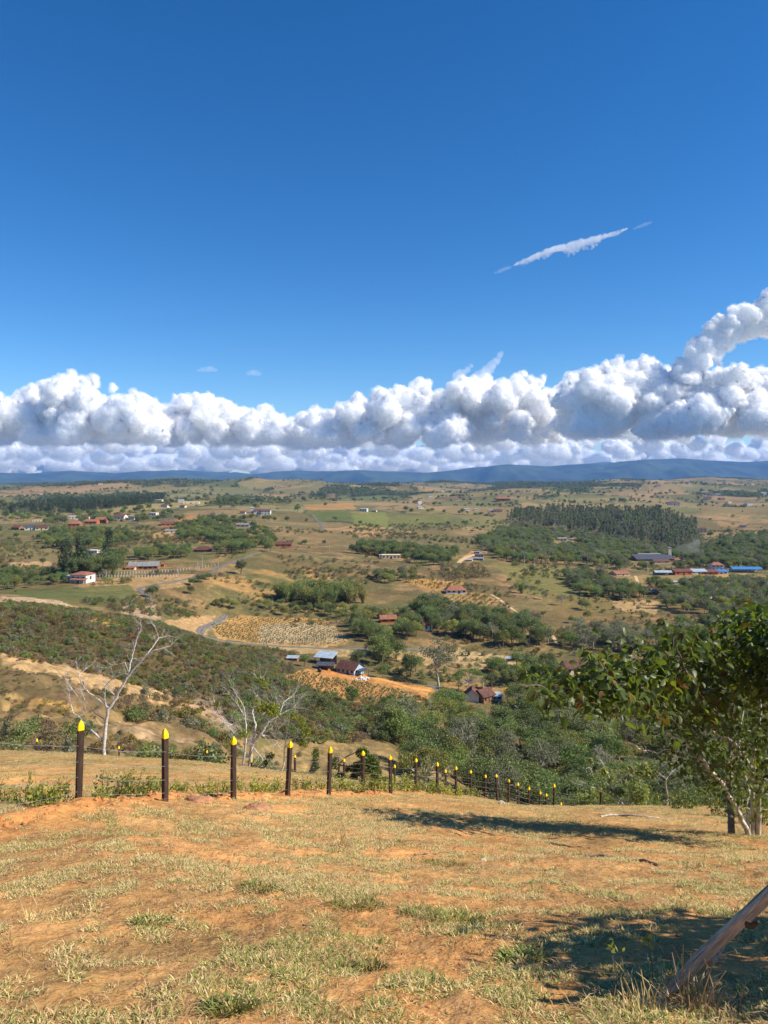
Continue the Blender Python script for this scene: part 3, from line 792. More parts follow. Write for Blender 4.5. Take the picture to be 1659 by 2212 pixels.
def make_tall(seed, H, R, ncl, per, size, bare=0.45):
    rn = np.random.default_rng(seed)
    tr = MB(); cl = []
    limb(tr, (0, 0, -0.3), (rn.normal() * 0.3, rn.normal() * 0.3, H * 0.95), H * 0.013, H * 0.004, rn, 0.02, 6)
    for i in range(ncl):
        f = rn.random(); z = H * (bare + (1 - bare) * f)
        a = rn.uniform(0, 6.283); q = R * (1.0 - 0.65 * f) * rn.uniform(0.2, 1)
        cl.append((np.array([math.cos(a) * q, math.sin(a) * q, z]), R * rn.uniform(0.3, 0.5)))
        if i % 3 == 0:
            limb(tr, (0, 0, z - R * 0.5), cl[-1][0], H * 0.004, H * 0.0015, rn)
    return tr, crown_of(cl, per, size, rn, 0.9)

def branch_out(mb, p, d, L, r, lev, rn, tips, spread=0.55, up=0.15, sides=4):
    d = d.normalized(); pts = [p]; cur = Vector(p); dd = Vector(d)
    k = 4
    for i in range(k):
        dd = (dd + Vector(rn.normal(size=3)) * 0.16 + Vector((0, 0, up * 0.3))).normalized()
        cur = cur + dd * L / k; pts.append(Vector(cur))
    tube(mb, pts, [r * (1 - 0.55 * i / k) for i in range(k + 1)], sides, 0, False)
    if lev == 0:
        tips.append((pts[-1], dd)); return
    for j in range(rn.integers(2, 4)):
        q = pts[rn.integers(2, k + 1)]
        nd = (dd + Vector(rn.normal(size=3)) * spread + Vector((0, 0, up))).normalized()
        branch_out(mb, q, nd, L * rn.uniform(0.55, 0.8), r * 0.5, lev - 1, rn, tips, spread, up, max(3, sides - 1))
    branch_out(mb, pts[-1], (dd + Vector(rn.normal(size=3)) * spread * 0.4).normalized(), L * rn.uniform(0.6, 0.8), r * 0.45, lev - 1, rn, tips, spread, up, max(3, sides - 1))

def make_bare(seed, H, leafn, size, stems=1):
    rn = np.random.default_rng(seed)
    tr = MB(); tips = []
    for s in range(stems):
        branch_out(tr, Vector((0, 0, -0.2)), Vector((rn.normal() * 0.25, rn.normal() * 0.25, 1)), H * 0.42, H * 0.022 / math.sqrt(stems), 4 if stems == 1 else 3, rn, tips, 0.6)
    C = np.concatenate([np.array(t[0])[None] + rn.normal(size=(leafn, 3)) * size * 1.6 for t in tips[:len(tips)]])
    mb = MB(); V, Fq = leaf_quads(C, size * (0.6 + 0.7 * rn.random(len(C))), rn); mb.add(V, Fq)
    return tr, mb

def make_bamboo(seed, H, n, size):
    rn = np.random.default_rng(seed)
    tr = MB(); C = []
    for i in range(n):
        a = rn.uniform(0, 6.283); lean = rn.uniform(0.05, 0.42); h = H * rn.uniform(0.6, 1.0)
        b = np.array([math.cos(a), math.sin(a), 0.0]); q = rn.uniform(0, H * 0.14)
        pts = []
        for k in range(7):
            f = k / 6
            pts.append(b * (q + lean * h * f ** 2.2) + np.array([0, 0, h * (f - 0.22 * lean * f ** 3 * 2)]))
        tube(tr, pts, [0.05 * (1 - f / 7) + 0.012 for f in range(7)], 4, 0, False)
        m = 46
        f = 0.25 + 0.75 * rn.random(m) ** 0.8
        P = np.array([np.array([np.interp(x, np.linspace(0, 1, 7), [p[j] for p in pts]) for j in range(3)]) for x in f])
        C.append(P + rn.normal(size=(m, 3)) * H * 0.045)
    C = np.concatenate(C)
    mb = MB(); V, Fq = leaf_quads(C, size * (0.6 + 0.9 * rn.random(len(C))), rn, 0.28, 0.0); mb.add(V, Fq)
    return tr, mb

def make_bush(seed, H, R, ncl, per, size, twig=6):
    rn = np.random.default_rng(seed)
    tr = MB(); cl = []
    for i in range(ncl):
        a = rn.uniform(0, 6.283); q = R * math.sqrt(rn.random()) * 0.85
        z = H * (0.25 + 0.6 * rn.random() * (1 - (q / R) ** 2 * 0.6))
        cl.append((np.array([math.cos(a) * q, math.sin(a) * q, z]), R * rn.uniform(0.22, 0.4)))
    for i in range(twig):
        c = cl[i % ncl][0]
        limb(tr, (rn.normal() * 0.08, rn.normal() * 0.08, -0.15), c * np.array([1, 1, 1.1]), 0.02 * H, 0.006 * H, rn, 0.1, 3, 4)
    return tr, crown_of(cl, per, size, rn, 0.85)

class Kind:
    def __init__(self, name, tr, cr, bark, leaf, H, R):
        self.trunk = tr.mesh('trunk', [bark], True); self.crown = cr.mesh('crown', [leaf])
        self.H, self.R, self.name = H, R, name
        al = MB()
        for src, m in ((tr, 0), (cr, 1)):
            V = np.concatenate(src.v)
            base = al.n
            al.v.append(V); al.n += len(V)
            al.f3 += [(f + base, m) for f, _ in src.f3]; al.f4 += [(f + base, m) for f, _ in src.f4]
        self.all = al.mesh(name, [bark, leaf])
KINDS = {}
def kind(key, variants):
    KINDS[key] = variants
kind('round', [Kind('tree', *make_round(11 + i, 6.6, 3.3, 34 + 3 * i, 110, 0.32, 0.02 + 0.03 * i), M_BARK, [L_MID, L_DEEP, L_MID, L_YEL][i], 7.0, 3.0) for i in range(4)])
kind('deep', [Kind('tree', *make_round(31 + i, 7.8, 3.4, 36, 115, 0.34, 0.02), M_BARKD, L_DEEP, 8.0, 3.1) for i in range(2)])
kind('flat', [Kind('tree', *make_flat(41 + i, 6.5, 4.2, 34, 90, 0.30), M_BARKP, [L_MID, L_YEL, L_DEEP][i], 6.5, 4.2) for i in range(3)])
kind('grey', [Kind('tree', *make_round(51 + i, 8.5, 3.3, 26, 80, 0.34, 0.12), M_BARKP, L_GREY, 8.5, 3.2) for i in range(2)])
kind('tall', [Kind('tree', *make_tall(61 + i, 20, 2.6, 24, 34, 0.75, 0.42), M_BARKP, L_GREY if i else L_DEEP, 20, 2.6) for i in range(3)])
kind('pine', [Kind('tree', *make_tall(71 + i, 14, 2.8, 34, 34, 0.7, 0.12), M_BARKD, L_PINE, 14, 2.8) for i in range(2)])
kind('dry', [Kind('tree', *make_bare(81 + i, 6.5, 3, 0.16), M_BARKP, L_BROWN if i else L_YEL, 6.5, 2.5) for i in range(2)])
kind('bamboo', [Kind('bamboo', *make_bamboo(91 + i, 10, 34, 0.75), M_BARKD, L_YEL if i else L_MID, 10, 4.0) for i in range(2)])
kind('bush', [Kind('bush', *make_bush(101 + i, 1.7, 1.15, 12, 70, 0.17), M_BARKD, [L_MID, L_DEEP, L_GREY, L_RUST][i], 1.7, 1.15) for i in range(4)])
kind('brush', [Kind('bush', *make_bush(121 + i, 1.4, 1.1, 10, 48, 0.15, 10), M_BARK, [L_BROWN, L_RUST, L_BROWN][i], 1.4, 1.1) for i in range(3)])
kind('farbush', KINDS['round'][:3] + KINDS['deep'][:1])

# ------------------------------------------------------------------ where they grow
RS = np.random.default_rng(2024)
POP = []       # (X, Y, kind, variant, scale, rotation, zone)
def grow(poly, mix, space, sc_rng=(0.8, 1.25), zone='', clump=None, ymin=56.0):
    hits = [hit(x, y) for x, y in poly]
    ys = [h.y for h in hits]; us = [(x - CX) / F for x, y in poly]
    y0, y1 = max(ymin, min(ys) * 0.93), max(ys) * 1.07
    u0, u1 = min(us), max(us)
    n = int((u1 - u0) * (y1 * y1 - y0 * y0) / 2 / space ** 2)
    n = min(n, 60000)
    Y = np.sqrt(y0 * y0 + (y1 * y1 - y0 * y0) * RS.random(n)); X = (u0 + (u1 - u0) * RS.random(n)) * Y
    Z = gz(X, Y, False)
    px = CX + F * X / Y; py = H0 + F * (EYE - Z) / Y
    k = inpoly(px, py, poly) & (Y > ymin)
    if clump is not None:
        k &= fbm(X / clump[0], Y / clump[0], 3, 500 + len(POP) % 97) > clump[1]
    X, Y = X[k], Y[k]
    # thin out to the spacing
    order = RS.permutation(len(X)); cell = {}
    keep = []
    cs = space * 0.75
    for i in order:
        c = (int(X[i] // cs), int(Y[i] // cs))
        if c in cell: continue
        cell[c] = 1; keep.append(i)
    names = list(mix); w = np.array([mix[k_] for k_ in names], float); w /= w.sum()
    for i in keep:
        kk = names[RS.choice(len(names), p=w)]
        POP.append((X[i], Y[i], kk, int(RS.integers(len(KINDS[kk]))), RS.uniform(*sc_rng), RS.uniform(0, 6.283), zone))

grow([(835, 1548), (900, 1560), (960, 1532), (1080, 1518), (1200, 1470), (1330, 1478), (1659, 1430), (1700, 1800), (1300, 1800), (1100, 1760), (900, 1720), (880, 1660), (845, 1600)],
     {'round': 5, 'flat': 4, 'deep': 2, 'grey': 1.8, 'dry': 1.3}, 4.4, (0.5, 1.3), 'wood', None, 70)
grow([(1062, 1452), (1130, 1440), (1250, 1450), (1300, 1470), (1200, 1502), (1100, 1495)], {'deep': 3, 'round': 2}, 4.6, (0.7, 1.0), 'grove')
grow([(757, 1350), (800, 1330), (880, 1336), (905, 1352), (908, 1375), (850, 1392), (770, 1388)], {'deep': 2, 'round': 3}, 5.0, (0.8, 1.2), 'belt')
grow([(888, 1312), (930, 1310), (1060, 1338), (1110, 1356), (1200, 1388), (1205, 1397), (1100, 1400), (990, 1378), (935, 1368), (900, 1336)], {'deep': 4, 'round': 2, 'grey': 0.6}, 5.0, (0.9, 1.35), 'belt')
grow([(1222, 1250), (1290, 1240), (1340, 1252), (1398, 1292), (1350, 1298), (1260, 1290), (1228, 1268)], {'deep': 2, 'round': 3, 'grey': 1}, 6.0, (0.9, 1.3), 'meadow_grove')
grow([(1400, 1262), (1500, 1256), (1700, 1275), (1700, 1340), (1560, 1352), (1440, 1315)], {'deep': 1, 'round': 3, 'grey': 2}, 6.5, (0.9, 1.3), 'right_grove')
grow([(1215, 1385), (1260, 1368), (1340, 1372), (1420, 1380), (1450, 1410), (1290, 1410), (1220, 1402)], {'grey': 4, 'round': 1}, 6.0, (0.9, 1.2), 'grey_grove')
grow([(1450, 1360), (1700, 1340), (1700, 1430), (1450, 1440)], {'round': 3, 'deep': 2, 'grey': 2}, 7.0, (0.8, 1.2), 'right_grove')
grow([(1030, 1172), (1100, 1140), (1250, 1155), (1380, 1178), (1480, 1192), (1700, 1150), (1700, 1232), (1520, 1226), (1380, 1236), (1260, 1222), (1100, 1216), (1040, 1192)], {'deep': 3, 'round': 4, 'grey': 2}, 7.5, (0.9, 1.4), 'far_wood')
grow([(1085, 1128), (1250, 1150), (1400, 1180), (1480, 1196), (1516, 1176), (1505, 1140), (1440, 1118), (1200, 1112)], {'tall': 1, 'deep': 0.12, 'grey': 0.15}, 6.0, (0.6, 1.2), 'tall_wood')
grow([(20, 1110), (160, 1108), (300, 1092), (355, 1082), (355, 1074), (200, 1086), (40, 1100)], {'pine': 1}, 9.0, (0.9, 1.2), 'pine_wood')
grow([(130, 1252), (230, 1248), (300, 1236), (260, 1222), (180, 1222), (135, 1238)], {'deep': 3, 'pine': 1}, 5.5, (1.1, 1.7), 'dark_clump')
grow([(75, 1152), (160, 1148), (250, 1152), (300, 1168), (210, 1190), (100, 1186)], {'deep': 2, 'round': 3}, 9.0, (0.9, 1.3), 'village')
grow([(0, 1118), (160, 1112), (370, 1098), (372, 1124), (250, 1132), (60, 1136)], {'deep': 3, 'round': 2}, 15.0, (1.0, 1.5), 'village')
grow([(362, 1138), (480, 1124), (560, 1140), (600, 1168), (480, 1178), (380, 1165)], {'deep': 2, 'round': 3}, 10.0, (0.9, 1.3), 'village')
grow([(250, 1206), (330, 1196), (440, 1188), (500, 1182), (590, 1168), (600, 1192), (480, 1200), (300, 1216)], {'deep': 2, 'round': 3}, 8.0, (0.9, 1.3), 'village_edge')
grow([(750, 1192), (800, 1180), (860, 1186), (980, 1200), (1010, 1216), (940, 1224), (800, 1206)], {'deep': 3, 'round': 2}, 7.0, (1.0, 1.4), 'mid_grove')
grow([(600, 1294), (650, 1285), (760, 1280), (812, 1288), (790, 1304), (690, 1314), (610, 1304)], {'bamboo': 1}, 4.6, (0.8, 1.15), 'bamboo')
grow([(800, 1246), (860, 1240), (910, 1242), (900, 1258), (830, 1262)], {'round': 3, 'grey': 2}, 6.5, (0.8, 1.1), 'mid_grove')
grow([(440, 1310), (560, 1300), (640, 1316), (760, 1310), (800, 1322), (740, 1336), (560, 1330)], {'round': 3, 'deep': 1}, 6.5, (0.5, 0.95), 'belt')
grow([(0, 1244), (130, 1240), (150, 1262), (0, 1276)], {'round': 3, 'deep': 2}, 6.0, (0.5, 1.0), 'hedge')
grow([(400, 1262), (440, 1248), (470, 1262), (430, 1280)], {'round': 1}, 6.0, (0.5, 0.8), 'hedge')
# scattered trees over the valley
for pol, sp in (([(0, 1140), (1659, 1140), (1659, 1240), (0, 1260)], 26), ([(400, 1225), (1659, 1235), (1659, 1400), (900, 1400), (420, 1300)], 24), ([(550, 1130), (1100, 1120), (1050, 1180), (560, 1180)], 20)):
    grow(pol, {'round': 3, 'deep': 2, 'grey': 1}, sp, (0.3, 0.85), 'scattered', (90, 0.18))
# scrub
grow([(0, 1300), (180, 1318), (350, 1348), (470, 1395), (640, 1448), (720, 1500), (720, 1570), (560, 1570), (450, 1532), (300, 1484), (150, 1444), (0, 1416)], {'bush': 5, 'brush': 5}, 1.55, (0.55, 1.25), 'scrub')
grow([(470, 1450), (600, 1462), (680, 1515), (850, 1535), (870, 1600), (760, 1608), (600, 1605), (500, 1575)], {'bush': 6, 'brush': 2}, 2.1, (0.8, 1.7), 'scrub')
grow([(560, 1400), (640, 1410), (640, 1450), (560, 1440), (480, 1400)], {'bush': 5, 'brush': 3}, 2.6, (0.8, 1.6), 'scrub')
grow([(160, 1500), (320, 1500), (470, 1550), (520, 1600), (500, 1650), (300, 1640), (120, 1570)], {'bush': 5, 'brush': 4}, 2.4, (0.5, 1.4), 'scrub', (14, -0.12))
grow([(0, 1440), (150, 1465), (300, 1505), (460, 1545), (560, 1610), (420, 1650), (200, 1610), (0, 1600)], {'brush': 5, 'bush': 1}, 1.3, (0.15, 0.5), 'scrub', (10, -0.1))
grow([(0, 1560), (120, 1585), (200, 1600), (260, 1650), (0, 1625)], {'bush': 4, 'brush': 4}, 2.0, (0.7, 1.4), 'scrub')
grow([(240, 1600), (420, 1610), (560, 1650), (650, 1680), (900, 1690), (1000, 1730), (600, 1730), (300, 1680)], {'bush': 5, 'brush': 3}, 2.2, (0.45, 0.95), 'scrub', None, 48)
grow([(180, 1300), (330, 1290), (470, 1310), (430, 1335), (260, 1330)], {'bush': 4, 'brush': 3}, 3.6, (0.8, 1.8), 'scrub')
grow([(800, 1400), (930, 1430), (1000, 1470), (960, 1480), (800, 1440)], {'bush': 4, 'round': 0.4}, 4.2, (0.8, 1.8), 'scrub')
grow([(700, 1500), (900, 1505), (960, 1530), (860, 1560), (740, 1540)], {'bush': 5, 'brush': 1}, 2.6, (0.7, 1.4), 'scrub')
grow([(950, 1222), (1040, 1218), (1062, 1246), (960, 1256)], {'brush': 4, 'bush': 1}, 3.4, (1.0, 2.0), 'scrub')
grow([(600, 1200), (820, 1215), (860, 1262), (640, 1262)], {'bush': 3, 'brush': 2}, 8, (1.0, 2.0), 'scrub')
grow([(400, 1225), (1659, 1235), (1659, 1420), (900, 1420), (420, 1300)], {'bush': 3, 'brush': 3}, 4.5, (0.5, 1.7), 'scrub', (45, 0.06))
grow([(0, 1140), (1100, 1130), (1659, 1150), (1659, 1245), (400, 1250), (0, 1285)], {'bush': 4, 'brush': 2}, 7, (0.8, 2.4), 'scrub', (70, 0.06))
grow([(470, 1440), (560, 1400), (900, 1408), (1200, 1450), (1300, 1480), (1000, 1500), (700, 1440)], {'bush': 4, 'brush': 3}, 4, (0.5, 1.5), 'scrub', (20, 0.05))
# far woods and hedgerows
_n = 240000
_Y = np.sqrt(850 ** 2 + (6800 ** 2 - 850 ** 2) * RS.random(_n)); _X = (-0.53 + 1.06 * RS.random(_n)) * _Y
_fw = fbm(_X / 420, _Y / 520, 5, 241) + 0.10 * fbm(_X / 60, _Y / 60, 3, 245)
_wx = _X + fbm(_X / 300, _Y / 300, 3, 201) * 130; _wy = _Y + fbm(_X / 300, _Y / 300, 3, 205) * 130
_a, _b, _c, _d = worley(_wx / 210, _wy / 290, 211)
_k = ((_fw > 0.24) & (RS.random(_n) < 0.5)) | ((_b - _a < 0.05) & (_d > 0.3) & (RS.random(_n) < 0.55)) | (RS.random(_n) < 0.004)
_pxx = CX + F * _X / _Y; _pyy = H0 + F * (EYE - gz(_X, _Y, False)) / _Y
for pol in ([(655, 1086), (1000, 1080), (1010, 1160), (650, 1160)], [(1085, 1095), (1510, 1085), (1520, 1200), (1085, 1140)], [(150, 1078), (470, 1070), (470, 1108), (150, 1112)]):
    _k &= ~(inpoly(_pxx, _pyy, pol) & (RS.random(_n) < 0.8))
for x, y in zip(_X[_k], _Y[_k]):
    kk = ('round', 'deep', 'deep', 'grey')[int(RS.integers(4))]
    POP.append((x, y, kk, int(RS.integers(len(KINDS[kk]))), RS.uniform(0.6, 1.5), RS.uniform(0, 6.283), 'far'))

KEEP_OUT = []     # (x, y, radius in metres) kept clear, filled in below for buildings and roads
HOUSEBOX = []
# ------------------------------------------------------------------ roads and tracks
M_ASPH = plain('worn_asphalt', rgb(126, 119, 110), rgb(98, 92, 84), 0.6, 0.9, 0.15)
M_DIRT = plain('dirt_track', rgb(222, 164, 96), rgb(196, 138, 80), 0.5, 0.95, 0.05)
M_PALE = plain('pale_track', rgb(212, 184, 140), rgb(186, 152, 108), 0.5, 0.95, 0.05)
M_LINE = plain('road_paint', rgb(214, 196, 120), rgb(170, 160, 120), 2.0, 0.8, 0.1)
def smooth_path(P, step=4.0):
    P = np.array(P); out = []
    Q = np.vstack([2 * P[0] - P[1], P, 2 * P[-1] - P[-2]])
    for i in range(1, len(Q) - 2):
        a, b, c, d = Q[i - 1], Q[i], Q[i + 1], Q[i + 2]
        n = max(2, int(np.linalg.norm(c - b) / step))
        for t in np.arange(n) / n:
            out.append(0.5 * (2 * b + (c - a) * t + (2 * a - 5 * b + 4 * c - d) * t * t + (3 * b - 3 * c + d - a) * t ** 3))
    out.append(P[-1])
    return np.array(out)
def road(name, pts, w, mat, label, lift=0.14, keep=True, line=False, kindname='structure'):
    H = [hit(x, y) for x, y in pts]
    C = smooth_path([(h.x, h.y) for h in H])
    T = np.gradient(C, axis=0); T /= np.linalg.norm(T, axis=1, keepdims=True) + 1e-9
    Nn = np.stack([-T[:, 1], T[:, 0]], 1)
    offs = np.linspace(-0.5, 0.5, 7) * w
    wob = fbm(C[:, 0] / 5, C[:, 1] / 5, 2, 71) * w * 0.06
    X = C[:, None, 0] + Nn[:, None, 0] * (offs[None] + wob[:, None]); Y = C[:, None, 1] + Nn[:, None, 1] * (offs[None] + wob[:, None])
    Z = gz(X, Y)
    Z = Z * 0.35 + Z.mean(1, keepdims=True) * 0.65
    Z = np.maximum(Z, gz(X, Y) - 0.05) + lift
    Z[:, 0] -= lift + 0.5; Z[:, -1] -= lift + 0.5
    mb = MB(); r, c = X.shape; ix = np.arange(r * c).reshape(r, c)
    mb.add(np.stack([X, Y, Z], -1).reshape(-1, 3), np.stack([ix[:-1, :-1], ix[:-1, 1:], ix[1:, 1:], ix[1:, :-1]], -1).reshape(-1, 4))
    o = mb.obj(name, mat); tag(o, label, 'road', kind=kindname)
    if keep:
        for a, b in C[::2]: KEEP_OUT.append((a, b, w * 0.5 + 1.6))
    if line:
        l = MB(); X2 = X[:, 3:4] + Nn[:, None, 0] * np.array([[-0.07, 0.07]]); Y2 = Y[:, 3:4] + Nn[:, None, 1] * np.array([[-0.07, 0.07]])
        Z2 = np.repeat(Z[:, 3:4], 2, 1) + 0.006
        i2 = np.arange(len(C) * 2).reshape(-1, 2)
        l.add(np.stack([X2, Y2, Z2], -1).reshape(-1, 3), np.stack([i2[:-1, 0], i2[:-1, 1], i2[1:, 1], i2[1:, 0]], -1))
        l.obj('centre_line', M_LINE, o)
    return C
road('road', [(486, 1328), (482, 1335), (462, 1346), (438, 1356), (430, 1366), (440, 1374), (470, 1382), (520, 1389), (600, 1396), (700, 1401), (800, 1402), (880, 1402), (960, 1404)], 3.9, M_ASPH, 'grey winding road that bends round the planted field', line=True)
road('road', [(968, 1522), (962, 1506), (952, 1494), (938, 1484), (922, 1480)], 4.4, M_ASPH, 'short stretch of grey road coming down past the farm')
road('road', [(332, 1302), (318, 1290), (308, 1280), (300, 1272), (330, 1264), (390, 1254), (430, 1244), (470, 1228), (520, 1208), (560, 1194)], 3.8, M_ASPH, 'pale grey road climbing past the white post fence')
road('dirt_track', [(930, 1491), (890, 1487), (850, 1476), (812, 1465), (780, 1459)], 3.6, M_DIRT, 'bright orange drive leading up to the farmyard')
road('dirt_track', [(1205, 1392), (1188, 1368), (1160, 1350), (1110, 1318), (1085, 1300), (1060, 1284)], 2.6, M_PALE, 'pale footworn track across the green meadow', keep=False)
road('dirt_track', [(1368, 1276), (1386, 1268), (1378, 1258), (1372, 1244)], 3.2, M_PALE, 'pale looping track near the brick houses')
road('dirt_track', [(700, 1148), (690, 1128), (676, 1112)], 4.5, M_ASPH, 'narrow pale lane between two pastures', keep=False)
road('dirt_track', [(990, 1216), (1006, 1204), (1030, 1196), (1050, 1192)], 5.0, M_PALE, 'pale sandy drive up to the grey sheds')

# ------------------------------------------------------------------ buildings
def roofmat(name, c1, c2, scale, dirx=True, metal=0.0, rough=0.7, ang=0.0):
    m, nt, bs = newmat(name)
    f, raw = noise_fac(nt, 0.9, 6, 0.3, 0.7)
    tc = N(nt, 'ShaderNodeTexCoord'); wv = N(nt, 'ShaderNodeTexWave', wave_type='BANDS', bands_direction='X')
    wv.inputs['Scale'].default_value = scale; wv.inputs['Distortion'].default_value = 0.6
    nt.links.new(tc.outputs['Object'], wv.inputs['Vector'])
    c = mixc(nt, f, c2, c1)
    c = mixc(nt, 0.35, c, mixc(nt, wv.outputs['Fac'], (0.55, 0.55, 0.55), (1.2, 1.2, 1.2)), 'MULTIPLY')
    nt.links.new(c, bs.inputs['Base Color'])
    bs.inputs['Roughness'].default_value = rough; bs.inputs['Metallic'].default_value = metal; bs.inputs['Specular IOR Level'].default_value = 0.25
    b = N(nt, 'ShaderNodeBump'); b.inputs['Strength'].default_value = 0.6; b.inputs['Distance'].default_value = 0.06
    nt.links.new(wv.outputs['Fac'], b.inputs['Height']); nt.links.new(b.outputs[0], bs.inputs['Normal'])
    return m
R_BROWN = roofmat('roof_old_tile', rgb(122, 80, 62), rgb(78, 54, 46), 1.3)
R_ORANGE = roofmat('roof_orange_tile', rgb(172, 116, 86), rgb(132, 86, 64), 1.3)
R_RED = roofmat('roof_red_tile', rgb(130, 82, 68), rgb(96, 64, 56), 1.0)
R_ZINC = roofmat('roof_zinc', rgb(184, 198, 206), rgb(136, 150, 160), 1.0, rough=0.5)
R_GREY = roofmat('roof_grey_sheet', rgb(160, 156, 152), rgb(112, 108, 106), 0.6, rough=0.7)
R_DARK = roofmat('roof_dark_sheet', rgb(88, 92, 100), rgb(60, 62, 70), 0.8, rough=0.7)
R_BLUE = roofmat('roof_blue_sheet', rgb(80, 140, 192), rgb(56, 110, 164), 0.8, rough=0.5)
W_WHITE = plain('wall_whitewash', rgb(226, 222, 214), rgb(194, 188, 178), 0.7, 0.85, 0.1)
W_CREAM = plain('wall_cream', rgb(232, 214, 180), rgb(204, 182, 146), 0.7, 0.85, 0.1)
W_BRICK = plain('wall_brick', rgb(196, 122, 82), rgb(154, 90, 60), 0.9, 0.9, 0.1)
W_BLUE = plain('wall_blue_white', rgb(128, 164, 196), rgb(190, 200, 206), 0.8, 0.85, 0.1)
W_MUD = plain('wall_mud', rgb(166, 128, 96), rgb(118, 88, 66), 0.8, 0.9, 0.1)
W_GREY = plain('wall_grey_block', rgb(176, 170, 162), rgb(138, 132, 126), 0.8, 0.9, 0.1)
M_DARK = plain('dark_opening', rgb(52, 46, 42), rgb(34, 30, 28), 1.0, 0.5, 0.4)
M_WOOD = plain('weathered_wood', rgb(124, 100, 78), rgb(84, 66, 50), 2.0, 0.9, 0.1)
M_DOOR = plain('door_paint', rgb(96, 74, 58), rgb(70, 54, 42), 2.0, 0.7, 0.2)

def roof_part(root, W, D, h, rise, kind_, mat, ov=0.5, name='roof', off=(0, 0)):
    x, y = W / 2 + ov, D / 2 + ov; t = 0.14; mb = MB()
    ox, oy = off
    def sheet(a, b, c, d):
        V = [a, b, c, d] + [(p[0], p[1], p[2] - t) for p in (a, b, c, d)]
        mb.add([(p[0] + ox, p[1] + oy, p[2]) for p in V], [(0, 1, 2, 3), (7, 6, 5, 4), (0, 4, 5, 1), (1, 5, 6, 2), (2, 6, 7, 3), (3, 7, 4, 0)])
    e = h - ov * rise / (D / 2) + 0.05
    if kind_ == 'gable':
        r = h + rise + 0.05
        sheet((-x, -y, e), (x, -y, e), (x, 0, r), (-x, 0, r)); sheet((x, y, e), (-x, y, e), (-x, 0.001, r), (x, 0.001, r))
    elif kind_ == 'hip':
        r = h + rise + 0.05; q = max(0.1, W / 2 - D / 2 * 0.8)
        sheet((-x, -y, e), (x, -y, e), (q, 0, r), (-q, 0, r)); sheet((x, y, e), (-x, y, e), (-q, 0, r), (q, 0, r))
        sheet((x, -y, e), (x, y, e), (q, 0.001, r), (q, -0.001, r)); sheet((-x, y, e), (-x, -y, e), (-q, -0.001, r), (-q, 0.001, r))
    elif kind_ == 'shed':
        sheet((-x, -y, h + 0.05), (x, -y, h + 0.05), (x, y, h + rise), (-x, y, h + rise))
    else:
        sheet((-x, -y, h + 0.2), (x, -y, h + 0.2), (x, y, h + 0.2), (-x, y, h + 0.2))
    return mb.obj(name, mat, root)

def house(label, xc, yb, wpx, hpx, dpx, rpx, rk, wall, roof, rot=0.0, win=3, door=True, name='house', open_front=False, side_win=1, keep=1.0, cat='house', group=None, at_=None, drop=0.0):
    P = hit(xc, yb) if at_ is None else at_
    s = P.y / F
    W, Hh, D, rise = wpx * s, hpx * s, dpx * s, rpx * s
    root = empty(name, (P.x, P.y + D * 0.4, P.z - drop), label, cat, group, math.radians(rot))
    mb = MB()
    x, y = W / 2, D / 2
    if open_front:
        box(mb, -x, x, y - 0.2, y, -1.2, Hh)
        mb.obj('wall', wall, root)
        k = max(2, int(W / 3.5))
        for i in range(k + 1):
            pm = MB(); px_ = -x + 0.1 + (W - 0.2) * i / k
            box(pm, px_ - 0.1, px_ + 0.1, -y + 0.05, -y + 0.25, -1.2, Hh)
            pm.obj('post', M_WOOD, root)
    else:
        V = [(-x, -y, -1.2), (x, -y, -1.2), (x, y, -1.2), (-x, y, -1.2), (-x, -y, Hh), (x, -y, Hh), (x, y, Hh), (-x, y, Hh)]
        mb.add(V, BOXF)
        if rk == 'gable':
            mb.add([(-x, -y, Hh), (-x, y, Hh), (-x, 0, Hh + rise), (x, -y, Hh), (x, y, Hh), (x, 0, Hh + rise)], [(0, 2, 1), (3, 4, 5)])
        mb.obj('wall', wall, root)
    if rk != 'none':
        roof_part(root, W, D, Hh, rise, rk, roof, 0.45 if rk != 'flat' else 0.12)
    if not open_front:
        st = max(1, int(round(Hh / 3.2)))
        for fl in range(st):
            z0 = Hh * fl / st
            hh = Hh / st
            n = win
            for i in range(n):
                xx = -x + W * (i + 0.5) / n
                if door and fl == 0 and i == n // 2:
                    d = MB(); box(d, xx - W * 0.05, xx + W * 0.05, -y - 0.05, -y + 0.02, 0, hh * 0.72); d.obj('door', M_DOOR, root)
                    continue
                w_ = MB(); ww = min(W / n * 0.24, 0.9); box(w_, xx - ww, xx + ww, -y - 0.04, -y + 0.02, z0 + hh * 0.35, z0 + hh * 0.75)
                wo = w_.obj('window', M_DARK, root)
            for i in range(side_win):
                yy = -y + D * (i + 0.5) / side_win
                w_ = MB(); box(w_, x - 0.02, x + 0.04, yy - D * 0.08, yy + D * 0.08, z0 + hh * 0.35, z0 + hh * 0.75)
                w_.obj('window', M_DARK, root)
    HOUSEBOX.append((xc - wpx * 0.5, xc + wpx * 0.5, yb - hpx - rpx * 0.7, yb, P.y))
    KEEP_OUT.append((P.x, P.y + D * 0.3, max(W, D) * 0.62 * keep))
    if keep > 0:      # nothing tall right in front of it
        for k in (1, 2, 3):
            KEEP_OUT.append((P.x, P.y - D * 0.4 * k - 2.0 * k, W * 0.5))
    return root, P, (W, Hh, D, rise)

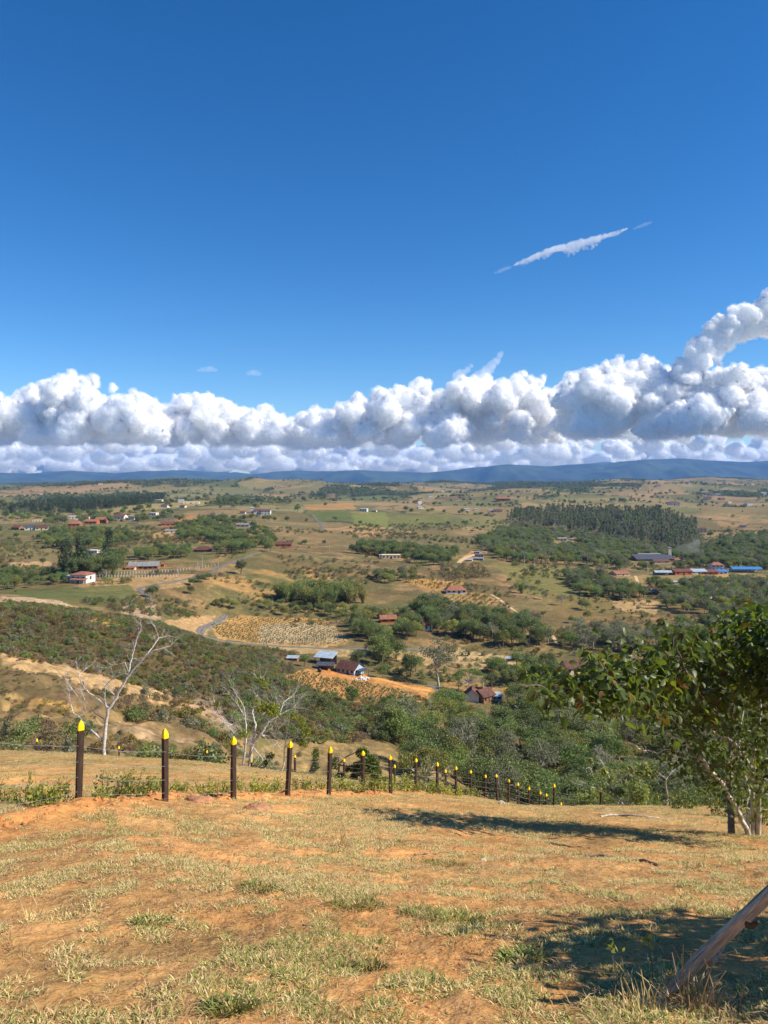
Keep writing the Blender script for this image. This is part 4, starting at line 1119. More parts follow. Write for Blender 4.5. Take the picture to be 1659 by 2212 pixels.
# farm in the middle of the valley
fh, Pf, (W_, H_, D_, r_) = house('blue-walled farmhouse under a big brown tiled roof by the orange yard', 756, 1456, 46, 12, 38, 12, 'gable', W_BLUE, R_BROWN, -32, 4, True, side_win=2)
b = MB(); box(b, W_ / 2 + 0.1, W_ / 2 + 3.2, -D_ / 2 * 0.7, D_ / 2 * 0.6, H_ * 0.78, H_ * 0.78 + 0.12); b.obj('porch_roof', R_DARK, fh)
for yy in (-D_ / 2 * 0.68, D_ / 2 * 0.55):
    b = MB(); box(b, W_ / 2 + 3.0, W_ / 2 + 3.14, yy, yy + 0.14, -0.6, H_ * 0.78); b.obj('porch_post', M_WOOD, fh)
house('open shed with a bright zinc roof behind the farmhouse', 703, 1436, 40, 16, 30, 7, 'shed', W_MUD, R_ZINC, -18, open_front=True, name='shed', cat='shed')
house('low dark-roofed shelter in front of the zinc shed', 702, 1447, 34, 10, 18, 3, 'shed', W_MUD, R_DARK, -6, open_front=True, name='shed', cat='shed')
house('tiny zinc-roofed hut left of the farm among bushes', 632, 1427, 22, 6, 14, 2, 'shed', W_BRICK, R_ZINC, -4, 2, False, name='hut', cat='hut')
# two brown roofs by the road
house('brown-tiled house with a white gable by the road bend', 1021, 1516, 30, 15, 30, 13, 'gable', W_WHITE, R_BROWN, 82, 2, True)
house('larger brown-tiled house beside the white-gabled one', 1046, 1517, 34, 15, 34, 11, 'gable', W_MUD, R_BROWN, 40, 3, True)
house('bluish hut under a shiny zinc roof right of the brown houses', 1071, 1513, 24, 10, 20, 3, 'shed', W_BLUE, R_ZINC, 12, 2, False, name='hut', cat='hut')
house('small white house with a brown roof half hidden between trees', 922, 1362, 20, 13, 18, 6, 'gable', W_WHITE, R_BROWN, 20, 2, True)
house('orange roof showing above the trees left of the little white house', 838, 1345, 34, 9, 22, 6, 'gable', W_BRICK, R_ORANGE, 8, 2, False)
house('orange-roofed house in the middle of the meadow between planted plots', 985, 1282, 44, 8, 26, 8, 'hip', W_WHITE, R_ORANGE, 4, 4, True)
house('old house with pinkish wall and dark brown roof behind the leafy boughs', 1237, 1457, 36, 16, 34, 12, 'gable', W_CREAM, R_BROWN, 14, 3, True)
house('tiny hut standing alone above the sandy bank', 1099, 1430, 9, 8, 8, 2, 'shed', W_GREY, R_ZINC, 0, 1, False, name='hut', cat='hut')
# white house on the left and its neighbours
hw, Pw, (W1, H1, D1, r1) = house('two-storey white house with orange tiled roofs at the end of the post fence', 174, 1259, 38, 18, 34, 5, 'hip', W_WHITE, R_ORANGE, -14, 3, True)
roof_part(hw, W1 * 0.9, D1 * 0.35, H1 * 0.45, 0.9, 'shed', R_ORANGE, 0.3, 'porch_roof', (W1 * 0.12, -D1 * 0.62))
for i in range(4):
    b = MB(); px_ = -W1 * 0.3 + W1 * 0.28 * i; box(b, px_ - 0.12, px_ + 0.12, -D1 * 0.8, -D1 * 0.8 + 0.24, -1, H1 * 0.45); b.obj('porch_post', W_WHITE, hw)
b = MB(); box(b, -W1 * 0.5 - 2.6, -W1 * 0.5 - 0.01, -D1 * 0.5, D1 * 0.4, -1.2, H1 * 0.86); b.obj('stair_tower', W_WHITE, hw)
house('long house with a pale grey sheet roof behind the dark trees', 307, 1230, 62, 8, 40, 7, 'gable', W_MUD, R_GREY, 8, 6, True)
house('small orange annex at the left end of the long grey roof', 281, 1231, 20, 5, 12, 3, 'shed', W_CREAM, R_ORANGE, 0, 2, False, name='annex', cat='annex', keep=0.5)
house('tiny orange hut right of the long grey roof', 350, 1224, 10, 6, 9, 2, 'gable', W_BRICK, R_ORANGE, 0, 1, True, name='hut', cat='hut')
house('low dark brown house on the edge of the brown field', 438, 1192, 40, 5, 24, 6, 'hip', W_MUD, R_BROWN, 0, 3, True)
house('orange brick house beside a utility pole in the middle distance', 611, 1182, 36, 7, 20, 5, 'gable', W_BRICK, R_BROWN, 6, 3, True)
house('cream house showing through the trees of the middle grove', 845, 1207, 40, 8, 18, 2, 'flat', W_CREAM, W_CREAM, 0, 5, True)
house('low white wall-like building left of the cream house', 826, 1204, 14, 5, 8, 1, 'flat', W_WHITE, W_WHITE, 0, 2, False, keep=0.6)
# scattered farms: (x, y base, width, wall height, roof rise, roof kind, wall, roof, label)
FARMS = [
 (36, 1144, 20, 5, 4, 'gable', W_MUD, R_RED, 'red-roofed cottage at the far left of the village'),
 (64, 1145, 24, 7, 4, 'gable', W_WHITE, R_DARK, 'white house with a dark roof along the village lane'),
 (88, 1145, 26, 6, 4, 'gable', W_CREAM, R_BROWN, 'long brown-roofed house right of the dark-roofed one'),
 (78, 1127, 18, 3, 1, 'flat', W_CREAM, W_CREAM, 'pale flat shed above the village lane'),
 (157, 1121, 20, 6, 1, 'flat', W_WHITE, W_WHITE, 'white flat-roofed house above the big orange roof'),
 (159, 1138, 26, 7, 6, 'hip', W_BRICK, R_ORANGE, 'brick house with a big orange hipped roof on a knoll'),
 (196, 1132, 26, 6, 4, 'gable', W_BRICK, R_ORANGE, 'left wing of the long brick house with orange roofs'),
 (217, 1130, 22, 8, 5, 'gable', W_BRICK, R_ORANGE, 'right wing of the long brick house with orange roofs'),
 (190, 1123, 5, 6, 0, 'flat', W_WHITE, W_WHITE, 'narrow white tower between the trees of the village'),
 (258, 1121, 24, 6, 4, 'gable', W_WHITE, R_RED, 'white house with a red roof in the village trees'),
 (285, 1123, 12, 8, 0, 'flat', W_WHITE, W_WHITE, 'bright white cube house right of the red-roofed one'),
 (331, 1113, 16, 5, 1, 'flat', W_WHITE, W_WHITE, 'white house with dark windows near the trees'),
 (356, 1096, 16, 5, 3, 'hip', W_WHITE, R_RED, 'small house with a red roof below the pine wood end'),
 (343, 1083, 22, 3, 1, 'flat', W_CREAM, W_CREAM, 'unfinished pale block house beside the pine wood'),
 (360, 1136, 28, 5, 4, 'gable', W_BRICK, R_RED, 'red-roofed house left of the ploughed orange field'),
 (369, 1150, 26, 4, 2, 'gable', W_WHITE, R_GREY, 'low grey-roofed house under the ploughed field'),
 (390, 1085, 12, 6, 0, 'flat', W_WHITE, W_WHITE, 'white villa with a long pale garden wall'),
 (411, 1088, 34, 3, 0, 'flat', W_CREAM, W_CREAM, 'long pale garden wall right of the villa'),
 (544, 1107, 9, 11, 0, 'flat', W_WHITE, W_WHITE, 'tall narrow white house left of the two big white houses'),
 (556, 1109, 16, 7, 3, 'gable', W_WHITE, R_RED, 'big white house with a red roof, left of the pair'),
 (574, 1112, 20, 9, 3, 'gable', W_WHITE, R_RED, 'big white house with a red roof, right of the pair'),
 (524, 1110, 12, 4, 2, 'gable', W_WHITE, R_RED, 'small red-roofed cottage left of the white houses'),
 (526, 1138, 28, 5, 2, 'gable', W_WHITE, R_GREY, 'grey-roofed white farm above the wooded hollow'),
 (202, 1195, 20, 6, 1, 'flat', W_WHITE, W_WHITE, 'flat white house above the dark tree clump'),
 (546, 1080, 10, 3, 0, 'flat', W_WHITE, W_WHITE, 'white speck of a house above the big white pair'),
 (786, 1105, 16, 6, 1, 'flat', W_WHITE, W_WHITE, 'white house under dark trees above the green pasture'),
 (809, 1106, 10, 4, 1, 'gable', W_CREAM, R_GREY, 'small pale house right of the one above the pasture'),
 (906, 1089, 9, 6, 0, 'flat', W_WHITE, W_WHITE, 'upright white house on the far slope, upper of two'),
 (908, 1099, 12, 4, 0, 'flat', W_WHITE, W_WHITE, 'low white house on the far slope, lower of two'),
 (956, 1063, 7, 3, 0, 'flat', W_WHITE, W_WHITE, 'lone white speck of a house on the far green slope'),
 (929, 1073, 8, 3, 1, 'gable', W_WHITE, R_GREY, 'lone small house on the far hill, left of the white speck'),
 (1009, 1103, 12, 4, 0, 'flat', W_WHITE, W_WHITE, 'white house at the left of a scattered far row'),
 (1029, 1103, 8, 4, 0, 'flat', W_WHITE, W_WHITE, 'small white house second in the scattered far row'),
 (1061, 1106, 9, 4, 0, 'flat', W_WHITE, W_WHITE, 'white house third in the scattered far row'),
 (1076, 1107, 18, 4, 3, 'gable', W_CREAM, R_BROWN, 'brown-roofed house at the right of the far row'),
 (1088, 1082, 30, 5, 3, 'gable', W_BRICK, R_ORANGE, 'orange-roofed brick farm on the far slope'),
 (1458, 1092, 24, 6, 3, 'hip', W_WHITE, R_RED, 'wide white building with a red roof beyond the tall wood'),
 (1523, 1067, 9, 4, 2, 'gable', W_WHITE, R_GREY, 'upper left house of the far village at the right'),
 (1538, 1072, 10, 4, 2, 'gable', W_WHITE, R_RED, 'red-roofed house in the far village at the right'),
 (1552, 1071, 10, 3, 2, 'gable', W_WHITE, R_GREY, 'grey-roofed house in the far village at the right'),
 (1530, 1079, 16, 4, 2, 'gable', W_CREAM, R_BROWN, 'lower brown-roofed house of the far village'),
 (1576, 1087, 8, 3, 0, 'flat', W_WHITE, W_WHITE, 'white box house below the far village'),
 (1619, 1092, 14, 4, 1, 'gable', W_WHITE, R_GREY, 'white house alone right of the far village'),
 (1560, 1080, 12, 3, 2, 'gable', W_MUD, R_RED, 'brown hut between the houses of the far village'),
 (1650, 1070, 12, 5, 2, 'gable', W_WHITE, R_GREY, 'house cut by the right edge in the far village'),
 (1626, 1048, 8, 3, 0, 'flat', W_WHITE, W_WHITE, 'white speck of a house high on the right hill'),
 (1490, 1047, 7, 3, 0, 'flat', W_WHITE, W_WHITE, 'white speck of a house left of the right hill'),
 (1222, 1060, 7, 3, 0, 'flat', W_WHITE, W_WHITE, 'white speck of a house on the far plain'),
 (1423, 1051, 10, 3, 1, 'gable', W_CREAM, R_RED, 'pinkish farm on the far plain'),
 (1214, 1169, 22, 6, 2, 'gable', W_WHITE, R_GREY, 'grey houses in a clearing of the far wood'),
 (1236, 1168, 12, 4, 1, 'gable', W_WHITE, R_GREY, 'small pale hut right of the houses in the clearing'),
 (1517, 1150, 20, 8, 2, 'shed', W_CREAM, R_BROWN, 'brown-roofed shed at the edge of the tall wood'),
 (1525, 1167, 6, 4, 0, 'flat', W_CREAM, W_CREAM, 'tiny cream hut beneath the shed by the tall wood'),
 (1606, 1139, 12, 4, 1, 'gable', W_WHITE, R_RED, 'small house on the bare slope at the right'),
 (1342, 1243, 34, 4, 5, 'gable', W_CREAM, R_ORANGE, 'orange roof among trees left of the sheet-roofed shed'),
 (1461, 1261, 14, 4, 1, 'shed', W_GREY, R_ZINC, 'small hut with a white zinc roof in front of the trees'),
 (1412, 1284, 22, 5, 2, 'shed', W_MUD, R_DARK, 'dark-roofed stable below the looping track'),
 (1474, 1242, 40, 8, 4, 'gable', W_BRICK, R_RED, 'brick house with a red roof beside the blue-roofed cluster'),
 (1508, 1240, 36, 6, 4, 'gable', W_WHITE, R_ZINC, 'zinc-roofed house at the left of the cluster'),
 (1533, 1241, 36, 6, 4, 'gable', W_BRICK, R_RED, 'red-roofed house in the middle of the cluster'),
 (1557, 1240, 30, 6, 3, 'gable', W_WHITE, R_BLUE, 'low blue-roofed house at the front of the cluster'),
 (1550, 1232, 26, 12, 5, 'hip', W_WHITE, R_ORANGE, 'tallest house of the cluster with an orange roof'),
 (1030, 1196, 12, 4, 1, 'shed', W_GREY, R_GREY, 'upper grey shed at the top of the sandy drive'),
 (1036, 1203, 18, 4, 2, 'gable', W_GREY, R_DARK, 'middle grey shed beside the sandy drive'),
 (1034, 1210, 22, 4, 2, 'gable', W_GREY, R_GREY, 'lower grey shed beside the sandy drive'),
 (1014, 1212, 14, 3, 1, 'shed', W_WHITE, R_ZINC, 'white-roofed shed at the foot of the sandy drive'),
 (395, 1097, 12, 4, 2, 'gable', W_CREAM, R_BROWN, 'brown farmhouse under the villa wall'),
 (90, 1068, 8, 3, 1, 'gable', W_WHITE, R_RED, 'tiny farm on the pale hills at the far left'),
 (216, 1047, 8, 3, 1, 'gable', W_CREAM, R_BROWN, 'tiny brown farm on the far hills at the left'),
]
for i, (x, y, w, h, r, rk, wm, rm, lab) in enumerate(FARMS):
    house(lab, x, y, w, h, w * 0.75, max(r, 0.5), rk, wm, rm, (i * 37 % 40) - 20, 3 if w > 9 else 2, w > 12, side_win=1, keep=0.85)
house('long open hall with a bright blue sheet roof at the right edge', 1614, 1237, 62, 8, 20, 4, 'gable', W_WHITE, R_BLUE, -3, open_front=True, name='hall', cat='hall')
house('open shed with a pale blue-grey sheet roof near the track', 1433, 1243, 36, 7, 16, 3, 'gable', W_GREY, R_ZINC, 2, open_front=True, name='shed', cat='shed')
# brickworks with its square chimney
bw, Pb, (W2, H2, D2, r2) = house('brickworks with a vast dark grey roof in the far wood', 1412, 1212, 84, 5, 60, 8, 'gable', W_MUD, R_DARK, 6, 6, True, name='brickworks', cat='factory')
roof_part(bw, W2 * 0.62, D2 * 0.12, H2 + 3.6, 0.6, 'shed', R_GREY, 0.2, 'ridge_vent', (0, 0.4))
for lab, x, y, w, rm in (('low orange-roofed kiln shed at the left end of the brickworks', 1374, 1209, 26, R_ORANGE), ('pink-roofed store in front of the brickworks', 1430, 1217, 34, R_RED), ('small brick shed at the right end of the brickworks', 1462, 1214, 26, R_ORANGE)):
    house(lab, x, y, w, 5, w * 0.6, 3, 'gable', W_CREAM, rm, 4, 2, False, name='shed', cat='shed', keep=0.6)
s_ = Pb.y / F
mb = MB(); cx_ = (1446 - CX) / F * (Pb.y + 12); zb = ground(cx_, Pb.y + 12)
mb.add([(-4 * s_, -4 * s_, -2), (4 * s_, -4 * s_, -2), (4 * s_, 4 * s_, -2), (-4 * s_, 4 * s_, -2), (-3.1 * s_, -3.1 * s_, 28 * s_), (3.1 * s_, -3.1 * s_, 28 * s_), (3.1 * s_, 3.1 * s_, 28 * s_), (-3.1 * s_, 3.1 * s_, 28 * s_)], BOXF)
ch = empty('chimney_stack', (cx_, Pb.y + 12, zb), 'square pale brick chimney standing behind the brickworks', 'chimney')
mb.obj('shaft', W_CREAM, ch)
mb = MB(); box(mb, -3.7 * s_, 3.7 * s_, -3.7 * s_, 3.7 * s_, 28 * s_ - 0.01, 29.5 * s_); mb.obj('rim', W_GREY, ch)
KEEP_OUT.append((cx_, Pb.y + 12, 8))

# ------------------------------------------------------------------ farmyard things
def lump(mb, c, r, rn, sq=0.7, m=0, rough=0.18):
    V, Fc = ICO1
    k = 1 + rough * rn.normal(size=(len(V), 1))
    mb.add(V * k * r * np.array([1, 1, sq]) + np.array(c), Fc, m)
P = hit(779, 1467); rn = np.random.default_rng(5)
rp = empty('rubble_heap', P, 'heap of white rubble beside the orange farmyard', 'rubble')
M_RUB = plain('white_rubble', rgb(236, 234, 230), rgb(190, 186, 180), 2, 0.9, 0.1)
for i in range(34):
    q = rn.normal(size=2) * np.array([1.5, 0.9]); m_ = MB()
    lump(m_, (0, 0, 0), rn.uniform(0.22, 0.5), rn, 0.8)
    o = m_.obj('chunk', M_RUB, rp); o.location = (q[0], q[1], max(0, 0.8 - np.hypot(q[0] / 1.7, q[1])) + 0.1)
KEEP_OUT.append((P.x, P.y, 3)); KEEP_OUT.append((P.x, P.y - 3, 3))
P = hit(690, 1452); m_ = MB()
prof = [(0.0, 0.55), (0.1, 0.72), (1.1, 0.75), (1.4, 0.5), (1.55, 0.25), (1.6, 0.0)]
for a, b_ in zip(prof[:-1], prof[1:]):
    tube(m_, [(0, 0, a[0]), (0, 0, b_[0])], [a[1], b_[1]], 12, 0, False)
tk = m_.obj('water_tank', plain('black_plastic', rgb(34, 32, 34), rgb(24, 24, 26), 2, 0.4, 0.4), smooth=True); tk.location = P
tag(tk, 'black round water tank at the edge of the orange yard', 'water tank')
KEEP_OUT.append((Pf.x - 7, Pf.y - 4, 9))

# ------------------------------------------------------------------ poles and pylons
M_POLE = plain('concrete_pole', rgb(196, 192, 184), rgb(160, 154, 146), 1, 0.9, 0.1)
POLES = [(229.5, 1231, 1251, 'beside the white house'), (256, 1217, 1231, 'against the dark tree clump'), (384.5, 1226, 1248, 'in the gap of the white post fence'), (427, 1212, 1231, 'shorter of two beside the climbing road'), (437, 1204, 1232, 'tallest beside the climbing road'), (471, 1210, 1226, 'where the climbing road levels out'),
         (578, 1159, 1181, 'left of the orange brick house'), (628, 1163, 1178, 'right of the orange brick house'), (712, 1174, 1190, 'left of the middle grove'), (803, 1209, 1227, 'in the brown pasture above the bamboo'), (887, 1194, 1211, 'beside the cream house'), (956, 1250, 1272, 'left of the meadow house'), (1133, 1202, 1225, 'left one at the edge of the far wood'), (1155, 1205, 1231, 'right one at the edge of the far wood'), (1399, 1214, 1245, 'left of the sheet-roofed shed'), (991, 1455, 1491, 'behind the brown houses by the road'), (1044, 1467, 1492, 'white one behind the brown houses'), (1141, 1368, 1394, 'leaning among the trees of the wooded belt')]
for x, yt, yb, lab in POLES:
    P = hit(x, yb); s = P.y / F; h = (yb - yt) * s * 1.03
    root = empty('utility_pole', P, 'slim utility pole ' + lab, 'pole', 'utility poles in the valley')
    if 'leaning' in lab: root.rotation_euler = (0, 0.22, 0)
    m_ = MB(); tube(m_, [(0, 0, -0.5), (0, 0, h)], [0.19, 0.12], 7); m_.obj('shaft', M_POLE, root)
    m_ = MB(); box(m_, -0.9, 0.9, -0.09, 0.09, h * 0.93, h * 0.93 + 0.16); m_.obj('crossarm', M_POLE, root)
    KEEP_OUT.append((P.x, P.y, 1.5))
for x, lab in ((316, 'left'), (333, 'right')):
    P = hit(x, 1034); s = P.y / F; h = 17 * s
    root = empty('transmission_pylon', P, f'{lab} one of two lattice pylons on the far ridge', 'pylon', 'pylons on the far ridge')
    for sx in (-1, 1):
        for sy in (-1, 1):
            m_ = MB(); tube(m_, [(sx * 3.4, sy * 3.4, -1), (sx * 1.2, sy * 1.2, h * 0.6), (sx * 0.5, sy * 0.5, h)], 0.35, 4); m_.obj('leg', M_POLE, root)
    for z, w in ((0.62, 5), (0.76, 6), (0.9, 5)):
        m_ = MB(); tube(m_, [(-w, 0, h * z), (w, 0, h * z)], 0.35, 4); m_.obj('crossarm', M_POLE, root)
    for k in range(4):
        m_ = MB(); z0, z1 = h * k * 0.15, h * (k + 1) * 0.15; a = 3.4 - 2.2 * k * 0.25; a2 = 3.4 - 2.2 * (k + 1) * 0.25
        for q in (-1, 1): tube(m_, [(q * a, -a, z0), (-q * a2, -a2, z1)], 0.25, 3)
        m_.obj('lattice', M_POLE, root)

# ------------------------------------------------------------------ white post fences by the white house
M_WPOST = plain('white_post', rgb(238, 234, 226), rgb(206, 200, 190), 2, 0.8, 0.1)
def post_fence(label, pts, gap_px, hpost):
    root = None; prev = None; wires = []
    xs = []
    for (x0, y0), (x1, y1) in zip(pts[:-1], pts[1:]):
        n = max(1, int(abs(x1 - x0) / gap_px))
        xs += [(x0 + (x1 - x0) * i / n, y0 + (y1 - y0) * i / n) for i in range(n)]
    P0 = hit(*pts[0]); root = empty('post_fence', P0, label, 'fence')
    pm = MB(); box(pm, -0.13, 0.13, -0.13, 0.13, -0.5, hpost); me = pm.mesh('post', [M_WPOST])
    C = []
    for x, y in xs:
        P = hit(x, y); o = link('post', me, root); o.location = P - P0; C.append(P - P0 + Vector((0, 0, hpost * 0.8)))
        KEEP_OUT.append((P.x, P.y, 1.2)); KEEP_OUT.append((P.x, P.y - 2.5, 1.6))
    wm = MB(); tube(wm, C, 0.03, 3); wm.obj('wire', M_POLE, root)
post_fence('front row of white posts along the climbing road', [(209, 1247), (300, 1248), (388, 1246)], 6.5, 1.5)
post_fence('back row of white posts round the paddock', [(225, 1243), (300, 1239), (376, 1235), (430, 1228), (471, 1221)], 6.2, 1.4)

# ------------------------------------------------------------------ planted plots
CROP_T, CROP_C = make_bush(301, 1.35, 0.62, 9, 20, 0.24, 3)
L_CROP = leafmat('leaf_coffee', (0.085, 0.120, 0.035), (0.20, 0.24, 0.07), 0.25, 0.3, 0.45, 0.25)
K_CROP = Kind('coffee_bush', CROP_T, CROP_C, M_BARKD, L_CROP, 1.35, 0.62)
def rows_in(poly, dx, dy, ang, seed, jit=0.18):
    hs = [hit(x, y) for x, y in poly]; rn = np.random.default_rng(seed)
    cx = np.mean([h.x for h in hs]); cy = np.mean([h.y for h in hs]); R = max((h - Vector((cx, cy, h.z))).length for h in hs) * 1.15
    a, b = np.meshgrid(np.arange(-R, R, dx), np.arange(-R, R, dy)); a = a.ravel() + rn.normal(size=a.size) * jit; b = b.ravel() + rn.normal(size=b.size) * jit
    c, s = math.cos(math.radians(ang)), math.sin(math.radians(ang))
    X = cx + a * c - b * s; Y = cy + a * s + b * c; Z = gz(X, Y)
    k = inpoly(CX + F * X / Y, H0 + F * (EYE - Z) / Y, poly) & (rn.random(len(X)) > 0.05)
    return np.stack([X, Y, Z], 1)[k]
COFFEE = rows_in([(616, 1467), (655, 1452), (690, 1460), (760, 1473), (850, 1488), (890, 1500), (880, 1520), (800, 1516), (720, 1504), (680, 1492)], 2.1, 2.5, 18, 3)
for p in COFFEE: KEEP_OUT.append((p[0], p[1], 1.5))
# thin smoke drifting off the kiln
_P = []; _rn = random.Random(31)
for i in range(26):
    f = i / 25; w = at(1450 + 55 * f + _rn.uniform(-3, 3), 1187 - 8 * f + _rn.uniform(-5, 9) * (0.3 + f), Pb.y + 20); _P.append((w.x, w.y, w.z, (2.5 + 7 * f) * s_ * _rn.uniform(0.7, 1.2)))
tag(cloud_mesh('smoke', _P, 1.2, [(6, 3.0)], cloud_material('kiln_smoke', 0.016)), 'thin blue smoke drifting from the brickworks towards the tall plantation', 'smoke', kind='stuff')
# ------------------------------------------------------------------ instancing of what nobody could count
def scatter_stuff(name, label, cat, meshes, P, rot, scl, pick, tilt=None):
    colx = bpy.data.collections.new(name + '_sources')
    for i, me in enumerate(meshes):
        o = bpy.data.objects.new('%s_%02d' % (name, i), me); o['kind'] = 'stuff'; colx.objects.link(o)
    me = bpy.data.meshes.new(name); n = len(P)
    me.vertices.add(n); me.vertices.foreach_set('co', np.asarray(P, np.float32).ravel())
    for nm, v in (('spin', rot), ('size', scl)):
        a = me.attributes.new(nm, 'FLOAT', 'POINT'); a.data.foreach_set('value', np.asarray(v, np.float32))
    a = me.attributes.new('pick', 'INT', 'POINT'); a.data.foreach_set('value', np.asarray(pick, np.int32))
    o = link(name, me); tag(o, label, cat, kind='stuff')
    ng = bpy.data.node_groups.new(name + '_spread', 'GeometryNodeTree')
    ng.interface.new_socket('Geometry', in_out='INPUT', socket_type='NodeSocketGeometry'); ng.interface.new_socket('Geometry', in_out='OUTPUT', socket_type='NodeSocketGeometry')
    gi = ng.nodes.new('NodeGroupInput'); go = ng.nodes.new('NodeGroupOutput')
    ci = ng.nodes.new('GeometryNodeCollectionInfo'); ci.inputs[0].default_value = colx; ci.inputs[1].default_value = True; ci.inputs[2].default_value = True
    ip = ng.nodes.new('GeometryNodeInstanceOnPoints'); ip.inputs['Pick Instance'].default_value = True
    def attr(nm, t):
        a = ng.nodes.new('GeometryNodeInputNamedAttribute'); a.data_type = t; a.inputs[0].default_value = nm
        return a.outputs[0]
    cx = ng.nodes.new('ShaderNodeCombineXYZ')
    ng.links.new(attr('spin', 'FLOAT'), cx.inputs[2])
    ng.links.new(gi.outputs[0], ip.inputs['Points']); ng.links.new(ci.outputs[0], ip.inputs['Instance'])
    ng.links.new(attr('pick', 'INT'), ip.inputs['Instance Index']); ng.links.new(cx.outputs[0], ip.inputs['Rotation']); ng.links.new(attr('size', 'FLOAT'), ip.inputs['Scale'])
    ng.links.new(ip.outputs[0], go.inputs[0])
    m = o.modifiers.new('spread', 'NODES'); m.node_group = ng
    return o

# single trees that stand out: (x, y base, kind, variant, height in frame px, label)
LONE = [(1131, 1348, 'deep', 0, 38, 'dark round tree standing alone beside the meadow track'), (1156, 1352, 'grey', 0, 34, 'grey-brown tree leaning on the dark round one in the meadow'),
        (948, 1482, 'grey', 1, 102, 'tall grey-green tree beside the road above the brown houses'), (886, 1462, 'deep', 1, 56, 'dark bushy tree left of the tall grey-green one'),
        (1013, 1496, 'flat', 0, 52, 'spreading tree behind the brown-tiled houses'), (773, 1440, 'deep', 0, 40, 'dark green tree right behind the farmhouse roof'),
        (657, 1440, 'deep', 1, 30, 'dark green tree left of the zinc shed'), (826, 1464, 'round', 0, 34, 'bushy tree right of the farmhouse porch'),
        (330, 1294, 'round', 1, 34, 'round tree beside the pale grey road'), (412, 1284, 'deep', 0, 22, 'small dark tree in the dry slope left of the bamboo'),
        (520, 1240, 'deep', 1, 34, 'dark tree where the climbing road levels out'), (913, 1312, 'deep', 0, 36, 'big dark tree at the left end of the wooded belt'),
        (1126, 1282, 'bamboo', 0, 30, 'low bamboo clump in the green meadow'), (1140, 1268, 'flat', 1, 20, 'small pale tree in the green meadow'),
        (1176, 1296, 'grey', 1, 24, 'left one of a few grey trees across the meadow'), (1212, 1308, 'grey', 0, 26, 'middle one of a few grey trees across the meadow'), (1266, 1318, 'round', 2, 22, 'low round tree on the meadow slope'),
        (1222, 1246, 'round', 3, 22, 'light green tree left of the meadow grove'), (1466, 1240, 'deep', 0, 34, 'dark tree left of the brick house cluster'), (1440, 1280, 'deep', 1, 34, 'dark tree beside the dark-roofed stable'),
        (1062, 1488, 'round', 1, 40, 'round green tree above the larger brown house'), (1100, 1482, 'deep', 0, 44, 'dark green tree right of the zinc hut'),
        (700, 1545, 'round', 1, 46, 'round green tree below the orange coffee plot'), (760, 1520, 'round', 0, 42, 'bushy green tree at the lower edge of the coffee plot')]
def keep_clear(x, y, r=0.0):
    return ((KO[:, 0] - x) ** 2 + (KO[:, 1] - y) ** 2 < (KO[:, 2] + r) ** 2).any()
def put_tree(K, X, Y, Z, s, rz, name, label, cat, group=None):
    root = empty(name, (X, Y, Z), label, cat, group, rz); root.scale = (s, s, s)
    link('trunk', K.trunk, root); link('crown', K.crown, root)
    return root
for x, y, kk, v, hp, lab in LONE:
    P = hit(x, y); K = KINDS[kk][v]; s = hp * P.y / F / K.H
    put_tree(K, P.x, P.y, P.z - 0.05, s, (x * 7) % 6.28, 'bamboo_clump' if kk == 'bamboo' else 'tree', lab, 'bamboo' if kk == 'bamboo' else 'tree')
    KEEP_OUT.append((P.x, P.y, K.R * s * 0.8))
KO = np.array(KEEP_OUT)
KOc = {}
for a, b, r in KEEP_OUT:
    for i in range(int((a - r) // 12), int((a + r) // 12) + 1):
        for j in range(int((b - r) // 12), int((b + r) // 12) + 1):
            KOc.setdefault((i, j), []).append((a, b, r))
def clear(x, y, m=0.0):
    for a, b, r in KOc.get((int(x // 12), int(y // 12)), ()):
        if (a - x) ** 2 + (b - y) ** 2 < (r + m) ** 2: return False
    return True
POP = [p for p in POP if clear(p[0], p[1], 1.0 if p[2] in ('bush', 'brush') else 2.4)]
def hides_house(p, _t={}):
    K = KINDS[p[2]][p[3]]; z = ground_fast[id(p)]
    cx = CX + F * p[0] / p[1]; w = K.R * p[4] * F / p[1] * 0.8; yt = H0 + F * (EYE - z - K.H * p[4]) / p[1]
    for x0, x1, y0, y1, Yh in HOUSEBOX:
        if p[1] < Yh and p[1] > Yh * 0.45 and cx + w > x0 + 1 and cx - w < x1 - 1 and yt < y1 - (y1 - y0) * 0.3: return True
    return False
_zz = gz(np.array([p[0] for p in POP]), np.array([p[1] for p in POP]), False)
ground_fast = {id(p): z for p, z in zip(POP, _zz)}
POP = [p for p in POP if p[1] > 2600 or not hides_house(p)]
PX_ = np.array([p[0] for p in POP]); PY_ = np.array([p[1] for p in POP]); PZ_ = gz(PX_, PY_, False)
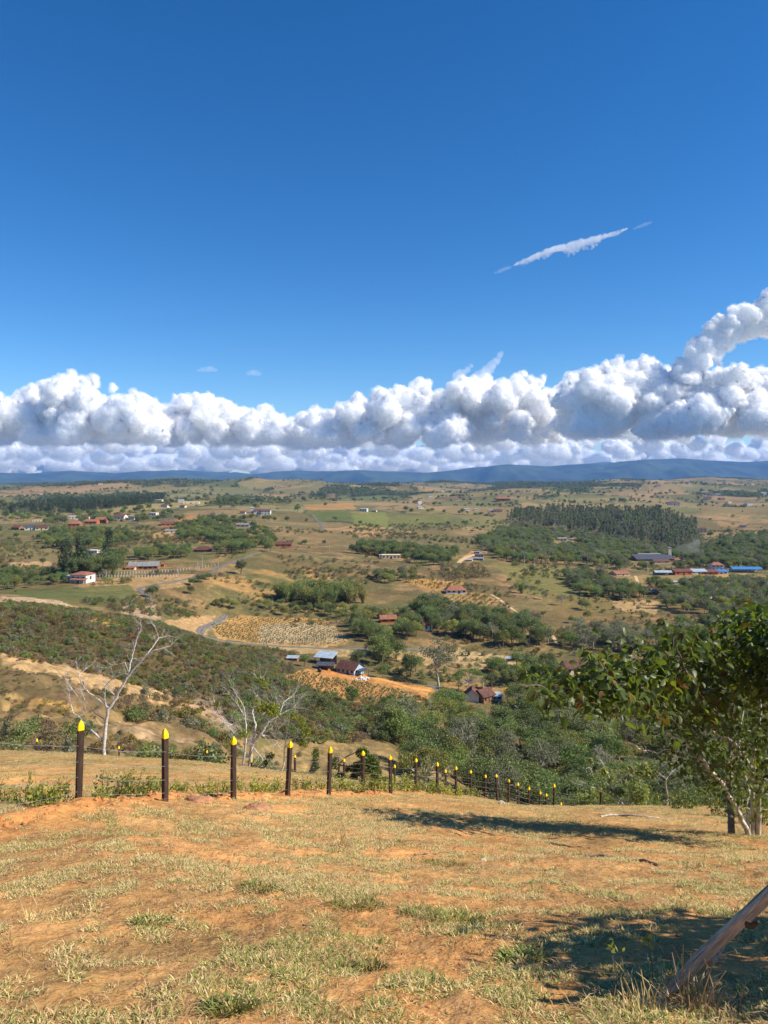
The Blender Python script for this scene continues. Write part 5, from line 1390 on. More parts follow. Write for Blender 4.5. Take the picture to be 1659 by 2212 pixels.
# which trees show: nearest first, on a coarse raster of the frame
hor_u = np.linspace(-0.52, 0.52, 261); hY = np.exp(np.linspace(math.log(2.6), math.log(8000), 500))
HU, HYY = np.meshgrid(hor_u, hY); tt = (EYE - gz(HU * HYY, HYY, False)) / HYY
run = np.minimum.accumulate(tt, 0)
grid = np.zeros((2212 // 4 + 2, 1659 // 4 + 2), bool)
order = np.argsort(PY_); shown = {}
TREES = ('round', 'deep', 'flat', 'grey', 'tall', 'pine', 'dry', 'bamboo')
drop = np.zeros(len(POP), bool)
for i in order:
    p = POP[i]; K = KINDS[p[2]][p[3]]; s = p[4]; Y = p[1]; u = p[0] / Y
    if abs(u) > 0.54: continue
    top = (EYE - (PZ_[i] + K.H * s)) / Y
    j = max(0, int(np.searchsorted(hY, Y * 0.985)) - 1); lim = run[j, int(round((min(max(u, -0.52), 0.52) + 0.52) / 1.04 * 260))]
    if top > lim + 0.0005:
        drop[i] = True; continue
    if p[2] not in TREES or Y > 1400: continue
    cx = CX + F * u; yt = H0 + F * top; yb = H0 + F * min(lim, (EYE - PZ_[i] - K.H * s * 0.25) / Y); w = K.R * s * F / Y * 0.85
    a0, a1, b0, b1 = int(max(0, (cx - w) / 4)), int(min(414, (cx + w) / 4 + 1)), int(max(0, yt / 4)), int(max(0, yb / 4 + 1))
    if a1 <= a0 or b1 <= b0: continue
    g = grid[b0:b1, a0:a1]; free = 1 - g.mean(); area = (a1 - a0) * (b1 - b0) * free
    grid[b0:b1, a0:a1] = True
    if free > 0.4 and area > 6: shown[i] = area * 16
ZLAB = {'wood': ('leafy tree in the dense wood filling the hollow beyond the fence', 'trees of the wood beyond the fence'), 'grove': ('dark tree in the grove right of the brown-tiled houses', 'trees of the grove by the brown houses'),
        'belt': ('tree in the wooded belt between the road and the meadow', 'trees of the wooded belt'), 'meadow_grove': ('tree in the round grove standing in the meadow', 'trees of the meadow grove'),
        'right_grove': ('tree in the open wood at the right edge of the valley', 'trees of the open wood at the right'), 'grey_grove': ('grey-green tree in the thin grove below the meadow', 'trees of the thin grey grove'),
        'far_wood': ('tree in the broad far wood round the brickworks', 'trees round the brickworks'), 'tall_wood': ('tall slim tree in the dark far plantation on the right', 'trees of the tall plantation'),
        'pine_wood': ('dark conifer in the long plantation at the far left', 'trees of the dark plantation'), 'dark_clump': ('dark tall tree in the clump behind the white house', 'trees of the clump behind the white house'),
        'village': ('tree among the scattered houses of the left village', 'trees of the left village'), 'village_edge': ('tree in the band behind the long grey roof', 'trees behind the long grey roof'),
        'mid_grove': ('tree in the middle grove round the cream house', 'trees of the middle grove'), 'bamboo': ('feathery bamboo clump of the thicket above the planted field', 'bamboo of the thicket'),
        'hedge': ('low tree in the hedge left of the white house', 'trees of the left hedge'), 'scattered': ('small tree scattered over the dry pastures of the valley', 'scattered pasture trees'), 'scrub': ('low tree in the scrub', 'trees in the scrub'), 'far': ('far tree between the fields', 'far trees')}
MARKS = [('the farmhouse', 754, 1445), ('the zinc shed', 702, 1425), ('the brown-tiled houses', 1040, 1505), ('the orange plot', 750, 1485), ('the road bend', 440, 1365), ('the planted field', 600, 1365), ('the bamboo thicket', 700, 1285), ('the white house', 175, 1250), ('the long grey roof', 307, 1220), ('the meadow house', 985, 1272), ('the brickworks', 1415, 1200), ('the blue-roofed hall', 1614, 1228), ('the brick house cluster', 1530, 1232), ('the grey sheds', 1033, 1203), ('the cream house', 845, 1200), ('the orange brick house', 611, 1177), ('the two big white houses', 565, 1106), ('the villa wall', 405, 1086), ('the dark plantation', 200, 1090), ('the tall plantation', 1300, 1140), ('the green pasture', 800, 1122), ('the far right village', 1545, 1075), ('the lone meadow tree', 1131, 1335), ('the pink-walled house', 1237, 1445), ('the small dead tree', 1440, 1690), ('the last near fence posts', 1200, 1730), ('the big-leaved tree', 1600, 1600), ('the dry clearing', 720, 1640), ('the roadside grey-green tree', 948, 1430), ('the small white sapling', 1340, 1700), ('the long brick house', 206, 1127), ('the ploughed orange field', 410, 1122)]
LOOK = {'round': ['mid-green round', 'deep green round', 'olive round', 'yellow-green round'], 'deep': ['dark green dense', 'dark green bushy'], 'flat': ['green flat-topped', 'yellow-green flat-topped', 'dark flat-topped'], 'grey': ['grey-green loose', 'grey-green open'], 'tall': ['tall slim dark', 'tall slim grey', 'tall slim grey-green'], 'pine': ['dark conical', 'dark narrow'], 'dry': ['half bare pale', 'bare brownish'], 'bamboo': ['feathery green', 'feathery yellow-green']}
def mark_of(px, py):
    nm, mx, my = min(MARKS, key=lambda m: (m[1] - px) ** 2 + ((m[2] - py) * 1.6) ** 2)
    dx, dy = px - mx, (py - my) * 1.6
    return ('right of ' if dx > 0 else 'left of ') + nm if abs(dx) > abs(dy) else ('below ' if dy > 0 else 'above ') + nm
best = sorted(shown, key=lambda i: -shown[i])[:300]
bset = set(best)
for i in best:
    p = POP[i]; K = KINDS[p[2]][p[3]]; lab, grp = ZLAB[p[6]]
    lab = LOOK[p[2]][p[3]] + (' bamboo clump ' if p[2] == 'bamboo' else ' tree ') + mark_of(CX + F * p[0] / p[1], H0 + F * (EYE - PZ_[i] - K.H * p[4] * 0.5) / p[1])
    put_tree(K, p[0], p[1], PZ_[i] - 0.05, p[4], p[5], 'bamboo_clump' if p[2] == 'bamboo' else 'tree', lab, 'bamboo' if p[2] == 'bamboo' else 'tree', grp)
def stuff_of(name, label, cat, kinds, sel):
    ms = []; off = {}
    for k in kinds:
        off[k] = len(ms); ms += [K.all for K in KINDS[k]]
    ids = [i for i in range(len(POP)) if POP[i][2] in kinds and i not in bset and not drop[i] and sel(POP[i])]
    if not ids: return
    scatter_stuff(name, label, cat, ms, [(PX_[i], PY_[i], PZ_[i] - 0.05) for i in ids], [POP[i][5] for i in ids], [POP[i][4] for i in ids], [off[POP[i][2]] + POP[i][3] for i in ids])
    print(name, len(ids))
stuff_of('woodland', 'remaining trees of the valley woods seen as a mass', 'woodland', TREES, lambda p: p[6] != 'far')
stuff_of('far_woodland', 'far woods and hedgerows between the patchwork fields', 'woodland', TREES, lambda p: p[6] == 'far')
stuff_of('scrub', 'low dry scrub covering the slopes', 'scrub', ('bush', 'brush'), lambda p: True)
# coffee bushes in rows
for p in COFFEE[np.argsort(COFFEE[:, 1])][:300]:
    put_tree(K_CROP, p[0], p[1], p[2] - 0.05, RS.uniform(0.75, 1.15), RS.uniform(0, 6.28), 'coffee_bush', 'small dark bush in the rows of the orange plot', 'bush', 'bushes of the orange plot')
_c = np.concatenate([rows_in([(455, 1350), (520, 1334), (640, 1337), (700, 1341), (745, 1372), (750, 1388), (700, 1395), (560, 1391), (475, 1376)], 1.9, 2.5, 62, 8), rows_in([(870, 1256), (925, 1252), (1005, 1261), (940, 1274)], 2.0, 3.2, 40, 9, 0.3), rows_in([(965, 1288), (1040, 1283), (1080, 1298), (1040, 1310), (970, 1300)], 2.0, 3.2, 70, 10, 0.3)])
scatter_stuff('crop_rows', 'rows of young crops on the planted plots', 'crop', [K_CROP.all], _c - np.array([0, 0, 0.05]), RS.uniform(0, 6.28, len(_c)), RS.uniform(0.5, 0.95, len(_c)), np.zeros(len(_c)))
# ------------------------------------------------------------------ the two post-and-wire fences
M_POST = plain('dark_plastic_wood', rgb(84, 66, 54), rgb(46, 36, 32), 5, 0.75, 0.25, 0.5, (14, 14, 1.2))
M_CAP = plain('yellow_paint', rgb(255, 222, 16), rgb(246, 196, 8), 10, 0.6, 0.3)
M_WIRE = plain('galvanised_wire', rgb(176, 176, 172), rgb(120, 118, 114), 8, 0.45, 0.5, metal=0.4)
def fence_post(root, P0, base, top, rn, w=0.041):
    """square post tilted a little, its top cut to a point and painted"""
    h = top.z - base.z
    g = empty_part('post', root)
    a = rn.uniform(0.5, 0.95); ca, sa = math.cos(a), math.sin(a)
    lx, ly = rn.normal() * 0.022, rn.normal() * 0.022
    zc = h - 0.145 * (0.9 + 0.25 * rn.random())
    ring = [(-1, -1), (-0.35, -1.08), (1, -1), (1.06, 0.3), (1, 1), (0.1, 1.05), (-1, 1), (-1.05, -0.2)]
    def lay(z, k, jit=0.0):
        return [((x * ca - y * sa) * w * k + lx * z + rn.normal() * jit, (x * sa + y * ca) * w * k + ly * z + rn.normal() * jit, z) for x, y in ring]
    mb = MB(); zs = [-0.35, 0.0, h * 0.35, h * 0.7, zc]
    V = [v for z in zs for v in lay(z, 1.0 + rn.normal() * 0.02, 0.0015)]
    Fq = [(i * 8 + k, i * 8 + (k + 1) % 8, (i + 1) * 8 + (k + 1) % 8, (i + 1) * 8 + k) for i in range(len(zs) - 1) for k in range(8)]
    mb.add(V, Fq)
    o = mb.obj('post', M_POST, root); o.location = base - P0
    mb = MB()
    V = lay(zc, 1.04) + lay(zc + (h - zc) * 0.42, 1.07, 0.004) + lay(zc + (h - zc) * 0.72, 0.62, 0.005) + lay(h, 0.10)
    Fq = [(i * 8 + k, i * 8 + (k + 1) % 8, (i + 1) * 8 + (k + 1) % 8, (i + 1) * 8 + k) for i in range(3) for k in range(8)]
    mb.add(V, Fq); mb.add(lay(h, 0.10), [(0, 1, 2, 3), (0, 3, 4, 7), (4, 5, 6, 7)])
    c = mb.obj('painted_top', M_CAP, o)
    bpy.data.objects.remove(g)
    return (lx, ly, h)
def empty_part(name, root):
    return link(name + '_tmp', None, root)
def ray_post(x, yt, Ya, Yb, h=1.2):
    Y = np.linspace(Ya, Yb, 400); X = (x - CX) / F * Y
    d = np.abs(gz(X, Y) + h - (EYE - (yt - H0) / F * Y))
    i = int(np.argmin(d)); return X[i], Y[i]
def build_fence(label, posts, seed, fr=(0.13, 0.31, 0.50, 0.70), wr=0.0032, barbs=0):
    rn = np.random.default_rng(seed); root = None; info = []
    for x, yt, Ya, Yb in posts:
        X, Y = ray_post(x, yt, Ya, Yb)
        zg = ground(X, Y); zt = EYE - (yt - H0) / F * Y
        zt = min(max(zt, zg + 0.95), zg + 1.5)
        base = Vector((X, Y, zg)); top = Vector((X, Y, zt))
        if root is None:
            P0 = base.copy(); root = empty('wire_fence', P0, label, 'fence')
        lx, ly, h = fence_post(root, P0, base, top, rn)
        info.append((base, h))
    for f in fr:
        C = []
        for (a, ha), (b, hb) in zip(info[:-1], info[1:]):
            pa = a + Vector((0, -0.05, ha * f)); pb = b + Vector((0, -0.05, hb * f))
            for k in range(6):
                t = k / 6; q = pa.lerp(pb, t); q.z -= math.sin(math.pi * t) * 0.03 * (1 + rn.random() * 0.4); C.append(q - P0)
        C.append(pb - P0)
        mb = MB(); tube(mb, C, wr, 4); mb.obj('wire', M_WIRE, root)
    return root, info
NEARP = [(-60, 1512, 8, 11), (170, 1557, 10, 12.5), (357, 1575, 12.5, 15.5), (504, 1590, 14.5, 17.5), (621, 1601, 16.5, 20), (710, 1612, 19, 22.5), (784, 1621, 21.5, 25.5), (844, 1631, 24, 28.5), (898, 1638, 27, 31), (945, 1647, 30, 34.5), (985, 1655, 33, 38), (1017, 1663, 35, 41), (1048, 1673, 37, 44), (1098, 1683, 36, 48), (1120, 1691, 36, 50), (1142, 1698, 36, 51), (1165, 1708, 36, 53), (1180, 1714, 36, 55), (1212, 1733, 36, 58), (1228, 1740, 36, 60), (1244, 1748, 36, 60)]
build_fence('near barbed-wire fence of dark posts with yellow painted tops', NEARP, 3)
FARP = [(-40, 1606, 38, 41), (80, 1612, 38, 42), (258, 1611, 37, 42), (447, 1620, 37, 42), (543, 1640, 37, 43), (638, 1630, 36, 41), (744, 1638, 36, 41), (853, 1651, 36, 41), (963, 1662, 36, 42), (1074, 1673, 36, 42), (1197, 1693, 28, 41), (1297, 1703, 28, 40), (1420, 1718, 28, 40), (1551, 1725, 26, 39), (1700, 1735, 26, 39)]
build_fence('farther wire fence of yellow-topped posts along the edge of the slope', FARP, 4, (0.13, 0.31, 0.50, 0.70), 0.004)

# ------------------------------------------------------------------ young shrubs planted along the near fence
L_SHRUB = leafmat('leaf_shrub_fresh', (0.15, 0.18, 0.03), (0.46, 0.47, 0.08), 0.38, 0.3, 0.45, 0.2)
L_SHRUBD = leafmat('leaf_shrub_dark', (0.075, 0.095, 0.022), (0.25, 0.27, 0.06), 0.34, 0.3, 0.45, 0.2)
def make_shrub(seed, H, R, stems, per, size):
    rn = np.random.default_rng(seed); tr = MB(); C = []
    for i in range(stems):
        a = rn.uniform(0, 6.283); rr = R * math.sqrt(rn.random()); h = H * rn.uniform(0.5, 1.05) * (1 - 0.35 * (rr / R) ** 2)
        b0 = np.array([math.cos(a) * rr * 0.45, math.sin(a) * rr * 0.45, -0.08]); b1 = np.array([math.cos(a) * rr, math.sin(a) * rr, h])
        o = rn.normal(size=3) * 0.06 * H
        pts = [b0 + (b1 - b0) * f + o * math.sin(math.pi * f) for f in np.linspace(0, 1, 5)]
        tube(tr, pts, [0.008, 0.007, 0.006, 0.004, 0.002], 4, 0, False)
        f = 0.15 + 0.85 * rn.random(per) ** 0.8
        P = np.stack([np.interp(f, np.linspace(0, 1, 5), [p[j] for p in pts]) for j in range(3)], 1)
        C.append(P + rn.normal(size=(per, 3)) * 0.045)
    C = np.concatenate(C); mb = MB(); V, Fq = leaf_quads(C, size * (0.6 + 0.8 * rn.random(len(C))), rn, 0.5, 0.6); mb.add(V, Fq)
    return tr, mb
SHK = []
for i in range(5):
    tr, cr = make_shrub(700 + i, 0.5, 0.40, 16, 26, 0.066)
    SHK.append((tr.mesh('stems', [M_BARKD], True), cr.mesh('leaves', [L_SHRUB]), cr.mesh('leaves', [L_SHRUBD])))
SHR = [(-10, 1722, 12, 0.9, 1), (50, 1728, 11.2, 0.8, 1), (95, 1726, 11.3, 1.1, 1), (130, 1722, 11.6, 0.8, 1), (205, 1722, 12.0, 0.8, 1), (240, 1716, 12.4, 1.2, 1), (280, 1708, 13.0, 1.25, 1), (320, 1708, 13.6, 0.9, 1), (345, 1706, 14, 0.8, 1), (392, 1706, 14.6, 0.85, 0), (440, 1708, 15.2, 0.9, 0), (475, 1708, 15.6, 0.8, 0), (530, 1708, 16.6, 1.1, 0), (560, 1706, 17.2, 0.9, 0), (590, 1706, 17.8, 1.0, 0), (650, 1704, 19, 1.1, 0), (680, 1702, 19.8, 1.0, 0), (730, 1700, 21, 1.2, 0), (762, 1698, 22, 1.1, 0), (805, 1698, 24, 1.5, 0), (830, 1697, 25, 1.3, 0), (865, 1700, 26.4, 1.6, 0), (890, 1700, 28, 1.4, 0), (920, 1704, 29.5, 1.6, 0), (950, 1708, 31, 1.5, 0), (980, 1712, 33, 1.5, 0), (1005, 1718, 35, 1.3, 0), (1025, 1724, 36, 1.1, 0)]
for i, (x, y, Y, s, d) in enumerate(SHR):
    X = (x - CX) / F * Y
    where = 'left of the first near post' if x < 160 else 'between the first and second near posts' if x < 350 else 'between the second and third near posts' if x < 500 else 'between the third and fourth near posts' if x < 615 else 'between the fourth and fifth near posts' if x < 705 else 'between the fifth and seventh near posts' if x < 840 else 'in the bright thicket where the near fence drops away'
    root = empty('hedge_shrub', (X, Y, ground(X, Y)), 'young leafy shrub %s' % where, 'shrub', 'young shrubs along the near fence', RS.uniform(0, 6.28)); s *= 0.88; root.scale = (s, s, s * RS.uniform(0.75, 1.05))
    K = SHK[i % 5]; link('stems', K[0], root); link('leaves', K[2] if d and i % 2 else K[1], root)

# ------------------------------------------------------------------ grass
M_STRAW = leafmat('straw_blade', rgb(180, 152, 94), rgb(240, 218, 160), 0.25, 0.15, 0.7, 0.15, (1.1, 1.05, 0.85))
M_GREEN = leafmat('green_blade', (0.13, 0.15, 0.03), (0.36, 0.37, 0.09), 0.3, 0.25, 0.5, 0.2, (1.2, 1.3, 0.7))
M_LITTER = leafmat('dry_litter', rgb(122, 94, 64), rgb(196, 162, 112), 0.1, 0.1, 0.8, 0.15, (1.1, 1.0, 0.8))
def blades(mb, rn, n, R, L, w, flop, m=0, z0=0.0):
    for i in range(n):
        a = rn.uniform(0, 6.283); r = R * math.sqrt(rn.random()); b = np.array([math.cos(a) * r, math.sin(a) * r, z0 - 0.006])
        a2 = a + rn.normal() * 0.9; l = L * rn.uniform(0.45, 1.15); fl = np.clip(flop + rn.normal() * 0.25, 0.05, 1.35)
        d = np.array([math.cos(a2), math.sin(a2), 0]); s = np.array([-d[1], d[0], 0]) * w * rn.uniform(0.6, 1.2) * 0.5
        el = 1.5 - fl
        p1 = b + (d * math.cos(el) + np.array([0, 0, math.sin(el)])) * l * 0.5
        el2 = el - 0.55 * fl
        p2 = p1 + (d * math.cos(el2) + np.array([0, 0, math.sin(el2)])) * l * 0.5
        p2[2] = max(p2[2], 0.003)
        mb.add([b - s, b + s, p1 + s * 0.8, p1 - s * 0.8, p2], [(0, 1, 2, 3)], m); mb.add([p1 - s * 0.8, p1 + s * 0.8, p2], [(0, 1, 2)], m)
TUFT = []
for i in range(4):
    rn = np.random.default_rng(800 + i); mb = MB(); blades(mb, rn, 16, 0.065, 0.068, 0.0085, 1.02); blades(mb, rn, 10, 0.055, 0.06, 0.0085, 0.92, 1); TUFT.append(mb.mesh('tuft', [M_STRAW, M_GREEN]))
for i in range(3):
    rn = np.random.default_rng(820 + i); mb = MB(); blades(mb, rn, 15, 0.06, 0.065, 0.009, 0.95, 0); blades(mb, rn, 11, 0.065, 0.07, 0.0085, 1.05, 1); TUFT.append(mb.mesh('tuft', [M_GREEN, M_STRAW]))
for i in range(3):
    rn = np.random.default_rng(840 + i); mb = MB(); blades(mb, rn, 16, 0.11, 0.10, 0.0045, 1.36, 0, 0.01); blades(mb, rn, 4, 0.1, 0.12, 0.004, 1.3, 1, 0.012); TUFT.append(mb.mesh('litter', [M_LITTER, M_STRAW]))
def turf(name, n, Y0, Y1, sz, thr, lit, q):
    Y = np.sqrt(Y0 ** 2 + (Y1 ** 2 - Y0 ** 2) * RS.random(n)); X = (RS.random(n) * 1.2 - 0.6) * Y
    d = fbm((X + 0.4 * Y) / (0.36 * q), (Y - 0.4 * X) / (0.44 * q), 3, 901) * 0.75 + fbm(X / 0.13, Y / 0.13, 2, 905) * 0.3 + fbm(X / 3.2, Y / 3.2, 3, 907) * 0.16
    g = fbm(X / 2.4, Y / 2.4, 3, 911)
    isl = RS.random(n) < lit
    berm = seg_dist(X - 0.12, Y + 0.12, NF) < 0.42
    k = ((d > thr + 0.12 * RS.normal(size=n)) | (isl & (RS.random(n) < 0.6))) & ~(berm & (RS.random(n) < 0.93))
    X, Y, g, isl = X[k], Y[k], g[k], isl[k]; m = len(X)
    pick = np.where(isl, 7 + RS.integers(0, 3, m), np.where(g + 0.25 * RS.normal(size=m) > 0.2, 4 + RS.integers(0, 3, m), RS.integers(0, 4, m)))
    print(name, m)
    return np.stack([X, Y, gz(X, Y)], 1), RS.uniform(0, 6.28, m), sz * RS.uniform(0.6, 1.3, m), pick
_t = [turf('a', 34000, 3.0, 9, 0.74, 0.15, 0.08, 1.0), turf('b', 44000, 9, 18, 0.9, 0.13, 0.08, 1.5), turf('c', 46000, 18, 46, 1.1, 0.08, 0.12, 2.6)]
scatter_stuff('grass', 'thin dry grass and litter over the orange hillside', 'grass', TUFT, *[np.concatenate([t[j] for t in _t]) for j in range(4)])
# clumps one can point at
CL = [(570, 1916, 70, 'green grass clump left of the middle of the slope'), (765, 1958, 82, 'wide green grass clump in the middle of the slope'), (962, 1866, 64, 'green grass clump farther up the slope, right of the middle'), (985, 1986, 90, 'loose straggling green clump right of the wide one'), (905, 1976, 48, 'smaller green clump touching the wide straggling one'), (1130, 2070, 70, 'pale green clump towards the lower right'), (800, 2090, 50, 'dull grey-green clump near the lower middle'), (500, 2180, 80, 'green clump at the lower left edge of the frame'), (330, 1990, 55, 'straw-green clump left of the lower middle')]
for i, (x, y, wpx, lab) in enumerate(CL):
    P = hit(x, y); R = wpx * P.y / F * 0.72; rn = np.random.default_rng(950 + i); mb = MB()
    k = int(420 * (wpx / 70))
    blades(mb, rn, k, R, 0.085, 0.009, 0.85, 0); blades(mb, rn, k // 2, R * 1.3, 0.09, 0.008, 1.0, 1)
    V = np.concatenate(mb.v); V[:, 1] *= 0.9
    dz = gz(V[:, 0] + P.x, V[:, 1] + P.y) - P.z; V[:, 2] += dz; mb.v = [V]
    root = empty('grass_clump', P, lab, 'grass clump', 'green clumps on the slope'); mb.obj('blades', [M_GREEN, M_STRAW], root)

# ------------------------------------------------------------------ clods, stones, sticks
rn = np.random.default_rng(60); mb = MB()
for i in range(520):
    a = rn.integers(0, len(NF) - 4); t = rn.random(); q = NF[a] + (NF[a + 1] - NF[a]) * t + rn.normal(size=2) * np.array([0.24, 0.26]) + np.array([0.1, -0.2])
    r = abs(rn.normal()) * 0.016 + 0.008
    lump(mb, (q[0], q[1], ground(q[0], q[1]) + r * 0.35), r, rn, 0.75, 0, 0.14)
_cy = np.sqrt(rn.uniform(3.4 ** 2, 13 ** 2, 2600)); _cx = rn.uniform(-0.55, 0.55, 2600) * _cy; _cz = gz(_cx, _cy); _V0, _F0 = ico(0)
for X, Y, Z in zip(_cx, _cy, _cz):
    r = abs(rn.normal()) * 0.0055 + 0.003
    mb.add(_V0 * (1 + 0.25 * rn.normal(size=(len(_V0), 1))) * r * np.array([1, 1, 0.7]) + np.array([X, Y, Z + r * 0.3]), _F0)
tag(mb.obj('soil_clods', plain('orange_clod', rgb(208, 144, 88), rgb(172, 112, 66), 8, 0.95, 0.05, 0.3)), 'crumbled orange clods along the dug strip and over the slope', 'soil', kind='stuff')
M_ROCK = plain('brown_rock', rgb(186, 136, 100), rgb(140, 98, 72), 6, 0.9, 0.1, 0.6, bscale=18)
M_ROCKW = plain('pale_rock', rgb(214, 200, 172), rgb(176, 160, 130), 6, 0.9, 0.1, 0.5, bscale=18)
for x, y, wpx, hf, mat, nm, lab in ((555, 1748, 56, 0.32, M_ROCK, 'rock', 'low cracked brown rock in front of the near fence'), (428, 1731, 62, 0.24, M_ROCK, 'earth_mound', 'low reddish mound left of the third near post'), (1083, 1737, 15, 0.8, M_ROCKW, 'rock', 'small pale rock at the foot of the near fence'), (600, 1848, 26, 0.4, M_ROCK, 'rock', 'small brown rock half sunk in the slope'), (1395 - 350, 1858, 18, 0.4, M_ROCKW, 'rock', 'small pale stone lying on bare soil')):
    P = hit(x, y); r = wpx * P.y / F * 0.5; V, Fc = ICO3; nn = fbm(V[:, 0] * 1.7 + x, V[:, 1] * 1.7 + V[:, 2] * 1.3, 4, 33)[:, None]
    mb = MB(); mb.add(V * (1 + 0.35 * nn) * r * np.array([1, 0.8, hf * 1.5]), Fc); o = mb.obj(nm, mat, smooth=False); o.location = P - Vector((0, 0, r * hf * 0.25)); tag(o, lab, 'rock' if nm == 'rock' else 'mound')
M_STICK = plain('dead_wood', rgb(176, 152, 122), rgb(112, 92, 72), 10, 0.9, 0.1, 0.4, (1, 1, 1))
STK = [([(1265, 1852), (1310, 1853), (1360, 1858), (1424, 1872)], 0.028, 'grey fallen branch at the edge of the tree shadow'), ([(895, 1848), (925, 1844), (985, 1839)], 0.012, 'thin dry stick lying above the middle green clump'), ([(655, 2000), (700, 2003), (735, 2007)], 0.008, 'short dark stick near the wide green clump'), ([(1190, 1822), (1230, 1830), (1275, 1833)], 0.016, 'dry stick inside the tree shadow'), ([(1298, 1764), (1340, 1762), (1390, 1766), (1450, 1770)], 0.034, 'whitish fallen log at the foot of the small pale tree'), ([(120, 1905), (165, 1903), (190, 1909)], 0.007, 'thin pale stick at the left of the slope')]
for pts, r, lab in STK:
    Q = []
    for x, y in pts:
        P = hit(x, y); Q.append(P + Vector((0, 0, r * 0.7)))
    mb = MB(); n = len(Q)
    PP = []
    for i in range(n - 1):
        for k in range(4): PP.append(Q[i].lerp(Q[i + 1], k / 4) - Q[0] + Vector(RS.normal(size=3)) * r * 0.35)
    PP.append(Q[-1] - Q[0])
    tube(mb, PP, [r * (1 - 0.5 * i / len(PP)) for i in range(len(PP))], 7)
    o = mb.obj('fallen_branch', M_BARKP if 'whitish' in lab else M_STICK, smooth=True); o.location = Q[0]; tag(o, lab, 'branch')

# the leaning weathered trunk at the lower right
M_LOG = plain('weathered_log', rgb(226, 212, 180), rgb(140, 124, 98), 9, 0.9, 0.12, 1.0, (9, 9, 0.7), bscale=14)
Pb_ = at(1438, 2170, 3.78); Pt_ = at(1730, 1858, 3.62)
ax = (Pt_ - Pb_); Ll = ax.length + 0.9
nr_, ns_ = 60, 26; a = np.linspace(0, 2 * math.pi, ns_, endpoint=False); zz = np.linspace(-0.15, Ll, nr_)
A, Zg = np.meshgrid(a, zz)
rad = 0.029 - 0.002 * Zg / Ll + 0.008 * fbm(np.cos(A) * 1.4 + 3, Zg * 1.6 + np.sin(A) * 1.4, 3, 71) + 0.010 * fbm(A * 4.0, Zg * 1.3, 4, 75) - 0.016 * np.exp(-((A - 4.3 - 0.4 * np.sin(Zg * 3)) / 0.10) ** 2) * sstep(0.1, 0.4, Zg)
cxl = 0.03 * np.sin(Zg * 2.1) + 0.012 * np.sin(Zg * 6); cyl = 0.018 * np.cos(Zg * 2.7)
mb = MB(); ix = np.arange(nr_ * ns_).reshape(nr_, ns_); ix2 = np.roll(ix, -1, 1)
mb.add(np.stack([cxl + rad * np.cos(A), cyl + rad * np.sin(A), Zg], -1).reshape(-1, 3), np.stack([ix[:-1], ix2[:-1], ix2[1:], ix[1:]], -1).reshape(-1, 4))
lg = empty('dead_tree', Pb_, 'grey weathered dead trunk leaning across the lower right corner', 'dead trunk')
lg.rotation_mode = 'QUATERNION'; lg.rotation_quaternion = ax.to_track_quat('Z', 'Y')
mb.obj('stem', M_LOG, lg, smooth=True)
mb = MB(); tube(mb, [(0.03, -0.03, 0.30), (0.09, -0.06, 0.33), (0.13, -0.07, 0.38)], [0.02, 0.013, 0.006], 7); mb.obj('broken_stub', M_LOG, lg, smooth=True)
mb = MB(); tube(mb, [(-0.05, 0.0, 0.60), (-0.085, 0.0, 0.62), (-0.10, 0.0, 0.66)], [0.018, 0.015, 0.006], 7); mb.obj('broken_stub', M_BARKD, lg, smooth=True)
def stalks(x, y, n, h, spread, lab, seed, nm='dry_stalks'):
    P = hit(x, y); rn = np.random.default_rng(seed); mb = MB()
    for i in range(n):
        b_ = rn.normal(size=2) * spread; t = b_ + rn.normal(size=2) * h * 0.28; hh = h * rn.uniform(0.4, 1.1)
        tube(mb, [(b_[0], b_[1], -0.03), ((b_[0] + t[0]) / 2 + rn.normal() * 0.01, (b_[1] + t[1]) / 2, hh * 0.55), (t[0], t[1], hh)], [0.004, 0.003, 0.0015], 4)
    blades(mb, rn, n * 6, spread * 1.5, h * 0.7, 0.006, 0.55)
    o = mb.obj(nm, M_STRAW); o.location = P; tag(o, lab, 'grass')
stalks(1500, 2175, 26, 0.26, 0.09, 'dry stalks growing under the leaning trunk', 5)
stalks(1400, 2195, 16, 0.13, 0.08, 'tangle of dry stems at the foot of the leaning trunk', 6)
stalks(740, 1830, 9, 0.28, 0.05, 'upright dry stalks in the middle of the slope', 7)
stalks(1630, 1805, 18, 0.5, 0.25, 'tall dry grass at the foot of the big right tree', 8)
stalks(70, 1990, 6, 0.12, 0.05, 'short dry stalks at the left edge of the slope', 9)
# two little sprouts beside the trunk
for x, y, lab in ((1335, 2150, 'pale green sprout left of the leaning trunk'), (1412, 2130, 'pale green sprout behind the leaning trunk')):
    P = hit(x, y); rn = np.random.default_rng(int(x)); mb = MB(); h = 0.24
    tube(mb, [(0, 0, -0.02), (-0.01, 0, h * 0.5), (-0.03, 0, h)], [0.003, 0.0025, 0.0015], 4)
    C = np.array([(-0.03, 0, h)]) + rn.normal(size=(14, 3)) * np.array([0.018, 0.018, 0.02]); V, Fq = leaf_quads(C, 0.035 * np.ones(14), rn, 0.4, 0.1); mb.add(V, Fq, 1)
    root = empty('sprout', P, lab, 'sprout'); mb.obj('stem_and_leaves', [M_BARK, L_SHRUB], root)
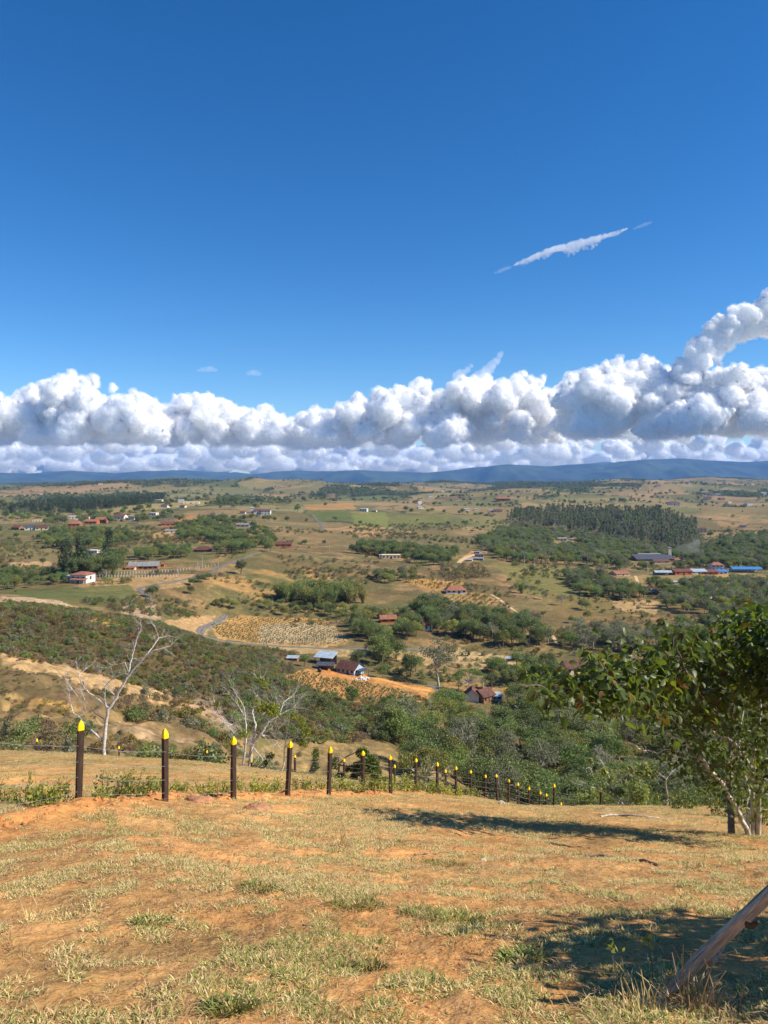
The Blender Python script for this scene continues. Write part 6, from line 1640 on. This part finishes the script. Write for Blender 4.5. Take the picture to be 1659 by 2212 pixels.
# ------------------------------------------------------------------ trees that stand close enough to show their branches
def poly_tree(name, label, base_px, Yd, conv, lines, mat, leaves, leafm, seed, r0, twig=0.55, twig_lev=2, depth=0.5, group=None, ntw=1.0, leaf_size=0.10, leaf_per=26):
    """limbs follow the traced lines, spread in depth; twigs grow from them"""
    rn = np.random.default_rng(seed)
    bx, by = conv(*base_px); P0 = at(bx, by, Yd); g = ground(P0.x, P0.y); P0.z = min(P0.z, g + 0.3) if abs(P0.z - g) < 3 else P0.z
    root = empty(name, P0, label, 'tree', group)
    tips = []
    tw = MB(); known = []
    for li, (pts, r_a, r_b) in enumerate(lines):
        Q = [at(*conv(*p), Yd) - at(bx, by, Yd) for p in pts]
        dd = 0.0
        if li > 0 and known:
            k = min(known, key=lambda q: (Vector((q.x, 0, q.z)) - Vector((Q[0].x, 0, Q[0].z))).length); dd = k.y
        drift = rn.normal() * depth
        n = len(Q); PP = []
        for i, q in enumerate(Q):
            f = i / max(1, n - 1); q.y = dd + (drift * f ** 1.2 if li > 0 else rn.normal() * 0.03)
        for i in range(n - 1):
            for k in range(3): PP.append(Q[i].lerp(Q[i + 1], k / 3) + Vector(rn.normal(size=3)) * r0 * r_a * 0.22)
        PP.append(Q[-1])
        if li == 0: PP.insert(0, PP[0] - Vector((0, 0, 0.8)))
        mb = MB(); m = len(PP)
        tube(mb, PP, [r0 * (r_a + (r_b - r_a) * i / (m - 1)) for i in range(m)], 8 if li < 3 else 6)
        mb.obj('trunk' if li == 0 else 'limb', mat, root, smooth=True)
        known += PP
        for k in range(int((3 + n) * ntw * 1.5)):
            i = rn.integers(m // 4, m); d = (PP[i] - PP[i - 1]).normalized() + Vector(rn.normal(size=3)) * 0.7 + Vector((0, 0, 0.2))
            branch_out(tw, PP[i], d, twig * rn.uniform(0.5, 1.3), r0 * 0.085, twig_lev, rn, tips, 0.6, 0.1, 3)
        branch_out(tw, PP[-1], (PP[-1] - PP[-2]).normalized(), twig, r0 * max(0.10, r_b * 0.8), twig_lev, rn, tips, 0.55, 0.1, 3)
    o = tw.obj('twigs', mat, root); o['kind'] = 'stuff'
    if leaves:
        C = []
        for x, y, rx, ry, n in leaves:
            c = at(*conv(x, y), Yd) - at(bx, by, Yd); s = Yd / F * abs(conv(1, 0)[0] - conv(0, 0)[0])
            v = rn.normal(size=(n, 3)); v /= np.linalg.norm(v, axis=1, keepdims=True); v *= rn.random((n, 1)) ** 0.45
            near = min(known, key=lambda q: (Vector((q.x, 0, q.z)) - Vector((c.x, 0, c.z))).length)
            C.append(np.array(c) + np.array([0, near.y, 0]) + v * np.array([rx * s, (rx + ry) * 0.5 * s, ry * s]))
        C = np.concatenate(C); mb = MB(); V, Fq = leaf_quads(C, leaf_size * (0.6 + 0.8 * rn.random(len(C))), rn, 0.5, 0.3); mb.add(V, Fq)
        o = mb.obj('foliage', leafm, root); o['kind'] = 'stuff'
    return root
cA = lambda x, y: (x * 0.2645, 1261.8 + y * 0.2645)
cB = lambda x, y: (384 + x * 0.2976, 1398.9 + y * 0.2976)
cC = lambda x, y: (1097.2 + x * 0.3386, 1289.2 + y * 0.3386)
M_WHITEB = plain('whitish_bark', rgb(226, 222, 212), rgb(146, 138, 126), 9, 0.85, 0.1, 0.4)
L_SPARSE = leafmat('leaf_sparse_bright', (0.10, 0.14, 0.02), (0.34, 0.37, 0.06), 0.4, 0.3, 0.45, 0.15)
L_DARKT = leafmat('leaf_dark_glossy', (0.045, 0.075, 0.018), (0.14, 0.17, 0.035), 0.35, 0.35, 0.4, 0.15)
poly_tree('bare_tree', 'whitish leafless forked tree behind the first two fence posts', (840, 1450), 45, cA, [
    ([(840, 1450), (850, 1250), (865, 1100), (890, 1000), (950, 900), (1000, 800), (1060, 710), (1130, 630), (1200, 550), (1290, 505), (1370, 488)], 1.0, 0.22),
    ([(835, 1245), (760, 1190), (690, 1140), (640, 1090), (570, 1050), (535, 980), (520, 890)], 0.6, 0.15), ([(1050, 720), (1060, 640), (1075, 560), (1088, 500), (1105, 420), (1135, 350)], 0.45, 0.1),
    ([(895, 990), (820, 920), (740, 860), (690, 800), (665, 720), (655, 650)], 0.42, 0.15), ([(870, 1000), (860, 900), (870, 800), (940, 730), (1040, 690)], 0.35, 0.1), ([(1200, 550), (1250, 480), (1265, 440), (1330, 440)], 0.3, 0.08), ([(1265, 440), (1250, 340)], 0.16, 0.06),
    ([(950, 900), (915, 850), (880, 790)], 0.25, 0.1), ([(850, 1080), (780, 1040), (740, 990), (690, 930)], 0.28, 0.08), ([(640, 1090), (690, 1020)], 0.2, 0.08), ([(600, 930), (550, 870), (500, 810), (480, 770)], 0.2, 0.06), ([(1060, 710), (1020, 620), (930, 640), (860, 665)], 0.2, 0.05), ([(665, 710), (690, 670)], 0.14, 0.06)],
    M_WHITEB, [(1040, 400, 14, 18, 30), (1075, 425, 20, 20, 40)], leafmat('leaf_red_dead', (0.10, 0.03, 0.015), (0.22, 0.09, 0.03), 0.2, 0.1, 0.7, 0.1), 41, 0.12, 0.45, 2, 0.7, None, 0.65, 0.09)
SP = dict(leaf_size=0.13)
poly_tree('sparse_tree', 'pale many-limbed tree with a few yellow-green leaves behind the third post', (515, 870), 44, cB, [
    ([(515, 875), (525, 720), (545, 600), (600, 540), (660, 450), (740, 400), (820, 360), (855, 325)], 1.0, 0.2),
    ([(545, 600), (560, 480), (530, 400), (560, 300), (572, 200)], 0.5, 0.1), ([(550, 640), (620, 690), (660, 740)], 0.3, 0.08), ([(600, 540), (660, 560), (720, 520)], 0.3, 0.08), ([(660, 450), (640, 360), (690, 280)], 0.3, 0.08), ([(740, 400), (760, 330), (830, 290)], 0.25, 0.06), ([(545, 610), (480, 560), (400, 550), (340, 490), (275, 440)], 0.45, 0.08), ([(480, 560), (420, 480), (350, 440), (310, 350), (300, 290)], 0.35, 0.06)],
    M_WHITEB, [(580, 190, 40, 30, 237), (610, 225, 40, 30, 198), (640, 330, 70, 40, 435), (700, 350, 60, 50, 435), (560, 330, 40, 40, 198), (310, 290, 25, 20, 93), (380, 215, 14, 12, 54), (830, 410, 50, 30, 237), (700, 290, 12, 10, 39), (430, 330, 40, 30, 118)], L_SPARSE, 42, 0.13, 0.55, 2, 0.8, 'pale trees behind the fence', 1.0, 0.13)
poly_tree('sparse_tree', 'slim pale sapling touching the many-limbed tree on its left', (470, 895), 42.5, cB, [
    ([(470, 895), (480, 760), (495, 640), (500, 560), (490, 480), (480, 400), (400, 270)], 0.9, 0.12), ([(495, 640), (440, 590), (380, 560)], 0.3, 0.06), ([(490, 480), (430, 400), (360, 330)], 0.3, 0.06), ([(485, 700), (440, 690), (420, 640)], 0.2, 0.05)],
    M_WHITEB, [(480, 590, 60, 40, 277), (400, 640, 50, 30, 158)], L_SPARSE, 43, 0.085, 0.5, 2, 0.5, 'pale trees behind the fence', 0.9, 0.12)
poly_tree('sparse_tree', 'thin white forked sapling beside the fourth near post', (740, 920), 42, cB, [
    ([(740, 925), (770, 800), (775, 700), (790, 580), (800, 530)], 0.8, 0.12), ([(780, 680), (830, 620), (870, 570)], 0.4, 0.08), ([(772, 720), (735, 650), (715, 570)], 0.35, 0.08)],
    M_WHITEB, [(905, 490, 30, 50, 237), (935, 560, 45, 40, 277), (905, 640, 35, 30, 198)], L_SPARSE, 44, 0.07, 0.4, 2, 0.4, 'pale trees behind the fence', 0.9, 0.12)
poly_tree('sparse_tree', 'small drooping sapling between the third and fourth near posts', (660, 880), 42, cB, [
    ([(660, 890), (665, 760), (690, 640)], 0.7, 0.15), ([(665, 760), (640, 720), (630, 680)], 0.4, 0.1)],
    M_WHITEB, [(670, 720, 40, 30, 198), (635, 770, 20, 30, 118), (1000, 700, 30, 60, 277), (1000, 790, 30, 30, 118)], L_DARKT, 45, 0.05, 0.3, 1, 0.3, 'pale trees behind the fence', 0.8, 0.12)
poly_tree('leaning_tree', 'leaning tree with a dense green tuft behind the fifth near post', (1115, 810), 43, cB, [
    ([(1112, 815), (1135, 720), (1160, 650), (1180, 560), (1230, 510)], 0.9, 0.3), ([(1180, 580), (1260, 580), (1330, 590), (1400, 560)], 0.4, 0.1), ([(1230, 510), (1290, 480), (1360, 460)], 0.35, 0.1), ([(1160, 650), (1100, 690), (1060, 660)], 0.3, 0.08), ([(1200, 540), (1170, 500), (1150, 480)], 0.3, 0.08)],
    M_BARK, [(1390, 540, 80, 70, 1900), (1310, 590, 60, 50, 871), (1440, 600, 45, 50, 792), (1340, 480, 50, 40, 633), (1280, 660, 30, 45, 356), (1140, 560, 40, 50, 277), (1230, 600, 30, 30, 198), (1180, 650, 30, 25, 158)], L_DARKT, 46, 0.11, 0.4, 2, 0.5, None, 0.7, 0.14)
poly_tree('pale_leaf_tree', 'small white-stemmed tree with big pale leaves beside the far fence', (735, 1390), 33, cC, [
    ([(735, 1392), (730, 1330), (690, 1280), (620, 1240), (540, 1215), (465, 1198)], 0.9, 0.12), ([(730, 1330), (745, 1290), (775, 1245), (800, 1180)], 0.5, 0.1), ([(690, 1280), (660, 1180), (620, 1100), (590, 1035)], 0.45, 0.08), ([(660, 1180), (720, 1120), (740, 1050)], 0.3, 0.06), ([(775, 1245), (830, 1190), (850, 1120)], 0.3, 0.06)],
    M_WHITEB, [(525, 1040, 18, 22, 102), (740, 1040, 34, 24, 198), (610, 1110, 26, 20, 102), (655, 1155, 20, 18, 79), (640, 1230, 40, 16, 93), (800, 1200, 60, 80, 633), (850, 1090, 60, 50, 475), (700, 1240, 40, 30, 158)], leafmat('leaf_pale', (0.16, 0.19, 0.05), (0.42, 0.42, 0.16), 0.35, 0.3, 0.45, 0.1), 47, 0.085, 0.35, 2, 0.5, None, 0.6, 0.15)
poly_tree('bare_tree', 'small dead tree with a grey twiggy top behind the far fence', (1010, 1385), 33, cC, [
    ([(1005, 1390), (1022, 1300), (1010, 1200), (1003, 1150)], 0.8, 0.3), ([(1005, 1160), (960, 1120), (920, 1090)], 0.35, 0.08), ([(1005, 1150), (1040, 1100), (1100, 1090)], 0.35, 0.08), ([(1008, 1170), (1060, 1130), (1140, 1110)], 0.3, 0.06)],
    M_BARKP, [(900, 1100, 50, 60, 300), (870, 1250, 60, 60, 300)], L_DARKT, 48, 0.07, 0.45, 3, 0.5, None, 0.8, 0.12)

# ------------------------------------------------------------------ the big-leaved tree on the right
YT = 17.0
rn = np.random.default_rng(90)
L_BIG = leafmat('leaf_big', (0.030, 0.052, 0.013), (0.105, 0.145, 0.033), 0.40, 0.30, 0.42, 0.12, (2.4, 2.4, 0.7))
L_OLD = leafmat('leaf_old_brown', (0.09, 0.045, 0.015), (0.22, 0.13, 0.04), 0.3, 0.2, 0.6, 0.1, (1.3, 1.1, 0.6))
Pb0 = at(*cC(1535, 1480), YT); Pb0.z = ground(Pb0.x, Pb0.y) + 0.05
big = empty('broadleaf_tree', Pb0, 'big dark broad-leaved tree with white stems at the right edge', 'tree')
off0 = at(*cC(1535, 1480), YT)
def bw_(x, y, d=0.0):
    return at(*cC(x, y), YT + d) - off0
LIMBS = [([(1535, 1490), (1505, 1420), (1450, 1300), (1375, 1170), (1290, 1070), (1215, 975), (1120, 890), (1010, 840)], 1.0, 0.25, -0.3, M_WHITEB), ([(1425, 1480), (1418, 1250), (1415, 1050), (1425, 850), (1430, 650), (1440, 450)], 1.2, 0.6, 0.8, M_BARK),
         ([(1530, 1480), (1520, 1300), (1532, 1180), (1490, 1060), (1470, 900), (1500, 700)], 0.7, 0.3, 0.2, M_WHITEB), ([(1595, 1480), (1600, 1250), (1622, 1140), (1665, 1095), (1720, 1000)], 1.0, 0.7, -0.2, M_BARKP), ([(1622, 1140), (1580, 1080), (1560, 1000), (1600, 800), (1610, 600)], 0.6, 0.3, -0.3, M_WHITEB),
         ([(1560, 1470), (1562, 1200), (1552, 1060), (1500, 960), (1430, 890), (1330, 830), (1180, 800), (1050, 760), (900, 725), (720, 735)], 0.75, 0.2, 0.0, M_BARKP), ([(1180, 800), (1020, 690), (850, 640), (640, 600), (420, 570), (250, 560), (160, 500)], 0.45, 0.1, -0.4, M_BARK), ([(1330, 830), (1250, 640), (1150, 470), (1080, 300), (1050, 190)], 0.5, 0.12, -0.5, M_BARK),
         ([(1430, 650), (1500, 450), (1560, 280), (1620, 120)], 0.5, 0.15, 0.4, M_BARKD), ([(1425, 850), (1330, 700), (1200, 560), (1000, 480), (760, 400)], 0.45, 0.1, 0.2, M_BARK), ([(850, 640), (700, 500), (590, 390)], 0.25, 0.06, -0.5, M_BARK), ([(1215, 975), (1150, 900), (950, 960), (860, 940), (760, 880), (735, 830)], 0.3, 0.05, -0.6, M_WHITEB), ([(1452, 370), (1440, 430), (1470, 560)], 0.2, 0.2, 0.6, M_WHITEB),
         ([(1375, 1170), (1400, 1050), (1440, 900)], 0.4, 0.2, -0.2, M_WHITEB), ([(1000, 480), (900, 400), (880, 320)], 0.2, 0.06, 0.0, M_BARK), ([(1440, 450), (1330, 330), (1230, 240)], 0.3, 0.1, 0.1, M_BARK)]
limbp = []; tw = MB(); tips = []
for li, (pts, a, b, d, mt) in enumerate(LIMBS):
    Q = [bw_(x, y, d * min(1, i / 2) - (2.6 * min(1, max(0, (1500 - x) / 900)) if y < 1150 else 0)) for i, (x, y) in enumerate(pts)]; PP = []
    for i in range(len(Q) - 1):
        for k in range(4): PP.append(Q[i].lerp(Q[i + 1], k / 4) + Vector(rn.normal(size=3)) * 0.012)
    PP.append(Q[-1]); m = len(PP); mb = MB()
    if pts[0][1] > 1400: PP[0] = PP[0] - Vector((0, 0, 0.35))
    tube(mb, PP, [0.063 * (a + (b - a) * i / (m - 1)) for i in range(m)], 9)
    mb.obj('trunk' if pts[0][1] > 1400 else 'limb', mt, big, smooth=True); limbp += PP
    for k in range(int(m * 0.5)):
        i = rn.integers(m // 2, m); branch_out(tw, PP[i], (PP[i] - PP[i - 1]).normalized() + Vector(rn.normal(size=3)) * 0.8, 0.28, 0.008, 1, rn, tips, 0.6, 0.05, 3)
o = tw.obj('twigs', M_BARK, big); o['kind'] = 'stuff'
ELL = [(1800, 200, 140, 130), (1820, 420, 140, 130), (1960, 250, 150, 140), (1980, 480, 140, 130), (2120, 330, 140, 140), (2130, 520, 120, 110), (2260, 420, 120, 120), (1860, 620, 120, 90), (150, 475, 50, 36), (180, 590, 42, 60), (260, 560, 66, 48), (350, 510, 76, 56), (430, 560, 76, 46), (500, 540, 66, 56), (590, 400, 66, 44), (590, 480, 60, 60), (560, 600, 76, 50), (640, 560, 86, 80), (740, 500, 100, 100), (740, 380, 46, 70), (880, 300, 60, 50), (900, 480, 112, 112), (1030, 560, 104, 92), (860, 640, 96, 56), (1040, 170, 40, 46), (1080, 250, 70, 56), (1180, 250, 90, 64), (1320, 230, 80, 50), (1250, 390, 112, 90), (1390, 350, 112, 100), (1500, 220, 120, 110), (1610, 140, 110, 130), (1560, 90, 60, 50), (1700, 260, 100, 140), (1620, 350, 90, 120), (1480, 480, 112, 76), (1590, 560, 90, 90), (1690, 520, 80, 120), (1150, 480, 104, 76), (1180, 620, 104, 60), (1300, 560, 96, 70), (1040, 380, 60, 60), (960, 400, 60, 50)]
LOW = [(1480, 1200, 90, 60), (1640, 1300, 50, 80), (1340, 1180, 70, 50), (1560, 1150, 70, 60), (1120, 780, 130, 60), (1000, 720, 120, 40), (1500, 1000, 120, 90), (1640, 1150, 60, 90), (1250, 1080, 80, 60), (1400, 1050, 90, 80), (1110, 1100, 60, 40), (1700, 1000, 80, 200), (1000, 900, 100, 56), (1090, 1000, 80, 50), (1250, 740, 140, 50), (1440, 780, 140, 80), (1600, 850, 80, 110), (1560, 700, 100, 70), (1630, 1010, 50, 60), (1700, 700, 60, 150), (1180, 900, 110, 60), (720, 650, 90, 40), (560, 640, 100, 20), (1320, 960, 90, 60)]
def leaf_shape(kk):
    L, w = 1.0, 0.58
    prof = [(0.0, 0.0), (0.12, 0.30), (0.35, 0.5), (0.62, 0.46), (0.85, 0.26), (1.0, 0.0)]
    V = [(0, 0, 0)]; rows = []
    dr = 0.16 + 0.08 * kk
    zf = lambda t: -dr * t * t
    V = []; Fc = []
    for t, h in prof:
        V += [(-h * w, t, zf(t) + h * 0.16), (0, t, zf(t)), (h * w, t, zf(t) + h * 0.16)]
    for i in range(len(prof) - 1):
        b = i * 3
        Fc += [(b, b + 1, b + 4, b + 3), (b + 1, b + 2, b + 5, b + 4)]
    return np.array(V, float) * L, Fc
LS = [leaf_shape(k) for k in range(3)]
LM = []
for k in range(3):
    mb = MB(); mb.add(*LS[k]); LM.append(mb.mesh('leaf', [L_BIG], True))
mbo = MB(); mbo.add(*LS[1]); LMO = mbo.mesh('leaf', [L_OLD], True)
cand = []
sz_ = YT / F * 0.3386
for (lst, dens, s0) in ((ELL, 3.8, 0.175), (LOW, 4.6, 0.10)):
    for x, y, rx, ry in lst:
        n = int(math.pi * rx * ry / 45 ** 2 * dens * 3.0)
        for k in range(n):
            v = rn.normal(size=3); v /= np.linalg.norm(v); v *= rn.random() ** 0.4
            dn = -2.6 * min(1, max(0, (1500 - x) / 900)) if x < 1660 else -2.2; c = bw_(x, y, dn)
            p = Vector((c.x + v[0] * rx * sz_, dn + v[1] * (rx + ry) * 0.7 * sz_ + rn.normal() * 0.7, c.z + v[2] * ry * sz_))
            d = Vector((v[0] + rn.normal() * 0.6, v[1] + rn.normal() * 0.6, -0.45 + rn.normal() * 0.5)).normalized()
            cand.append((p, d, s0 * rn.uniform(0.65, 1.25), rn.uniform(-1.2, 1.2)))
def leaf_matrix(p, d, s, roll):
    zax = Vector((0, 0, 1)); x = d.cross(zax)
    x = x.normalized() if x.length > 1e-4 else Vector((1, 0, 0)); z = x.cross(d)
    c, q = math.cos(roll), math.sin(roll)
    x2 = x * c + z * q; z2 = z * c - x * q
    M = Matrix((x2, d, z2)).transposed().to_4x4(); M.translation = p
    return M @ Matrix.Scale(s, 4)
scr = [(CX + F * (p.x + off0.x) / YT) for p, d, s, r in cand]
order = sorted(range(len(cand)), key=lambda i: cand[i][0].y - cand[i][2] * 2 + (0.8 if scr[i] > 1659 else 0))
top = set(order[:280]); fol = MB(); folb = MB()
for i, (p, d, s, r) in enumerate(cand):
    M = leaf_matrix(p, d, s, r)
    if i in top:
        o = link('leaf', LMO if i % 23 == 0 else LM[i % 3], big); o.matrix_local = M
    else:
        V = LS[i % 3][0]; R3 = np.array(M.to_3x3()); (folb if i % 19 == 0 else fol).add(V @ R3.T + np.array(p), LS[i % 3][1])
o = fol.obj('foliage', L_BIG, big, smooth=True); o['kind'] = 'stuff'
o = folb.obj('withered_foliage', L_OLD, big, smooth=True); o['kind'] = 'stuff'; o['label'] = 'withered brown leaves'
print('big leaves', len(cand))
# green undergrowth under it and along the far fence
for i, (x, y, Y, s, lab) in enumerate([(1480, 1772, 27, 1.5, 'leafy bush behind the stems of the big tree'), (1560, 1785, 24, 1.3, 'low leafy bush at the foot of the dark stem'), (1640, 1790, 21, 1.4, 'leafy bush at the right edge under the big tree'), (1400, 1765, 34, 1.9, 'green bush at the far fence left of the big tree'), (1465, 1772, 33, 1.3, 'low green bush right of the small dead tree'), (1530, 1790, 30, 1.2, 'low bush against the far fence post nearest the big tree'), (1370, 1740, 36, 2.2, 'leafy bush behind the small white-stemmed tree')]):
    X = (x - CX) / F * Y; root = empty('bush', (X, Y, ground(X, Y)), lab, 'bush', None, i * 1.3); root.scale = (s, s, s)
    link('stems', SHK[i % 5][0], root); link('leaves', SHK[i % 5][2], root)
for i, (x, Y, kk, v, s, lab) in enumerate([(30, 44, 'bush', 1, 0.9, 'dark bush at the left edge behind the far fence'), (90, 46, 'brush', 0, 1.0, 'grey dry bush left of the bare forked tree'), (150, 44, 'bush', 2, 0.95, 'grey-green spreading bush at the foot of the forked tree'), (195, 45, 'brush', 1, 0.9, 'olive bush touching the trunk of the forked tree'), (330, 46, 'bush', 0, 1.3, 'round green bush left of the second near post'), (400, 45, 'bush', 3, 1.3, 'rusty green bush right of the second near post'), (455, 44, 'bush', 1, 1.2, 'dark bush left of the third near post'), (585, 45, 'brush', 2, 0.9, 'dry twiggy bush right of the sapling'), (690, 44, 'brush', 0, 1.0, 'dry brush between the fourth and fifth near posts'), (760, 43, 'bush', 3, 1.3, 'rust-tinted bush behind the sixth near post'), (815, 43, 'bush', 3, 1.2, 'rust-tinted bush left of the seventh near post'), (1000, 46, 'bush', 3, 1.2, 'rusty bush behind the receding posts'), (1090, 47, 'bush', 3, 1.3, 'rusty bush farther along the receding posts'), (1230, 45, 'bush', 0, 1.3, 'green bush where the near fence drops out of sight'), (1500, 43, 'bush', 1, 1.5, 'dark bush behind the wires right of the small dead tree')]):
    X = (x - CX) / F * Y; K = KINDS[kk][v]
    put_tree(K, X, Y, ground(X, Y) - 0.05, s, i * 1.7, 'bush', lab, 'bush')
# the tree just outside the frame on the right whose shade falls into the corner
K = KINDS['deep'][0]; _X, _Y = 4.75, 3.95
put_tree(K, _X, _Y, ground(_X, _Y) - 0.05, 0.38, 0.4, 'tree', 'tree just out of view whose shade darkens the lower right corner', 'tree')
# ------------------------------------------------------------------ things alike are told apart by their order
ORD = ['leftmost', 'second from left', 'third from left', 'fourth from left', 'fifth from left', 'sixth from left', 'seventh from left', 'eighth from left', 'ninth from left', 'tenth from left', 'eleventh from left', 'twelfth from left']
_by = {}
for o in sc.objects:
    if o.parent is None and o.get('label') and o.get('kind') is None:
        _by.setdefault(o['label'], []).append(o)
for lab, obs in _by.items():
    if 1 < len(obs) <= 12:
        obs.sort(key=lambda o: o.location.x / max(o.location.y, 0.5))
        for k, o in enumerate(obs):
            o['label'] = lab + ', ' + ORD[k]
